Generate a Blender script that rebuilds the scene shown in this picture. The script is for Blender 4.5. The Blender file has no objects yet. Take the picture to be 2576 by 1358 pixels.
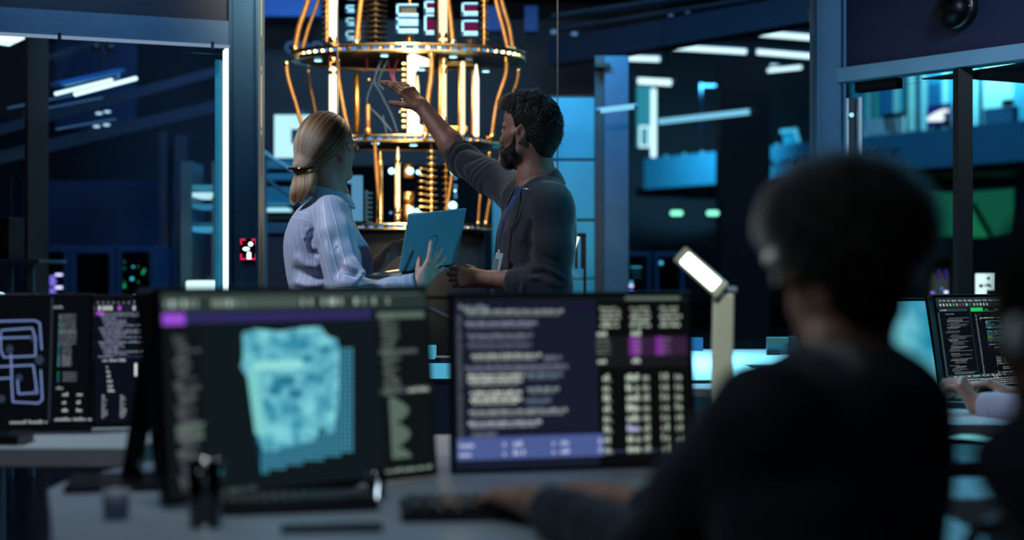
import bpy, bmesh, math, random
import numpy as np
from mathutils import Vector, Matrix, Euler

random.seed(11)
RNG = np.random.default_rng(11)
SC = bpy.context.scene
COL = SC.collection
PI = math.pi
# ------------------------------------------------------------------ camera model
F, CX, HZ, CZ = 3578.0, 1288.0, 690.0, 1.16      # focal length in pixels, principal column, horizon row, lens height


def P(px, py, Y):
    """the point at distance Y that stands where the photograph shows (px, py)"""
    return Vector(((px - CX) / F * Y, Y, CZ - (py - HZ) / F * Y))


def PZ(px, Y, z):
    return Vector(((px - CX) / F * Y, Y, z))


cam_d = bpy.data.cameras.new('camera')
cam = bpy.data.objects.new('camera', cam_d)
COL.objects.link(cam)
cam.location = (0, 0, CZ)
cam.rotation_euler = (PI / 2, 0, 0)
cam_d.sensor_width = 36
cam_d.lens = F / 2576 * 36
cam_d.shift_y = (HZ - 679) / 2576
cam_d.clip_start = 0.05
cam_d.clip_end = 200
cam_d.dof.use_dof = True
cam_d.dof.focus_distance = 5.58
cam_d.dof.aperture_fstop = 1.42
SC.camera = cam
SC.view_settings.view_transform = 'Standard'
SC.view_settings.look = 'None'
SC.view_settings.gamma = 1
SC.view_settings.exposure = 0
SC.view_settings.use_curve_mapping = False

# ------------------------------------------------------------------ materials
MATS = {}


def srgb(h):
    h = h.lstrip('#')
    c = [int(h[i:i + 2], 16) / 255 for i in (0, 2, 4)]
    return tuple((x / 12.92 if x <= .04045 else ((x + .055) / 1.055) ** 2.4) for x in c)


def mat(name, col, rough=.5, metal=0., var=.12, scale=14., bump=0., bscale=60., spec=.5, sheen=0., sss=0., coat=0., trans=0.):
    """principled surface with procedural colour variation and optional bump"""
    if name in MATS:
        return MATS[name]
    if isinstance(col, str):
        col = srgb(col)
    m = bpy.data.materials.new(name)
    m.use_nodes = True
    nt = m.node_tree
    b = nt.nodes['Principled BSDF']
    tc = nt.nodes.new('ShaderNodeTexCoord')
    nz = nt.nodes.new('ShaderNodeTexNoise')
    nz.inputs['Scale'].default_value = scale
    nz.inputs['Detail'].default_value = 4
    nt.links.new(tc.outputs['Object'], nz.inputs['Vector'])
    rp = nt.nodes.new('ShaderNodeValToRGB')
    rp.color_ramp.elements[0].position = .3
    rp.color_ramp.elements[1].position = .7
    rp.color_ramp.elements[0].color = tuple(max(0, c * (1 - var)) for c in col) + (1,)
    rp.color_ramp.elements[1].color = tuple(min(1, c * (1 + var)) for c in col) + (1,)
    nt.links.new(nz.outputs['Fac'], rp.inputs['Fac'])
    nt.links.new(rp.outputs['Color'], b.inputs['Base Color'])
    b.inputs['Roughness'].default_value = rough
    b.inputs['Metallic'].default_value = metal
    b.inputs['Specular IOR Level'].default_value = spec
    if sheen:
        b.inputs['Sheen Weight'].default_value = sheen
        b.inputs['Sheen Roughness'].default_value = .4
    if sss:
        b.inputs['Subsurface Weight'].default_value = sss
        b.inputs['Subsurface Radius'].default_value = (.012, .005, .003)
        b.inputs['Subsurface Scale'].default_value = 1
    if coat:
        b.inputs['Coat Weight'].default_value = coat
    if bump:
        n2 = nt.nodes.new('ShaderNodeTexNoise')
        n2.inputs['Scale'].default_value = bscale
        n2.inputs['Detail'].default_value = 3
        nt.links.new(tc.outputs['Object'], n2.inputs['Vector'])
        bp = nt.nodes.new('ShaderNodeBump')
        bp.inputs['Strength'].default_value = bump
        bp.inputs['Distance'].default_value = .004
        nt.links.new(n2.outputs['Fac'], bp.inputs['Height'])
        nt.links.new(bp.outputs['Normal'], b.inputs['Normal'])
    MATS[name] = m
    return m


def em(col, s=1., name=None):
    """a glowing surface: lamp, screen pixel, LED or painted light"""
    if isinstance(col, str):
        key = col
        col = srgb(col)
    else:
        key = '%.2f_%.2f_%.2f' % tuple(col[:3])
    name = name or 'glow_%s_%.2f' % (key.strip('#'), s)
    if name in MATS:
        return MATS[name]
    m = bpy.data.materials.new(name)
    m.use_nodes = True
    nt = m.node_tree
    nt.nodes.remove(nt.nodes['Principled BSDF'])
    e = nt.nodes.new('ShaderNodeEmission')
    e.inputs['Color'].default_value = tuple(col[:3]) + (1,)
    e.inputs['Strength'].default_value = s
    nt.links.new(e.outputs[0], nt.nodes['Material Output'].inputs['Surface'])
    MATS[name] = m
    return m


def glass_mat(name, tint=(.93, .97, 1.), refl=.06, rough=.0):
    """thin pane: lets light straight through and mirrors a little of it"""
    if name in MATS:
        return MATS[name]
    m = bpy.data.materials.new(name)
    m.use_nodes = True
    nt = m.node_tree
    nt.nodes.remove(nt.nodes['Principled BSDF'])
    t = nt.nodes.new('ShaderNodeBsdfTransparent')
    t.inputs['Color'].default_value = tuple(tint) + (1,)
    g = nt.nodes.new('ShaderNodeBsdfGlossy')
    g.inputs['Roughness'].default_value = rough
    lw = nt.nodes.new('ShaderNodeFresnel')
    lw.inputs['IOR'].default_value = 1.3 + refl
    mx = nt.nodes.new('ShaderNodeMixShader')
    nt.links.new(lw.outputs[0], mx.inputs['Fac'])
    nt.links.new(t.outputs[0], mx.inputs[1])
    nt.links.new(g.outputs[0], mx.inputs[2])
    nt.links.new(mx.outputs[0], nt.nodes['Material Output'].inputs['Surface'])
    MATS[name] = m
    return m


# ------------------------------------------------------------------ objects
ROOTM = {}


def root_of(o):
    while o.parent is not None:
        o = o.parent
    return o


def props(o, label=None, cat=None, group=None, kind=None):
    if label:
        o['label'] = label
    if cat:
        o['category'] = cat
    if group:
        o['group'] = group
    if kind:
        o['kind'] = kind
    return o


def thing(name, label, cat, loc, rot=(0, 0, 0), group=None):
    o = bpy.data.objects.new(name, None)
    COL.objects.link(o)
    o.location = loc
    o.rotation_euler = rot
    o.empty_display_size = .1
    ROOTM[o.name] = Matrix.LocRotScale(Vector(loc), Euler(rot), None).inverted()
    return props(o, label, cat, group)


def link_mesh(name, me, mats, parent=None, local=False, smooth=None):
    """link a mesh given in world coordinates (or, local=True, in its thing's own) under its parent"""
    if not isinstance(mats, (list, tuple)):
        mats = [mats]
    for m in mats:
        me.materials.append(m)
    o = bpy.data.objects.new(name, me)
    COL.objects.link(o)
    if parent is None:
        n = len(me.vertices)
        co = np.empty(n * 3, np.float32)
        me.vertices.foreach_get('co', co)
        co = co.reshape(-1, 3)
        c = (co.min(0) + co.max(0)) / 2
        c[2] = co[:, 2].min()
        me.transform(Matrix.Translation(Vector(-c.astype(float))))
        o.location = Vector(c.astype(float))
        ROOTM[o.name] = Matrix.Translation(Vector(-c.astype(float)))
    else:
        o.parent = parent
        r = root_of(parent)
        if not local:
            me.transform(ROOTM[r.name])
    if smooth is not None:
        me.polygons.foreach_set('use_smooth', [smooth] * len(me.polygons))
    me.update()
    return o


class MB:
    """collects shapes into one mesh"""

    def __init__(s):
        s.v, s.f, s.sm, s.mi = [], [], [], []
        s.m = 0

    def add(s, vs, fs, smooth=False):
        n = len(s.v)
        s.v += [tuple(v) for v in vs]
        s.f += [tuple(i + n for i in f) for f in fs]
        s.sm += [smooth] * len(fs)
        s.mi += [s.m] * len(fs)
        return s

    def box(s, c, d, R=None, bev=0., seg=2):
        c = Vector(c)
        if bev > 0:
            bm = bmesh.new()
            bmesh.ops.create_cube(bm, size=1)
            for v in bm.verts:
                v.co = Vector((v.co.x * d[0], v.co.y * d[1], v.co.z * d[2]))
            bmesh.ops.bevel(bm, geom=list(bm.edges), offset=min(bev, min(d) * .49), segments=seg, affect='EDGES', profile=.5)
            vs = [v.co.copy() for v in bm.verts]
            fs = [[v.index for v in f.verts] for f in bm.faces]
            bm.free()
        else:
            x, y, z = d[0] / 2, d[1] / 2, d[2] / 2
            vs = [Vector((a, b, e)) for a in (-x, x) for b in (-y, y) for e in (-z, z)]
            fs = [(0, 1, 3, 2), (4, 6, 7, 5), (0, 4, 5, 1), (2, 3, 7, 6), (0, 2, 6, 4), (1, 5, 7, 3)]
        if R is not None:
            vs = [R @ v for v in vs]
        return s.add([v + c for v in vs], fs, False)

    def span(s, lo, hi, bev=0.):
        lo, hi = Vector(lo), Vector(hi)
        return s.box((lo + hi) / 2, [abs(a) for a in (hi - lo)], None, bev)

    def bar(s, a, b, w, t, up=(0, 0, 1), bev=0.):
        """box beam from a to b, w wide, t thick along up"""
        a, b = Vector(a), Vector(b)
        x = (b - a)
        L = x.length
        x.normalize()
        u = Vector(up)
        y = u.cross(x)
        if y.length < 1e-6:
            y = Vector((0, 1, 0)).cross(x)
        y.normalize()
        z = x.cross(y)
        R = Matrix((x, y, z)).transposed()
        return s.box((a + b) / 2, (L, w, t), R, bev)

    def tube(s, pts, r, n=10, cap=True, smooth=True):
        pts = [Vector(p) for p in pts]
        m = len(pts)
        rs = r if isinstance(r, (list, tuple)) else [r] * m
        vs, fs = [], []
        ref = None
        for i, p in enumerate(pts):
            t = (pts[min(i + 1, m - 1)] - pts[max(i - 1, 0)])
            t.normalize()
            if ref is None:
                ref = Vector((0, 0, 1)) if abs(t.z) < .9 else Vector((1, 0, 0))
            a = t.cross(ref)
            a.normalize()
            b = t.cross(a)
            ref = -b if False else ref
            for k in range(n):
                w = 2 * PI * k / n
                vs.append(p + (a * math.cos(w) + b * math.sin(w)) * rs[i])
        for i in range(m - 1):
            for k in range(n):
                k2 = (k + 1) % n
                fs.append((i * n + k, i * n + k2, (i + 1) * n + k2, (i + 1) * n + k))
        s.add(vs, fs, smooth)
        if cap:
            s.add(vs[:n], [tuple(range(n))[::-1]], False)
            s.add(vs[-n:], [tuple(range(n))], False)
        return s

    def lathe(s, prof, c=(0, 0, 0), n=32, R=None, smooth=True, close=False):
        """profile of (radius, height) turned about the vertical (or R's z axis) through c"""
        c = Vector(c)
        vs, fs = [], []
        m = len(prof)
        for k in range(n):
            w = 2 * PI * k / n
            for r, z in prof:
                v = Vector((r * math.cos(w), r * math.sin(w), z))
                if R is not None:
                    v = R @ v
                vs.append(v + c)
        mm = m if close else m - 1
        for k in range(n):
            k2 = (k + 1) % n
            for i in range(mm):
                j = (i + 1) % m
                fs.append((k * m + i, k2 * m + i, k2 * m + j, k * m + j))
        return s.add(vs, fs, smooth)

    def ball(s, c, r, n=14, sq=(1, 1, 1)):
        prof = [(max(1e-5, math.sin(PI * i / (n // 2))) * r, -math.cos(PI * i / (n // 2)) * r) for i in range(n // 2 + 1)]
        c = Vector(c)
        q = MB().lathe(prof, (0, 0, 0), n)
        return s.add([Vector((v[0] * sq[0], v[1] * sq[1], v[2] * sq[2])) + c for v in q.v], q.f, True)

    def prism(s, poly, vec):
        poly = [Vector(p) for p in poly]
        vec = Vector(vec)
        n = len(poly)
        vs = poly + [p + vec for p in poly]
        fs = [tuple(range(n))[::-1], tuple(range(n, 2 * n))]
        for i in range(n):
            j = (i + 1) % n
            fs.append((i, j, n + j, n + i))
        return s.add(vs, fs, False)

    def quad(s, a, b, c, d):
        return s.add([a, b, c, d], [(0, 1, 2, 3)], False)

    def build(s, name, m, parent=None, local=False, bevel=0.):
        me = bpy.data.meshes.new(name)
        me.from_pydata(s.v, [], s.f)
        me.polygons.foreach_set('use_smooth', s.sm)
        me.polygons.foreach_set('material_index', s.mi)
        o = link_mesh(name, me, m, parent, local)
        bm = bmesh.new()
        bm.from_mesh(me)
        bmesh.ops.recalc_face_normals(bm, faces=bm.faces)
        bm.to_mesh(me)
        bm.free()
        if bevel:
            b = o.modifiers.new('bevel', 'BEVEL')
            b.width = bevel
            b.segments = 2
            b.limit_method = 'ANGLE'
        return o


def rotz(a):
    return Matrix.Rotation(a, 3, 'Z')


def text_mb(mb, txt, size, origin, x, z, depth=.002, spacing=1., align='LEFT', squeeze=1.):
    """lettering laid on the plane of x (reading direction) and z (up) at origin"""
    c = bpy.data.curves.new('lettering', 'FONT')
    c.body = txt
    c.size = size
    c.align_x = align
    c.space_character = spacing
    c.resolution_u = 3
    c.extrude = depth / 2
    o = bpy.data.objects.new('lettering', c)
    COL.objects.link(o)
    bpy.context.view_layer.update()
    dg = bpy.context.evaluated_depsgraph_get()
    me = bpy.data.meshes.new_from_object(o.evaluated_get(dg))
    x, z, origin = Vector(x).normalized(), Vector(z).normalized(), Vector(origin)
    n = x.cross(z)
    vs = [origin + x * v.co.x * squeeze + z * v.co.y - n * v.co.z * 1 for v in me.vertices]
    fs = [tuple(p.vertices) for p in me.polygons]
    mb.add(vs, fs, False)
    bpy.data.objects.remove(o)
    bpy.data.curves.remove(c)
    bpy.data.meshes.remove(me)


def copy_tree(o, parent=None):
    """a thing with copies of its parts and sub-parts (mesh data shared)"""
    kids = [k for k in COL.objects if k.parent == o]
    c = o.copy()
    COL.objects.link(c)
    c.parent = parent
    for k in kids:
        copy_tree(k, c)
    return c


def lamp(kind, name, loc, energy, col, size=.2, size_y=None, target=None, spread=None, radius=None, spot=None, blend=.4):
    d = bpy.data.lights.new(name, kind)
    d.energy = energy
    d.color = col if not isinstance(col, str) else srgb(col)
    if kind == 'AREA':
        d.shape = 'RECTANGLE' if size_y else 'SQUARE'
        d.size = size
        if size_y:
            d.size_y = size_y
        if spread:
            d.spread = spread
    elif kind in ('POINT', 'SPOT'):
        d.shadow_soft_size = radius or size
    if kind == 'SPOT':
        d.spot_size = spot or 1.
        d.spot_blend = blend
    o = bpy.data.objects.new(name, d)
    COL.objects.link(o)
    o.location = loc
    if target is not None:
        o.rotation_euler = (Vector(target) - Vector(loc)).to_track_quat('-Z', 'Y').to_euler()
    return o
# ------------------------------------------------------------------ soft-body modelling: distance fields turned into one skin
def _np(v):
    return np.array(v, dtype=np.float64)


def smin(a, b, k):
    if k <= 0:
        return np.minimum(a, b)
    h = np.maximum(k - np.abs(a - b), 0) / k
    return np.minimum(a, b) - h * h * k * .25


class Sdf:
    def __init__(s):
        s.p = []

    def _add(s, fn, lo, hi, k, op):
        s.p.append((fn, _np(lo) - k - .012, _np(hi) + k + .012, k, op))
        return s

    def cone(s, a, b, ra, rb=None, k=.012, op='u'):
        a, b = _np(a), _np(b)
        rb = ra if rb is None else rb
        ba = b - a
        L = max(ba @ ba, 1e-12)

        def fn(p):
            q = p - a
            t = np.clip(q @ ba / L, 0, 1)
            e = q - t[:, None] * ba
            return np.sqrt(np.einsum('ij,ij->i', e, e)) - (ra + (rb - ra) * t)
        r = max(ra, rb)
        return s._add(fn, np.minimum(a, b) - r, np.maximum(a, b) + r, k, op)

    def chain(s, pts, rs, k=.012):
        for i in range(len(pts) - 1):
            s.cone(pts[i], pts[i + 1], rs[i], rs[i + 1], k)
        return s

    def ball(s, c, r, k=.012, op='u'):
        return s.cone(c, _np(c) + _np((0, 0, 1e-5)), r, r, k, op)

    def ell(s, c, r, R=None, k=.012, op='u'):
        c, r = _np(c), _np(r)
        R = np.eye(3) if R is None else _np(R)      # rows: local axes in world

        def fn(p):
            q = (p - c) @ R.T
            k0 = np.sqrt(((q / r) ** 2).sum(1))
            k1 = np.sqrt(((q / (r * r)) ** 2).sum(1)) + 1e-9
            return k0 * (k0 - 1) / k1
        m = max(r)
        return s._add(fn, c - m, c + m, k, op)

    def rbox(s, c, half, R=None, rad=.005, k=.006, op='u'):
        c, half = _np(c), _np(half) - rad
        R = np.eye(3) if R is None else _np(R)

        def fn(p):
            q = np.abs((p - c) @ R.T) - half
            return np.sqrt((np.maximum(q, 0) ** 2).sum(1)) + np.minimum(q.max(1), 0) - rad
        m = np.linalg.norm(half) + rad
        return s._add(fn, c - m, c + m, k, op)

    def plane(s, c, n, k=.004, op='i'):
        """keep what lies behind the plane (against its normal)"""
        c, n = _np(c), _np(n)
        n = n / np.linalg.norm(n)
        s.p.append((lambda p: (p - c) @ n, _np([-1e9] * 3), _np([1e9] * 3), k, op))
        return s

    def loft(s, rows, f, l, k=.02, pw=2.2):
        """upright trunk: rows of (z, centre x, centre y, half depth along f, half width along l)"""
        rows = sorted(rows)
        A = _np(rows)
        z0, z1 = A[0, 0], A[-1, 0]
        f, l = _np(f)[:2], _np(l)[:2]
        zz = A[:, 0]
        # smooth resampling
        zs = np.linspace(z0, z1, 80)
        B = np.stack([np.interp(zs, zz, A[:, i]) for i in range(1, 5)], 1)
        for _ in range(6):
            B[1:-1] = (B[:-2] + 2 * B[1:-1] + B[2:]) / 4

        def fn(p):
            z = p[:, 2]
            c = [np.interp(z, zs, B[:, i]) for i in range(4)]
            dx, dy = p[:, 0] - c[0], p[:, 1] - c[1]
            a, b = np.abs(dx * f[0] + dy * f[1]), np.abs(dx * l[0] + dy * l[1])
            q = ((a / c[2]) ** pw + (b / c[3]) ** pw) ** (1 / pw)
            d = (q - 1) * np.minimum(c[2], c[3]) * 1.1
            return np.maximum(d, np.maximum(z - z1, z0 - z))
        m = max(A[:, 3].max(), A[:, 4].max()) * 1.2
        return s._add(fn, (A[:, 1].min() - m, A[:, 2].min() - m, z0), (A[:, 1].max() + m, A[:, 2].max() + m, z1), k, 'u')

    @staticmethod
    def _run(p, prims):
        d = np.full(len(p), 10.)
        for fn, lo, hi, k, op in prims:
            e = fn(p)
            if op == 'u':
                d = smin(d, e, k)
            elif op == 's':
                d = -smin(-d, e, k)
            else:
                d = -smin(-d, -e, k)
        return d

    def eval(s, p):
        p = np.atleast_2d(_np(p))
        return s._run(p, s.p)

    def polygons(s, h):
        lo = np.min([q[1] for q in s.p if q[1][0] > -1e8 and q[4] == 'u'], 0) - 2 * h
        hi = np.max([q[2] for q in s.p if q[1][0] > -1e8 and q[4] == 'u'], 0) + 2 * h
        N = 24
        nt = np.ceil((hi - lo) / (N * h)).astype(int)
        NC = nt * N + 4
        g = np.stack(np.meshgrid(*[np.arange(n) for n in nt], indexing='ij'), -1).reshape(-1, 3)
        cen = lo + (g + .5) * N * h
        rad = N * h * .9
        keep = np.zeros(len(g), bool)
        for q in s.p:
            if q[4] == 'u':
                keep |= np.all((cen + N * h / 2 >= q[1]) & (cen - N * h / 2 <= q[2]), 1)
        g, cen = g[keep], cen[keep]
        d = s.eval(cen)
        keep = np.abs(d) < rad * 1.5 + .02
        g, cen = g[keep], cen[keep]
        ax = np.arange(N + 1)
        base = np.stack(np.meshgrid(ax, ax, ax, indexing='ij'), -1).reshape(-1, 3)
        C8 = _np([(i, j, k) for i in (0, 1) for j in (0, 1) for k in (0, 1)]).astype(int)
        E12 = [(a, b) for a in range(8) for b in range(a + 1, 8) if abs(C8[a] - C8[b]).sum() == 1]
        ids, vs, quads = [], [], []

        def cid(c):
            return (c[..., 0] * NC[1] + c[..., 1]) * NC[2] + c[..., 2]
        for t, c in zip(g, cen):
            blo, bhi = c - N * h / 2 - h, c + N * h / 2 + h
            pr = [q for q in s.p if np.all(bhi >= q[1]) and np.all(blo <= q[2])]
            if not any(q[4] == 'u' for q in pr):
                continue
            org = t * N
            V = s._run(lo + (base + org) * h, pr).reshape(N + 1, N + 1, N + 1)
            if V.min() > 0 or V.max() < 0:
                continue
            S = V < 0
            cnt = np.zeros((N, N, N), int)
            for o in C8:
                cnt += S[o[0]:N + o[0], o[1]:N + o[1], o[2]:N + o[2]]
            cells = np.argwhere((cnt > 0) & (cnt < 8))
            if len(cells):
                vals = np.stack([V[cells[:, 0] + o[0], cells[:, 1] + o[1], cells[:, 2] + o[2]] for o in C8], 1)
                acc, num = np.zeros((len(cells), 3)), np.zeros(len(cells))
                for a, b in E12:
                    va, vb = vals[:, a], vals[:, b]
                    cr = (va < 0) != (vb < 0)
                    tt = np.where(cr, va / np.where(cr, va - vb, 1), 0)
                    pt = C8[a] + tt[:, None] * (C8[b] - C8[a])
                    acc += pt * cr[:, None]
                    num += cr
                vs.append(lo + (cells + org + acc / num[:, None]) * h)
                ids.append(cid(cells + org + 1))
            for axis in range(3):
                sl0 = [slice(0, N)] * 3
                sl1 = [slice(0, N)] * 3
                sl1[axis] = slice(1, N + 1)
                s0, s1 = S[tuple(sl0)], S[tuple(sl1)]
                e = np.argwhere(s0 != s1)
                if not len(e):
                    continue
                fl = s0[e[:, 0], e[:, 1], e[:, 2]]
                u, w = (axis + 1) % 3, (axis + 2) % 3
                du, dw = np.zeros(3, int), np.zeros(3, int)
                du[u], dw[w] = 1, 1
                e = e + org + 1
                q = np.stack([cid(e - du - dw), cid(e - dw), cid(e), cid(e - du)], 1)
                q[~fl] = q[~fl][:, ::-1]
                quads.append(q)
        ids = np.concatenate(ids)
        vs = np.concatenate(vs)
        q = np.concatenate(quads)
        o = np.argsort(ids)
        ids, vs = ids[o], vs[o]
        k = np.searchsorted(ids, q)
        k = np.clip(k, 0, len(ids) - 1)
        ok = (ids[k] == q).all(1)
        return vs, k[ok]

    def build(s, name, h, m, parent=None, disp=None, attr=None, relax=1, pick=None):
        vs, q = s.polygons(h)
        for _ in range(relax):                      # light tangential relaxation
            acc, n = np.zeros_like(vs), np.zeros(len(vs))
            for a, b in ((0, 1), (1, 2), (2, 3), (3, 0)):
                np.add.at(acc, q[:, a], vs[q[:, b]])
                np.add.at(n, q[:, a], 1)
                np.add.at(acc, q[:, b], vs[q[:, a]])
                np.add.at(n, q[:, b], 1)
            vs = vs * .5 + .5 * acc / np.maximum(n, 1)[:, None]
        nr = np.cross(vs[q[:, 2]] - vs[q[:, 0]], vs[q[:, 3]] - vs[q[:, 1]])
        vn = np.zeros_like(vs)
        for i in range(4):
            np.add.at(vn, q[:, i], nr)
        vn /= np.linalg.norm(vn, axis=1)[:, None] + 1e-12
        v0 = vs
        if disp is not None:
            vs = vs + vn * disp(vs, vn)[:, None]
        me = bpy.data.meshes.new(name)
        me.vertices.add(len(vs))
        me.vertices.foreach_set('co', vs.astype(np.float32).ravel())
        me.loops.add(q.size)
        me.loops.foreach_set('vertex_index', q.astype(np.int32).ravel())
        me.polygons.add(len(q))
        me.polygons.foreach_set('loop_start', np.arange(len(q), dtype=np.int32) * 4)
        me.update(calc_edges=True)
        if attr:
            for an, fn in attr.items():
                at = me.attributes.new(an, 'FLOAT', 'POINT')
                at.data.foreach_set('value', fn(v0, vn).astype(np.float32))
        if pick is not None:
            me.polygons.foreach_set('material_index', pick(vs[q].mean(1), nr).astype(np.int32))
        me.shade_smooth()
        return link_mesh(name, me, m, parent)


def seg_dist(p, a, b, yk=1.):
    """distance of points to a segment; yk < 1 forgives distance in depth; also the parameter along it"""
    a, b = _np(a), _np(b)
    w = _np((1, yk, 1))
    ba = (b - a) * w
    q = (p - a) * w
    t = np.clip(q @ ba / max(ba @ ba, 1e-12), 0, 1)
    return np.linalg.norm(q - t[:, None] * ba, axis=1), t


def crease(p, pts, width, depth, yk=.3):
    """a ridge (depth > 0) or furrow along a polyline, fading at its ends"""
    out = np.zeros(len(p))
    n = len(pts) - 1
    best = np.full(len(p), 1e9)
    tt = np.zeros(len(p))
    for i in range(n):
        d, t = seg_dist(p, pts[i], pts[i + 1], yk)
        m = d < best
        best[m] = d[m]
        tt[m] = (i + t[m]) / n
    out = depth * np.exp(-(best / width) ** 2) * np.clip(np.sin(np.clip(tt, 0, 1) * PI) * 1.6 + .15, 0, 1)
    return out


def wob(p, s, seed=0, o=3):
    """cheap smooth noise in about -1..1"""
    r = np.random.default_rng(seed)
    out = np.zeros(len(p))
    a = 1.
    for i in range(o * 3):
        d = r.normal(size=3)
        d /= np.linalg.norm(d)
        out += a * np.sin(p @ d * s * (1 + .7 * i) + r.uniform(0, 6.28)) / (1 + .5 * i)
    return out / 2.2


# ------------------------------------------------------------------ hands and heads
def unit(v):
    v = _np(v)
    return v / np.linalg.norm(v)


def rot_about(v, ax, a):
    ax = unit(ax)
    v = _np(v)
    return v * math.cos(a) + np.cross(ax, v) * math.sin(a) + ax * (ax @ v) * (1 - math.cos(a))


def hand(S, W, d, n, s, bends, spread=(.12, .03, -.06, -.16), thumb=None, sc=1., tips=None, wrist=.024):
    """a hand from the wrist W: d towards the fingers, n out of the palm, s towards the thumb; bends in degrees per joint"""
    W, d = _np(W), unit(d)
    n = unit(_np(n) - d * (_np(n) @ d))
    s = unit(_np(s) - d * (_np(s) @ d) - n * (_np(s) @ n))
    mc = [(.088, .027), (.091, .007), (.086, -.0125), (.078, -.031)]
    ln = [(.043, .026, .021), (.048, .03, .022), (.044, .028, .022), (.034, .021, .019)]
    rd = [.0098, .01, .0094, .0082]
    S.cone(W - d * .03 * sc, W + d * .01 * sc, wrist * sc, .025 * sc, .015)
    out = []
    for i in range(4):
        k = W + (d * mc[i][0] + s * mc[i][1]) * sc
        b0 = W + (d * .012 + s * mc[i][1] * .55) * sc
        S.cone(b0, k - n * .001, .0165 * sc, .0118 * sc, .014)
        S.ball(k - n * .0035 * sc, .0112 * sc, .006)          # knuckle
        dd = rot_about(d, n, 0)
        dd = unit(d + s * spread[i])
        ax = np.cross(dd, n)                                   # bending axis: towards the palm
        p = k
        r = rd[i] * sc
        bd = bends[i]
        for j in range(3):
            dd = rot_about(dd, ax, math.radians(bd[j]))
            q = p + dd * ln[i][j] * sc
            r2 = r * (.92 if j < 2 else .8)
            S.cone(p, q, r, r2, .0035)
            if j < 2:
                S.ball(q - np.cross(ax, dd) * 0, r2 * 1.07, .003)
            p, r = q, r2
        out.append((p, dd, -unit(np.cross(dd, ax)) * -1, r))
    # thumb: leaves the side of the palm near its base
    t = thumb or dict(dir=(.55, .75, .25), bend=(12, 18))
    cd = t['dir']
    b0 = W + (d * .018 + s * .022 + n * .008) * sc
    dd = unit(d * cd[0] + s * cd[1] + n * cd[2])
    S.cone(W + (d * .02 + s * .012 + n * .006) * sc, b0 + dd * .036 * sc, .0165 * sc, .0125 * sc, .014)
    p = b0 + dd * .036 * sc
    ax = unit(np.cross(dd, unit(d * .6 + n * .6 - s * .2)))
    r = .0118 * sc
    for j, L in enumerate((.034, .028)):
        dd = rot_about(dd, ax, math.radians(t['bend'][j]))
        q = p + dd * L * sc
        S.cone(p, q, r, r * .88, .004)
        p, r = q, r * .88
    out.append((p, dd, unit(np.cross(dd, ax)), r))
    return out


class Head:
    """head frame: c cranium centre, f forward, l left, u up"""

    def __init__(h, c, yaw_f, pitch=0., roll=0., sc=1.):
        f = _np((yaw_f[0], yaw_f[1], 0))
        f = unit(f)
        l = _np((-f[1], f[0], 0))
        f2 = unit(f * math.cos(pitch) + _np((0, 0, 1)) * math.sin(pitch))
        u = np.cross(f2, l)
        h.u0 = rot_about(u, f2, roll)
        h.l = rot_about(l, f2, roll)
        h.f = f2
        h.u = h.u0
        h.c = _np(c)
        h.s = sc
        h.R = np.stack([h.f, h.l, h.u])

    def at(h, f, l, u):
        return h.c + (h.f * f + h.l * l + h.u * u) * h.s

    def local(h, p):
        return (p - h.c) @ h.R.T / h.s

    def add(h, S, neck, neck_r=(.056, .06), male=True):
        s, A = h.s, h.at

        def E(c, r, k=.015, op='u', R=None):
            S.ell(A(*c), _np(r) * s, h.R if R is None else R, k, op)
        E((-.004, 0, .02), (.1, .077, .098))
        E((.03, 0, -.04), (.066, .06, .085), .025)
        E((.07, 0, .045), (.03, .055, .04), .02)
        jw = .054 if male else .049
        for sg in (1, -1):
            S.cone(A(.074, sg * .012, -.101), A(.004, sg * jw, -.07), .016 * s, .019 * s, .02)
            S.cone(A(.004, sg * jw, -.07), A(-.004, sg * .064, -.015), .017 * s, .016 * s, .02)
            S.cone(A(.07, sg * .044, -.03), A(.03, sg * .064, -.015), .017 * s, .014 * s, .018)
            S.cone(A(.094, sg * .012, .014), A(.078, sg * .05, .012), .010 * s, .009 * s, .01)      # brow
        S.ball(A(.08, 0, -.1), .019 * s, .016)
        S.cone(A(.096, 0, .008), A(.115, 0, -.034), .0085 * s, .0115 * s, .008)                  # nose
        for sg in (1, -1):
            S.ball(A(.105, sg * .011, -.039), .0085 * s, .006)
            S.ball(A(.104, sg * .031, -.004), .0135 * s, .008, 's')
            S.ball(A(.085, sg * .031, -.005), .0128 * s, .003)
        E((.094, 0, -.062), (.011, .023, .0065), .005)
        E((.092, 0, -.074), (.011, .021, .0075), .005)
        E((.103, 0, -.0675), (.008, .022, .0012), .002, 's')
        for sg in (1, -1):                                                                       # ears
            ex = unit(h.l * sg * .9 - h.f * .42)
            ef = unit(h.f + ex * .3)
            eu = np.cross(ex, ef)
            eu = eu if eu @ h.u > 0 else -eu
            R = np.stack([unit(np.cross(eu, ex)), ex, eu])
            c = A(-.012, sg * .079, -.012)
            S.ell(c, _np((.019, .008, .032)) * s, R, .006)
            S.ell(c + ex * .0085 * s + eu * .004 * s, _np((.0115, .006, .02)) * s, R, .003, 's')
            S.ell(c + ex * .003 * s - eu * .028 * s, _np((.0095, .006, .01)) * s, R, .006)
            S.ball(c + ex * .003 * s + unit(np.cross(eu, ex)) * .013 * s * (1 if (np.cross(eu, ex) @ h.f) > 0 else -1), .0055 * s, .004)
        S.cone(A(-.028, 0, -.06), neck, neck_r[0] * s, neck_r[1] * s, .03)


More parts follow.
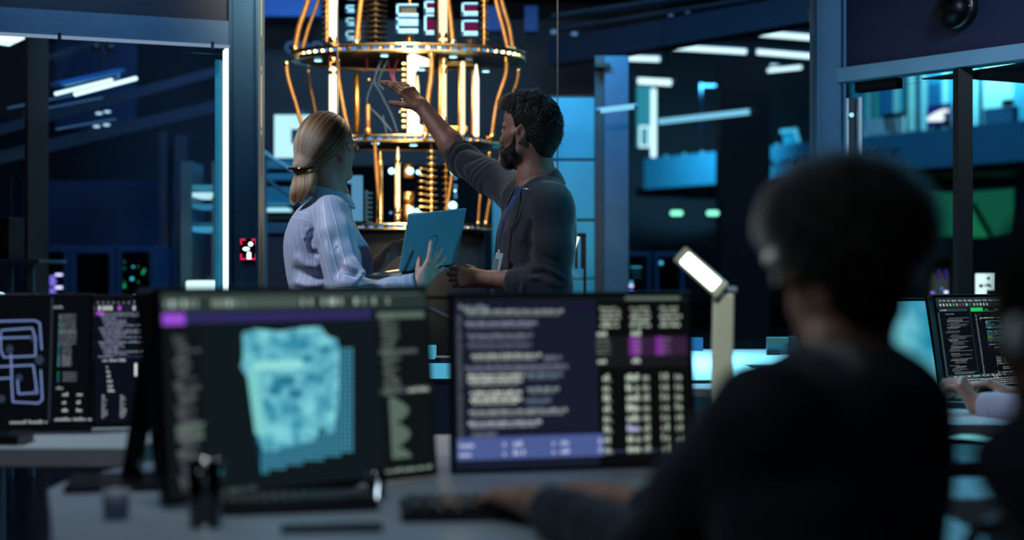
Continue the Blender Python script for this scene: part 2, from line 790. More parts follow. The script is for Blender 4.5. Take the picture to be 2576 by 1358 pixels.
def hair_curves(name, strands, rad, m, parent, taper=.4):
    """strands: array (count, points, 3) in world coordinates"""
    st = np.asarray(strands, dtype=np.float32)
    n, k, _ = st.shape
    hc = bpy.data.hair_curves.new(name)
    hc.add_curves([k] * n)
    mi = ROOTM[root_of(parent).name]
    M = np.array(mi)
    co = st.reshape(-1, 3) @ M[:3, :3].T + M[:3, 3]
    hc.position_data.foreach_set('vector', co.astype(np.float32).ravel())
    r = np.tile(np.linspace(1, taper, k), n) * rad
    at = hc.attributes.get('radius') or hc.attributes.new('radius', 'FLOAT', 'POINT')
    at.data.foreach_set('value', r.astype(np.float32))
    hc.materials.append(m)
    o = bpy.data.objects.new(name, hc)
    COL.objects.link(o)
    o.parent = parent
    return o


def hair_mat(name, col, rough=.35, rr=.4):
    if name in MATS:
        return MATS[name]
    m = bpy.data.materials.new(name)
    m.use_nodes = True
    nt = m.node_tree
    nt.nodes.remove(nt.nodes['Principled BSDF'])
    h = nt.nodes.new('ShaderNodeBsdfHairPrincipled')
    h.parametrization = 'COLOR'
    h.inputs['Color'].default_value = tuple(col) + (1,)
    h.inputs['Roughness'].default_value = rough
    h.inputs['Radial Roughness'].default_value = rr

    for nm, v in (('Random Roughness', .3), ('Random Color', .3)):
        if nm in h.inputs:
            h.inputs[nm].default_value = v
    nt.links.new(h.outputs[0], nt.nodes['Material Output'].inputs['Surface'])
    MATS[name] = m
    return m
# ------------------------------------------------------------------ people
YP = 5.05


def W(px, py, dy=0.):
    return _np(P(px, py, YP + dy))


def skin(name, col, rough=.45):
    return mat(name, col, rough, var=.1, scale=30, bump=.25, bscale=260, sss=.12)


def stripes_mat():
    m = bpy.data.materials.new('striped satin')
    m.use_nodes = True
    nt = m.node_tree
    b = nt.nodes['Principled BSDF']
    a = nt.nodes.new('ShaderNodeAttribute')
    a.attribute_name = 'stripe'
    mu = nt.nodes.new('ShaderNodeMath')
    mu.operation = 'MULTIPLY'
    mu.inputs[1].default_value = 1 / .0235
    fr = nt.nodes.new('ShaderNodeMath')
    fr.operation = 'FRACT'
    rp = nt.nodes.new('ShaderNodeValToRGB')
    rp.color_ramp.interpolation = 'CONSTANT'
    el = rp.color_ramp.elements
    base = srgb('#a4adc8')
    for i, (p, c) in enumerate(((0, base), (.40, srgb('#4a5473')), (.455, base), (.49, srgb('#eef1fb')), (.56, base))):
        e = el[i] if i < 2 else el.new(p)
        e.position = p
        e.color = tuple(c) + (1,)
    nt.links.new(a.outputs['Fac'], mu.inputs[0])
    nt.links.new(mu.outputs[0], fr.inputs[0])
    nt.links.new(fr.outputs[0], rp.inputs['Fac'])
    nt.links.new(rp.outputs['Color'], b.inputs['Base Color'])
    b.inputs['Roughness'].default_value = .5
    b.inputs['Sheen Weight'].default_value = .3
    b.inputs['Specular IOR Level'].default_value = .4
    return m


def knit_mat(name, col):
    m = mat(name, col, .9, var=.12, scale=90, sheen=.25, spec=.2)
    nt = m.node_tree
    tc = nt.nodes.new('ShaderNodeTexCoord')
    wv = nt.nodes.new('ShaderNodeTexWave')
    wv.inputs['Scale'].default_value = 95
    wv.inputs['Distortion'].default_value = .6
    wv.bands_direction = 'X'
    nt.links.new(tc.outputs['Object'], wv.inputs['Vector'])
    bp = nt.nodes.new('ShaderNodeBump')
    bp.inputs['Strength'].default_value = .35
    bp.inputs['Distance'].default_value = .003
    nt.links.new(wv.outputs['Fac'], bp.inputs['Height'])
    nt.links.new(bp.outputs['Normal'], nt.nodes['Principled BSDF'].inputs['Normal'])
    return m


def ring_strip(name, rows, m, parent, thick=.002, sub=1):
    """cloth strip: rows of equal-length point lists"""
    mb = MB()
    k = len(rows[0])
    vs = [Vector(p) for r in rows for p in r]
    fs = [(i * k + j, i * k + j + 1, (i + 1) * k + j + 1, (i + 1) * k + j) for i in range(len(rows) - 1) for j in range(k - 1)]
    mb.add(vs, fs, True)
    o = mb.build(name, m, parent)
    so = o.modifiers.new('cloth', 'SOLIDIFY')
    so.thickness = thick
    so.offset = 0
    if sub:
        s = o.modifiers.new('smooth', 'SUBSURF')
        s.levels = s.render_levels = sub
    return o


def collar(name, c, f, l, ra, rb, top_b, top_f, drop_b, drop_f, gap, m, parent, flare=.022, thick=.003):
    """folded shirt collar around c: heights in metres above c at the back and the front"""
    c, f, l = _np(c), _np(f), _np(l)
    rows = []
    n = 44
    for q in ('in', 'top0', 'top1', 'mid', 'bot'):
        row = []
        for i in range(n + 1):
            w = gap + (2 * PI - 2 * gap) * i / n
            fr = (math.cos(w) + 1) / 2
            e = fr ** 3
            top = top_b + (top_f - top_b) * fr
            drop = drop_b + (drop_f - drop_b) * e
            k, z = {'in': (-.002, top - .045), 'top0': (-.001, top - .006), 'top1': (.004, top),
                    'mid': (.010 + flare * .4, top - drop * .45), 'bot': (.010 + flare, top - drop)}[q]
            row.append(c + f * (ra + k) * math.cos(w) + l * (rb + k) * math.sin(w) + _np((0, 0, z)))
        rows.append(row)
    return ring_strip(name, rows, m, parent, thick)


def legs(S, T, hip, f, l, shoe, z_hip=.92, r0=.085):
    """trousers into T, flesh into S; returns shoe builder data"""
    hip, f, l = _np(hip), _np(f), _np(l)
    for sg in (1, -1):
        h = _np((hip[0], hip[1], z_hip)) + l * sg * .085
        k = _np((hip[0], hip[1], .5)) + l * sg * .1 + f * .02
        a = _np((hip[0], hip[1], .09)) + l * sg * .11
        S.chain([h, k, a], [.075, .05, .036], .03)
        S.cone(a - _np((0, 0, .03)) - f * .02, a + f * .12 - _np((0, 0, .055)), .034, .024, .02)
        T.chain([h, k, a + _np((0, 0, .03))], [r0 + .012, .072, .058], .05)
        sh = Sdf()
        sh.cone(a - f * .045 - _np((0, 0, .045)), a + f * .15 - _np((0, 0, .058)), .042, .034, .02)
        sh.cone(a, a - f * .03 - _np((0, 0, .04)), .045, .044, .02)
        sh.plane(_np((0, 0, .004)), (0, 0, -1))
        shoe.append(sh)


# ---------------------------------------------------------------- the woman with the laptop
def make_woman():
    f = unit((.985, .17, 0))
    l = _np((-f[1], f[0], 0))
    root = thing('person', 'woman with a blonde ponytail in a striped shirt holding an open laptop', 'person', P(822, 690, YP) * 1)
    root.location.z = 0
    ROOTM[root.name] = Matrix.Translation(-root.location)
    sk = skin('fair skin', '#b98f80')
    sat = stripes_mat()

    def zpy(py):
        return CZ - (py - HZ) / F * YP

    def rows(tab, shrink=0.):
        return [(zpy(py), W((a + b) / 2, py)[0], YP + dy, (b - a) / 2 / F * YP * .985 - shrink, hw - shrink) for py, a, b, hw, dy in tab]
    tab = [(490, 798, 862, .07, 0), (505, 772, 872, .11, 0), (520, 752, 880, .15, 0), (548, 728, 889, .176, 0), (585, 715, 905, .18, 0), (618, 711, 926, .176, 0),
           (652, 712, 938, .168, 0), (690, 718, 937, .158, 0), (735, 727, 932, .16, 0), (790, 720, 928, .172, 0), (838, 718, 926, .182, 0)]
    H = Head(W(823, 374), (.60, .80), math.radians(9), math.radians(-2))
    # ---- flesh
    S = Sdf()
    H.add(S, W(838, 492, -.01), (.05, .052), male=False)
    S.loft(rows(tab, .022) + [(.86, W(822, 690)[0], YP, .1, .15)], f, l, .03)
    shR, elR, wrR = W(836, 540, -.165), W(876, 728, -.25), W(1056, 715, -.285)
    shL, elL, wrL = W(838, 540, .165), W(872, 716, .2), W(950, 662, .1)
    S.chain([shR, elR, W(930, 736, -.265), wrR], [.048, .042, .038, .025], .02)
    S.chain([shL, elL, W(905, 695, .16), wrL], [.048, .042, .038, .024], .02)
    S.cone(W(838, 492), W(830, 545), .05, .08, .03)
    hand(S, wrR, (.50, .36, .78), (-.66, .74, .06), (-.5, -.5, .55), [(8, 10, 6), (8, 12, 8), (8, 12, 8), (12, 16, 10)],
         spread=(.34, -.16, -.42, -.66), sc=.87, thumb=dict(dir=(.9, .15, .5), bend=(4, 6)))
    hand(S, wrL, (.76, .1, .62), (.577, -.571, -.62), (-.3, -.85, .5), [(18, 22, 14), (22, 25, 15), (26, 28, 15), (28, 30, 18)],
         sc=.9, thumb=dict(dir=(.75, .55, .15), bend=(6, 8)))
    T = Sdf()
    shoes = []
    legs(S, T, (W(822, 690)[0], YP), f, l, shoes)
    T.ell((W(822, 690)[0], YP, .9), (.125, .17, .14), np.stack([f, l, _np((0, 0, 1))]), .05)
    S.build('body', .003, sk, root)
    T.build('trousers', .007, mat('dark trousers', '#14161c', .8), root)
    for s in shoes:
        s.build('shoe', .005, mat('black shoe leather', '#08090a', .35), root)
    # ---- shirt
    C = Sdf()
    C.loft(rows(tab), f, l, .03)
    arm = [W(832, 538, -.15), W(842, 592, -.2), W(857, 655, -.235), W(874, 724, -.25), W(928, 738, -.27), W(985, 727, -.28), W(1026, 718, -.285)]
    C.chain(arm, [.066, .064, .062, .056, .043, .036, .033], .028)
    C.chain([W(838, 540, .15), W(870, 712, .2), W(912, 690, .15)], [.066, .058, .046], .028)
    # hanging sleeve pouch at the elbow
    C.chain([W(858, 648, -.275), W(888, 670, -.305), W(914, 688, -.33)], [.022, .020, .010], .03)
    C.chain([W(914, 687, -.335), W(902, 700, -.342), W(891, 712, -.342), W(884, 730, -.335), W(882, 748, -.325)], [.009, .0095, .010, .012, .014], .012)
    C.chain([W(876, 690, -.31), W(872, 712, -.32), W(868, 740, -.31)], [.020, .024, .028], .03)
    C.chain([W(846, 690, -.27), W(850, 735, -.28)], [.03, .04], .04)
    yk = [(W(798, 508, -.12), W(760, 560, -.08))]

    def shirt_disp(p, n):
        d = wob(p, 16, 3) * .0022
        # armhole furrow, back pleat and drapes
        d += crease(p, [W(800, 560, -.17), W(775, 605, -.17), W(785, 632, -.17), W(800, 646, -.18)], .010, -.016)
        d += crease(p, [W(768, 592, -.15), W(776, 612, -.16), W(796, 632, -.17)], .008, .009)
        d += crease(p, [W(745, 640, -.1), W(775, 665, -.15), W(812, 672, -.17)], .016, .010)
        d += crease(p, [W(735, 672, -.1), W(770, 692, -.15), W(815, 700, -.16)], .014, -.008)
        d += crease(p, [W(735, 705, -.1), W(775, 718, -.15), W(825, 716, -.16)], .014, .009)
        d += crease(p, [W(722, 565, -.03), W(719, 600, -.02), W(722, 640, -.02)], .008, -.010)
        d += crease(p, [W(862, 548, -.2), W(876, 590, -.22), W(890, 640, -.24), W(897, 668, -.25)], .011, .009)
        d += crease(p, [W(852, 560, -.21), W(868, 610, -.23), W(884, 655, -.25)], .009, -.008)
        d += crease(p, [W(838, 585, -.25), W(850, 640, -.28), W(862, 690, -.3)], .012, -.006)
        d += crease(p, [W(822, 600, -.25), W(830, 660, -.28), W(843, 712, -.3)], .012, .006)
        d += crease(p, [W(843, 618, -.27), W(848, 622, -.27)], .008, .006)
        d += crease(p, [W(858, 662, -.3), W(882, 668, -.3), W(905, 676, -.31), W(920, 690, -.31)], .007, .009)
        d += crease(p, [W(866, 676, -.3), W(888, 690, -.31), W(906, 698, -.32)], .009, -.013)
        d += crease(p, [W(900, 726, -.32), W(925, 717, -.32), W(950, 718, -.32)], .010, .010)
        d += crease(p, [W(905, 744, -.32), W(935, 732, -.32), W(958, 736, -.32)], .008, -.010)
        d += crease(p, [W(930, 750, -.32), W(948, 730, -.32), W(955, 712, -.32)], .008, .009)
        d += crease(p, [W(965, 748, -.31), W(975, 730, -.31), W(972, 710, -.31)], .009, .007)
        d += crease(p, [W(900, 600, -.1), W(916, 640, -.12), W(920, 690, -.14)], .012, -.007)
        d += crease(p, [W(905, 560, -.05), W(925, 600, -.08), W(932, 640, -.08)], .014, .006)
        d *= 1.3
        # yoke seam
        d += crease(p, [W(722, 556, -.02), W(742, 560, -.1), W(770, 572, -.16), W(786, 566, -.17)], .004, -.003)
        return d
    ax0, ax1 = arm[0], arm[3]

    AS, TS = Sdf(), Sdf()
    AS.chain(arm, [.066, .064, .062, .056, .043, .036, .033], .028)
    TS.loft(rows(tab), f, l, .03)

    def stripe(p, n):
        e = unit(ax1 - ax0)
        e1 = unit(np.cross(e, _np((0, 1, 0))))
        e2 = np.cross(e, e1)
        q = p - ax0
        ang = np.arctan2(q @ e2, q @ e1)
        fa = unit(arm[6] - arm[3])
        g1 = unit(np.cross(fa, _np((0, 1, 0))))
        g2 = np.cross(fa, g1)
        qf = p - arm[3]
        angf = np.arctan2(qf @ g2, qf @ g1)
        cx = np.interp(p[:, 2], [r[0] for r in sorted(rows(tab))], [r[1] for r in sorted(rows(tab))])
        tr = np.arctan2((p[:, 0] - cx) * l[0] + (p[:, 1] - YP) * l[1], (p[:, 0] - cx) * f[0] + (p[:, 1] - YP) * f[1]) * .155
        yz = zpy(552) - .022 * np.clip((p[:, 0] - W(722, 0)[0]) / .09, 0, 1)          # yoke: stripes follow the shoulder line
        yoke = (p[:, 2] > yz) & (p[:, 0] < W(852, 500)[0])
        out = np.where(yoke, p[:, 2] * 1.05 + .22 * (p[:, 0] - W(760, 0)[0]), tr)
        seam = W(806, 512, -.15)
        sl = (AS.eval(p) < TS.eval(p) + .004) & ((p - seam) @ unit((.55, -.72, -.42)) > -.002)
        out = np.where(sl, ang * .062, out)
        fore = sl & (qf @ (e + fa) > 0)
        return np.where(fore, angf * .05 + .004, out)
    C.build('shirt', .0035, sat, root, disp=shirt_disp, attr={'stripe': stripe})
    # cuff of the near sleeve: a ring of two turns of cloth
    a, b = W(992, 725, -.283), W(1045, 715, -.288)
    e = unit(b - a)
    g1 = unit(np.cross(e, (0, 1, 0)))
    g2 = np.cross(e, g1)
    mb = MB()
    vs, fs, n = [], [], 40
    prof = [(0, .030), (.02, .0368), (.5, .0372), (.98, .0372), (1, .036), (1, .033), (.6, .031)]
    for t, r in prof:
        for i in range(n):
            w = 2 * PI * i / n
            rr = r * (1 + .05 * math.sin(2 * w + 1 + 2 * t))
            vs.append(a + (b - a) * t + (g1 * math.cos(w) * 1.0 + g2 * math.sin(w) * .92) * rr)
    for j in range(len(prof) - 1):
        for i in range(n):
            fs.append((j * n + i, j * n + (i + 1) % n, (j + 1) * n + (i + 1) % n, (j + 1) * n + i))
    mb.add(vs, fs, True)
    o = mb.build('cuff', sat, root)
    at = o.data.attributes.new('stripe', 'FLOAT', 'POINT')
    at.data.foreach_set('value', [float(t * np.linalg.norm(b - a)) for t, r in prof for i in range(n)])
    # collar and placket
    co = collar('collar', W(833, 497), f, l, .062, .06, .046, .012, .042, .056, .30, sat, root, flare=.020)
    nv = len(co.data.vertices)
    at = co.data.attributes.new('stripe', 'FLOAT', 'POINT')
    at.data.foreach_set('value', [.0235 * (.15 + .62 * (v // 45)) for v in range(nv)])
    # ---- hair
    tie = H.at(-.118, .004, -.058)
    G = Sdf()
    G.ell(H.at(-.004, 0, .024), (.109, .089, .108), H.R, .01)
    G.cone(H.at(-.06, .0, -.02), tie, .07, .042, .06)
    G0 = Sdf()
    G0.p = list(G.p)
    e1, e2 = H.at(-.012, 0, .016), H.at(-.012, 0, .016)
    n1 = unit(H.f * .70 - H.u * .715)
    n2 = unit(H.f * .50 - H.u * .866)
    G.p.append((lambda p: np.minimum((p - e1) @ n1, (p - e2) @ n2), _np([-1e9] * 3), _np([1e9] * 3), .006, 'i'))
    hc = srgb('#8f683c')
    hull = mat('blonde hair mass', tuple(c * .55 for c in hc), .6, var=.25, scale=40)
    c0 = H.at(-.03, 0, .01)
    td = unit(tie - c0)
    ta = unit(np.cross(td, H.l))
    tb = np.cross(td, ta)

    def phi(d):
        return np.arctan2(d @ ta, d @ tb)

    def combed(p, n):
        a = phi(p - c0)
        return .0009 * np.sin(a * 46 + 2 * np.sin(a * 9)) + .0012 * np.sin(a * 19 + 1.5 * np.sin(a * 5)) - .0008
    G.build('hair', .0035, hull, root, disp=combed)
    n = 4200
    dr = RNG.normal(size=(n * 4, 3))
    dr /= np.linalg.norm(dr, axis=1)[:, None]
    td = unit(tie - c0)

    def onhull(d):
        lo, hi = np.full(len(d), .03), np.full(len(d), .22)
        for _ in range(16):
            mid = (lo + hi) / 2
            ins = G0.eval(c0 + d * mid[:, None]) < 0
            lo, hi = np.where(ins, mid, lo), np.where(ins, hi, mid)
        return lo
    st = c0 + dr * onhull(dr)[:, None]
    ok = (np.minimum((st - e1) @ n1, (st - e2) @ n2) < .004) & (dr @ td < .95)
    dr = dr[ok][:n]
    K = 14
    om = np.arccos(np.clip(dr @ td, -1, 1))
    okk = np.ones(len(dr), bool)
    pts = []
    lift = RNG.uniform(.0002, .0022, len(dr))
    seed = RNG.uniform(0, 6.28, len(dr))
    for j in range(K):
        t = j / (K - 1) * .97
        d = (np.sin((1 - t) * om)[:, None] * dr + np.sin(t * om)[:, None] * td) / np.sin(om)[:, None]
        sway = np.sin(seed + 3 * t)[:, None] * .012
        d = d + np.cross(d, td) * sway
        d /= np.linalg.norm(d, axis=1)[:, None]
        pts.append(c0 + d * (onhull(d) + lift)[:, None])
        okk &= np.minimum((pts[-1] - e1) @ n1, (pts[-1] - e2) @ n2) < .005
    hm = hair_mat('blonde hair', srgb('#9c744c'), .28, .4)
    ph_ = phi(dr)
    tone_ = np.sin(ph_ * 27 + 2 * np.sin(ph_ * 6)) + .7 * np.sin(ph_ * 61 + 1) + RNG.normal(size=len(dr)) * .45
    allp = np.stack(pts, 1)
    shades = [hair_mat('dark blonde hair', srgb('#5d4329'), .3, .4), hm, hair_mat('light blonde hair', srgb('#d2ab78'), .28, .4)]
    for lo_, hi_, m_ in ((-9, -.55, shades[0]), (-.55, .6, shades[1]), (.6, 9, shades[2])):
        k_ = okk & (tone_ > lo_) & (tone_ <= hi_)
        hair_curves('hair_strands', allp[k_], .00072, m_, root, .8)
    # ponytail
    tl, tr_ = tie + H.l * .044, tie - H.l * .044
    dy = tie[1] - YP
    ctl = [(tl, tr_), (W(734, 466, dy - .03), W(805, 458, dy - .05)), (W(730, 492, dy - .035), W(792, 484, dy - .06)), (W(737, 515, dy - .03), W(756, 511, dy - .045))]
    T2 = Sdf()
    mids = [(a + b) / 2 for a, b in ctl]
    wd = [np.linalg.norm(b - a) / 2 for a, b in ctl]
    for s_ in (-.6, -.2, .2, .6):
        T2.chain([m_ + (b - a) / 2 * s_ for m_, (a, b) in zip(mids, ctl)], [.006, .007, .005, .002], .01)
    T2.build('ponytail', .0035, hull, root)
    ns = 1500
    s_ = RNG.uniform(-1, 1, ns)
    dep = RNG.uniform(-1, 1, ns)
    rr = np.sqrt(np.clip(1 - s_ ** 2, 0, 1))
    pts = []
    for j in range(14):
        t = j / 13
        B = [(1 - t) ** 3, 3 * t * (1 - t) ** 2, 3 * t * t * (1 - t), t ** 3]
        a = sum(b * c[0] for b, c in zip(B, ctl))
        b_ = sum(b * c[1] for b, c in zip(B, ctl))
        m_ = (a + b_) / 2
        th = .030 * (math.sin(PI * min(1, t * .8 + .22)) ** .6) + .004
        y = _np((.1, -1, 0))
        fan = (1 + .25 * t * np.sin(s_ * 9 + dep * 4))
        pts.append(m_ + (s_ * fan)[:, None] * (b_ - a) / 2 * 1.02 + (dep * rr * th)[:, None] * y + (np.sin(t * 5 + s_ * 8 + dep * 3) * .0025 * t)[:, None] * _np((1, 0, 1)))
    pts = np.stack(pts, 1)
    cut = RNG.uniform(.8, 1.0, ns)
    q = []
    for j in range(14):
        u_ = cut * j
        i0 = np.minimum(u_.astype(int), 12)
        fr = (u_ - i0)[:, None]
        q.append(pts[np.arange(ns), i0] * (1 - fr) + pts[np.arange(ns), i0 + 1] * fr)
    tone_ = np.sin(s_ * 14 + 2 * dep) + .6 * np.sin(s_ * 37 + 5 * dep) + RNG.normal(size=ns) * .4
    allp = np.stack(q, 1)
    for lo_, hi_, m_ in ((-9, -.6, shades[0]), (-.6, .6, shades[1]), (.6, 9, shades[2])):
        k_ = (tone_ > lo_) & (tone_ <= hi_)
        hair_curves('ponytail_strands', allp[k_], .0009, m_, root, .45)
    # dark red hair clip around the tail
    mb = MB()
    back = -H.f
    ring = []
    for i in range(29):
        w = -PI * .58 + PI * 1.16 * i / 28
        ring.append(tie + H.l * math.sin(w) * .0535 + back * (math.cos(w) * .036 + .012) + H.u * (.003 + .004 * math.sin(w)))
    mb.tube(ring, [.0035] + [.0052] * 27 + [.0035], 10)
    mb.build('hair_clip', mat('red hair clip', '#3a0608', .12, var=.3, coat=.6), root)
    # glasses
    g = thing('glasses', 'thin dark metal glasses worn by the woman with the ponytail', 'glasses', Vector(H.at(.09, 0, 0)))
    fm = mat('dark metal wire', '#1b1d22', .25, .9)
    gm = glass_mat('lens glass', (.95, .95, .95), .2)
    for sg in (1, -1):
        rim = [H.at(.116 - .012 * abs(math.cos(w)) * (1 if math.cos(w) * sg > 0 else 0), sg * .034 + .025 * math.cos(w), -.006 + .021 * math.sin(w)) for w in np.linspace(0, 2 * PI, 25)]
        MB().tube(rim, .0011, 6).build('rim', fm, g)
        MB().add([Vector(p) for p in rim[:-1]], [tuple(range(24))], False).build('lens', gm, g)
        MB().tube([H.at(.104, sg * .06, .004), H.at(.098, sg * .069, .006), H.at(.05, sg * .081, .008), H.at(-.004, sg * .087, .010), H.at(-.022, sg * .085, -.006)], .0013, 6).build('temple', fm, g)
    MB().tube([H.at(.116, .009, -.002), H.at(.121, 0, .002), H.at(.116, -.009, -.002)], .0012, 6).build('bridge', fm, g)
    return root, H, wrR


def make_laptop():
    hn = Vector(W(1003, 688, -.225))
    hx = Vector((.57, .815, .10)).normalized()            # along the hinge, away from the camera
    bx = Vector((-.815, .57, -.03)).normalized()           # from the hinge towards the typist
    n = hx.cross(bx).normalized()                          # up from the keys
    if n.z < 0:
        n = -n
    bx = (bx - hx * bx.dot(hx)).normalized()
    Lw, Ld, Lh = .325, .205, .205
    up = (n * .95 - bx * .31).normalized()                # the lid leans back past upright
    root = thing('laptop', 'open silver laptop held up by the woman in the striped shirt', 'laptop', hn)
    al = mat('brushed aluminium', '#74a9bc', .38, .25, var=.05, scale=120, bump=.1, bscale=900)
    dk = mat('black keys', '#0a0b0d', .5)
    b = MB()
    R = Matrix((hx, bx, n)).transposed()
    b.box(hn + hx * Lw / 2 + bx * Ld / 2 - n * .0065, (Lw, Ld, .009), R, .003)
    base = b.build('base', al, root)
    k = MB()
    for r in range(5):
        for c in range(14):
            k.box(hn + hx * (.022 + c * .0205 + .008) + bx * (.03 + r * .019) - n * .0012, (.0175, .016, .0022), R, .001, 1)
    k.build('keyboard', dk, base)
    MB().box(hn + hx * Lw / 2 + bx * .165 - n * .0018, (.1, .06, .0008), R).build('touchpad', mat('touchpad grey', '#5d7480', .3, .3), base)
    ln = hx.cross(up).normalized()                          # lid normal
    if ln.dot(bx) > 0:
        ln = -ln                                            # points out of the lid's back
    R2 = Matrix((hx, up, ln)).transposed()
    lid = MB().box(hn + hx * Lw / 2 + up * (Lh / 2 + .004), (Lw, Lh, .0055), R2, .0025).build('lid', al, root)
    MB().box(hn + hx * Lw / 2 + up * (Lh / 2 + .006) - ln * .0034, (Lw - .014, Lh - .02, .001), R2).build('screen', em('#2a3a66', .8), lid)
    ring = MB()
    cc = hn + hx * (Lw * .5) + up * (Lh * .5) + ln * .003
    ring.tube([cc + (hx * math.cos(w) + up * math.sin(w)) * .0205 for w in np.linspace(0, 2 * PI, 41)], .0011, 6)
    ring.build('emblem_ring', mat('dark emblem', '#20303a', .3, .6), lid)
    MB().tube([hn + hx * .02, hn + hx * (Lw - .02)], .005, 10).build('hinge', mat('hinge dark', '#22282c', .35, .8), root)
    return root


# ---------------------------------------------------------------- the pointing man
def make_man():
    f = unit((-.956, -.292, 0))
    l = _np((-f[1], f[0], 0))
    cx = W(1345, 690)[0]
    root = thing('person', 'bearded man in a dark zip sweater pointing up at the golden machine', 'person', (cx, YP, 0))
    sk = skin('tan skin', '#855a48', .55)
    kn = knit_mat('charcoal knit', '#2a2d34')

    def zpy(py):
        return CZ - (py - HZ) / F * YP

    def rows(tab, shrink=0.):
        return [(zpy(py), W((a + b) / 2, py)[0], YP, (b - a) / 2 / F * YP * .97 - shrink, hw - shrink) for py, a, b, hw in tab]
    tab = [(446, 1318, 1398, .075), (462, 1306, 1412, .115), (482, 1294, 1424, .165), (505, 1282, 1433, .19), (540, 1266, 1441, .2), (590, 1252, 1446, .198), (640, 1245, 1442, .186),
           (700, 1237, 1430, .172), (740, 1234, 1422, .17), (800, 1236, 1424, .176), (845, 1238, 1424, .182)]
    H = Head(W(1335, 332, .0), (-.835, .55), math.radians(6), math.radians(2), 1.02)
    S = Sdf()
    H.add(S, W(1350, 462, 0), (.056, .062), True)
    S.loft(rows(tab, .022) + [(.86, cx, YP, .105, .15)], f, l, .03)
    S.cone(W(1350, 455), W(1352, 520), .062, .09, .04)
    shR, elR, wrR = W(1302, 487, .16), W(1166, 404, .38), W(1061, 268, .47)
    shL, elL, wrL = W(1388, 528, -.185), W(1392, 720, -.215), W(1212, 701, -.16)
    S.chain([shR, elR, elR * .68 + wrR * .32, wrR], [.055, .046, .046, .027], .02)
    S.chain([shL, elL, elL * .66 + wrL * .34 + _np((0, 0, .004)), wrL], [.055, .046, .045, .028], .02)
    hand(S, wrR, (-.72, .16, .68), (-.35, .70, -.62), (-.42, -.72, -.5), [(0, 10, 8), (12, 14, 8), (16, 18, 10), (20, 22, 12)],
         spread=(.16, .0, -.14, -.34), thumb=dict(dir=(.86, .30, .42), bend=(2, 8)), sc=1.03, wrist=.025)
    hand(S, wrL, (-.93, .28, .10), (.28, .95, -.1), (-.05, .1, 1), [(24, 36, 18), (26, 34, 18), (28, 36, 18), (28, 38, 20)],
         spread=(.10, .02, -.05, -.14), thumb=dict(dir=(.8, .35, .42), bend=(14, 20)), sc=.92, wrist=.026)
    T = Sdf()
    shoes = []
    legs(S, T, (cx, YP), f, l, shoes)
    T.ell((cx, YP, .9), (.13, .17, .15), np.stack([f, l, _np((0, 0, 1))]), .05)

    def tendon(p, n):
        return wob(p, 120, 5, 2) * .0003
    S.build('body', .003, sk, root, disp=tendon)
    T.build('trousers', .007, mat('dark trousers', '#14161c', .8), root)
    for s in shoes:
        s.build('shoe', .005, mat('black shoe leather', '#08090a', .35), root)
    # eyes and brows
    for sg in (1, -1):
        MB().ball(H.at(.0865, sg * .031, -.005), .0118).build('eye', mat('eye white', '#b9b4ae', .2, var=.03), root)
        MB().ball(H.at(.0955, sg * .0315, -.005), .0052, 12, (1, 1, 1)).build('iris', mat('iris brown', '#120a06', .1), root)
    # ---- sweater
    C = Sdf()
    C.loft(rows(tab), f, l, .04)
    ua = shR + (elR - shR) * .0
    C.chain([W(1318, 500, .09), shR, shR * .5 + elR * .5, elR, elR * .87 + wrR * .13], [.085, .074, .063, .058, .051], .03)
    fl = elL * .46 + wrL * .54
    C.chain([W(1380, 515, -.15), shL, shL * .5 + elL * .5 + _np((0, -.01, 0)), elL, elL * .72 + wrL * .28, fl], [.08, .072, .067, .062, .054, .047], .03)
    aR = unit(elR - shR)
    LR = np.linalg.norm(elR - shR)

    def knit_disp(p, n):
        d = wob(p, 14, 8) * .0022
        dr, t = seg_dist(p, shR, elR + aR * .06)
        on = (dr < .1) & (p[:, 0] < W(1300, 0)[0])
        q = (p - shR) @ aR
        ang = np.arctan2(p[:, 2] - shR[2] - q * aR[2], p[:, 1] - shR[1] - q * aR[1])
        ph = q / .040 + .5 * np.sin(ang * 1 + 1.) + .45 * np.sin(q * 31 + 1) + .3 * np.sin(ang * 2 + q * 20)
        amp = np.interp(q / LR, [.1, .35, .7, 1.0, 1.25], [0, .002, .0045, .0065, .002]) * (.55 + .45 * np.sin(ang + q * 12 + 2))
        d += np.where(on, amp * (np.abs(np.sin(ph * PI)) * 1.7 - 1.0), 0)
        # near sleeve
        d += crease(p, [W(1336, 545, -.2), W(1326, 590, -.2), W(1333, 640, -.2)], .010, -.016)
        d += crease(p, [W(1335, 640, -.25), W(1375, 648, -.28), W(1420, 668, -.25)], .010, -.004)
        d += crease(p, [W(1330, 672, -.25), W(1370, 672, -.28), W(1425, 702, -.25)], .008, .009)
        d += crease(p, [W(1332, 684, -.25), W(1370, 686, -.28), W(1420, 714, -.25)], .007, -.011)
        d += crease(p, [W(1322, 700, -.25), W(1360, 700, -.28), W(1400, 722, -.26)], .008, .008)
        d += crease(p, [W(1310, 690, -.24), W(1318, 715, -.25), W(1312, 738, -.25)], .007, .006)
        d += crease(p, [W(1340, 530, -.2), W(1355, 500, -.2), W(1385, 488, -.18), W(1412, 500, -.16)], .007, .004)
        d += crease(p, [W(1425, 520, -.1), W(1434, 560, -.1), W(1432, 610, -.1)], .008, -.008)
        d += crease(p, [W(1280, 560, -.1), W(1300, 600, -.13), W(1318, 612, -.15)], .018, .006)
        d += crease(p, [W(1290, 640, -.1), W(1306, 660, -.13), W(1330, 668, -.15)], .014, -.006)
        return d
    C.build('sweater', .0035, kn, root, disp=knit_disp)
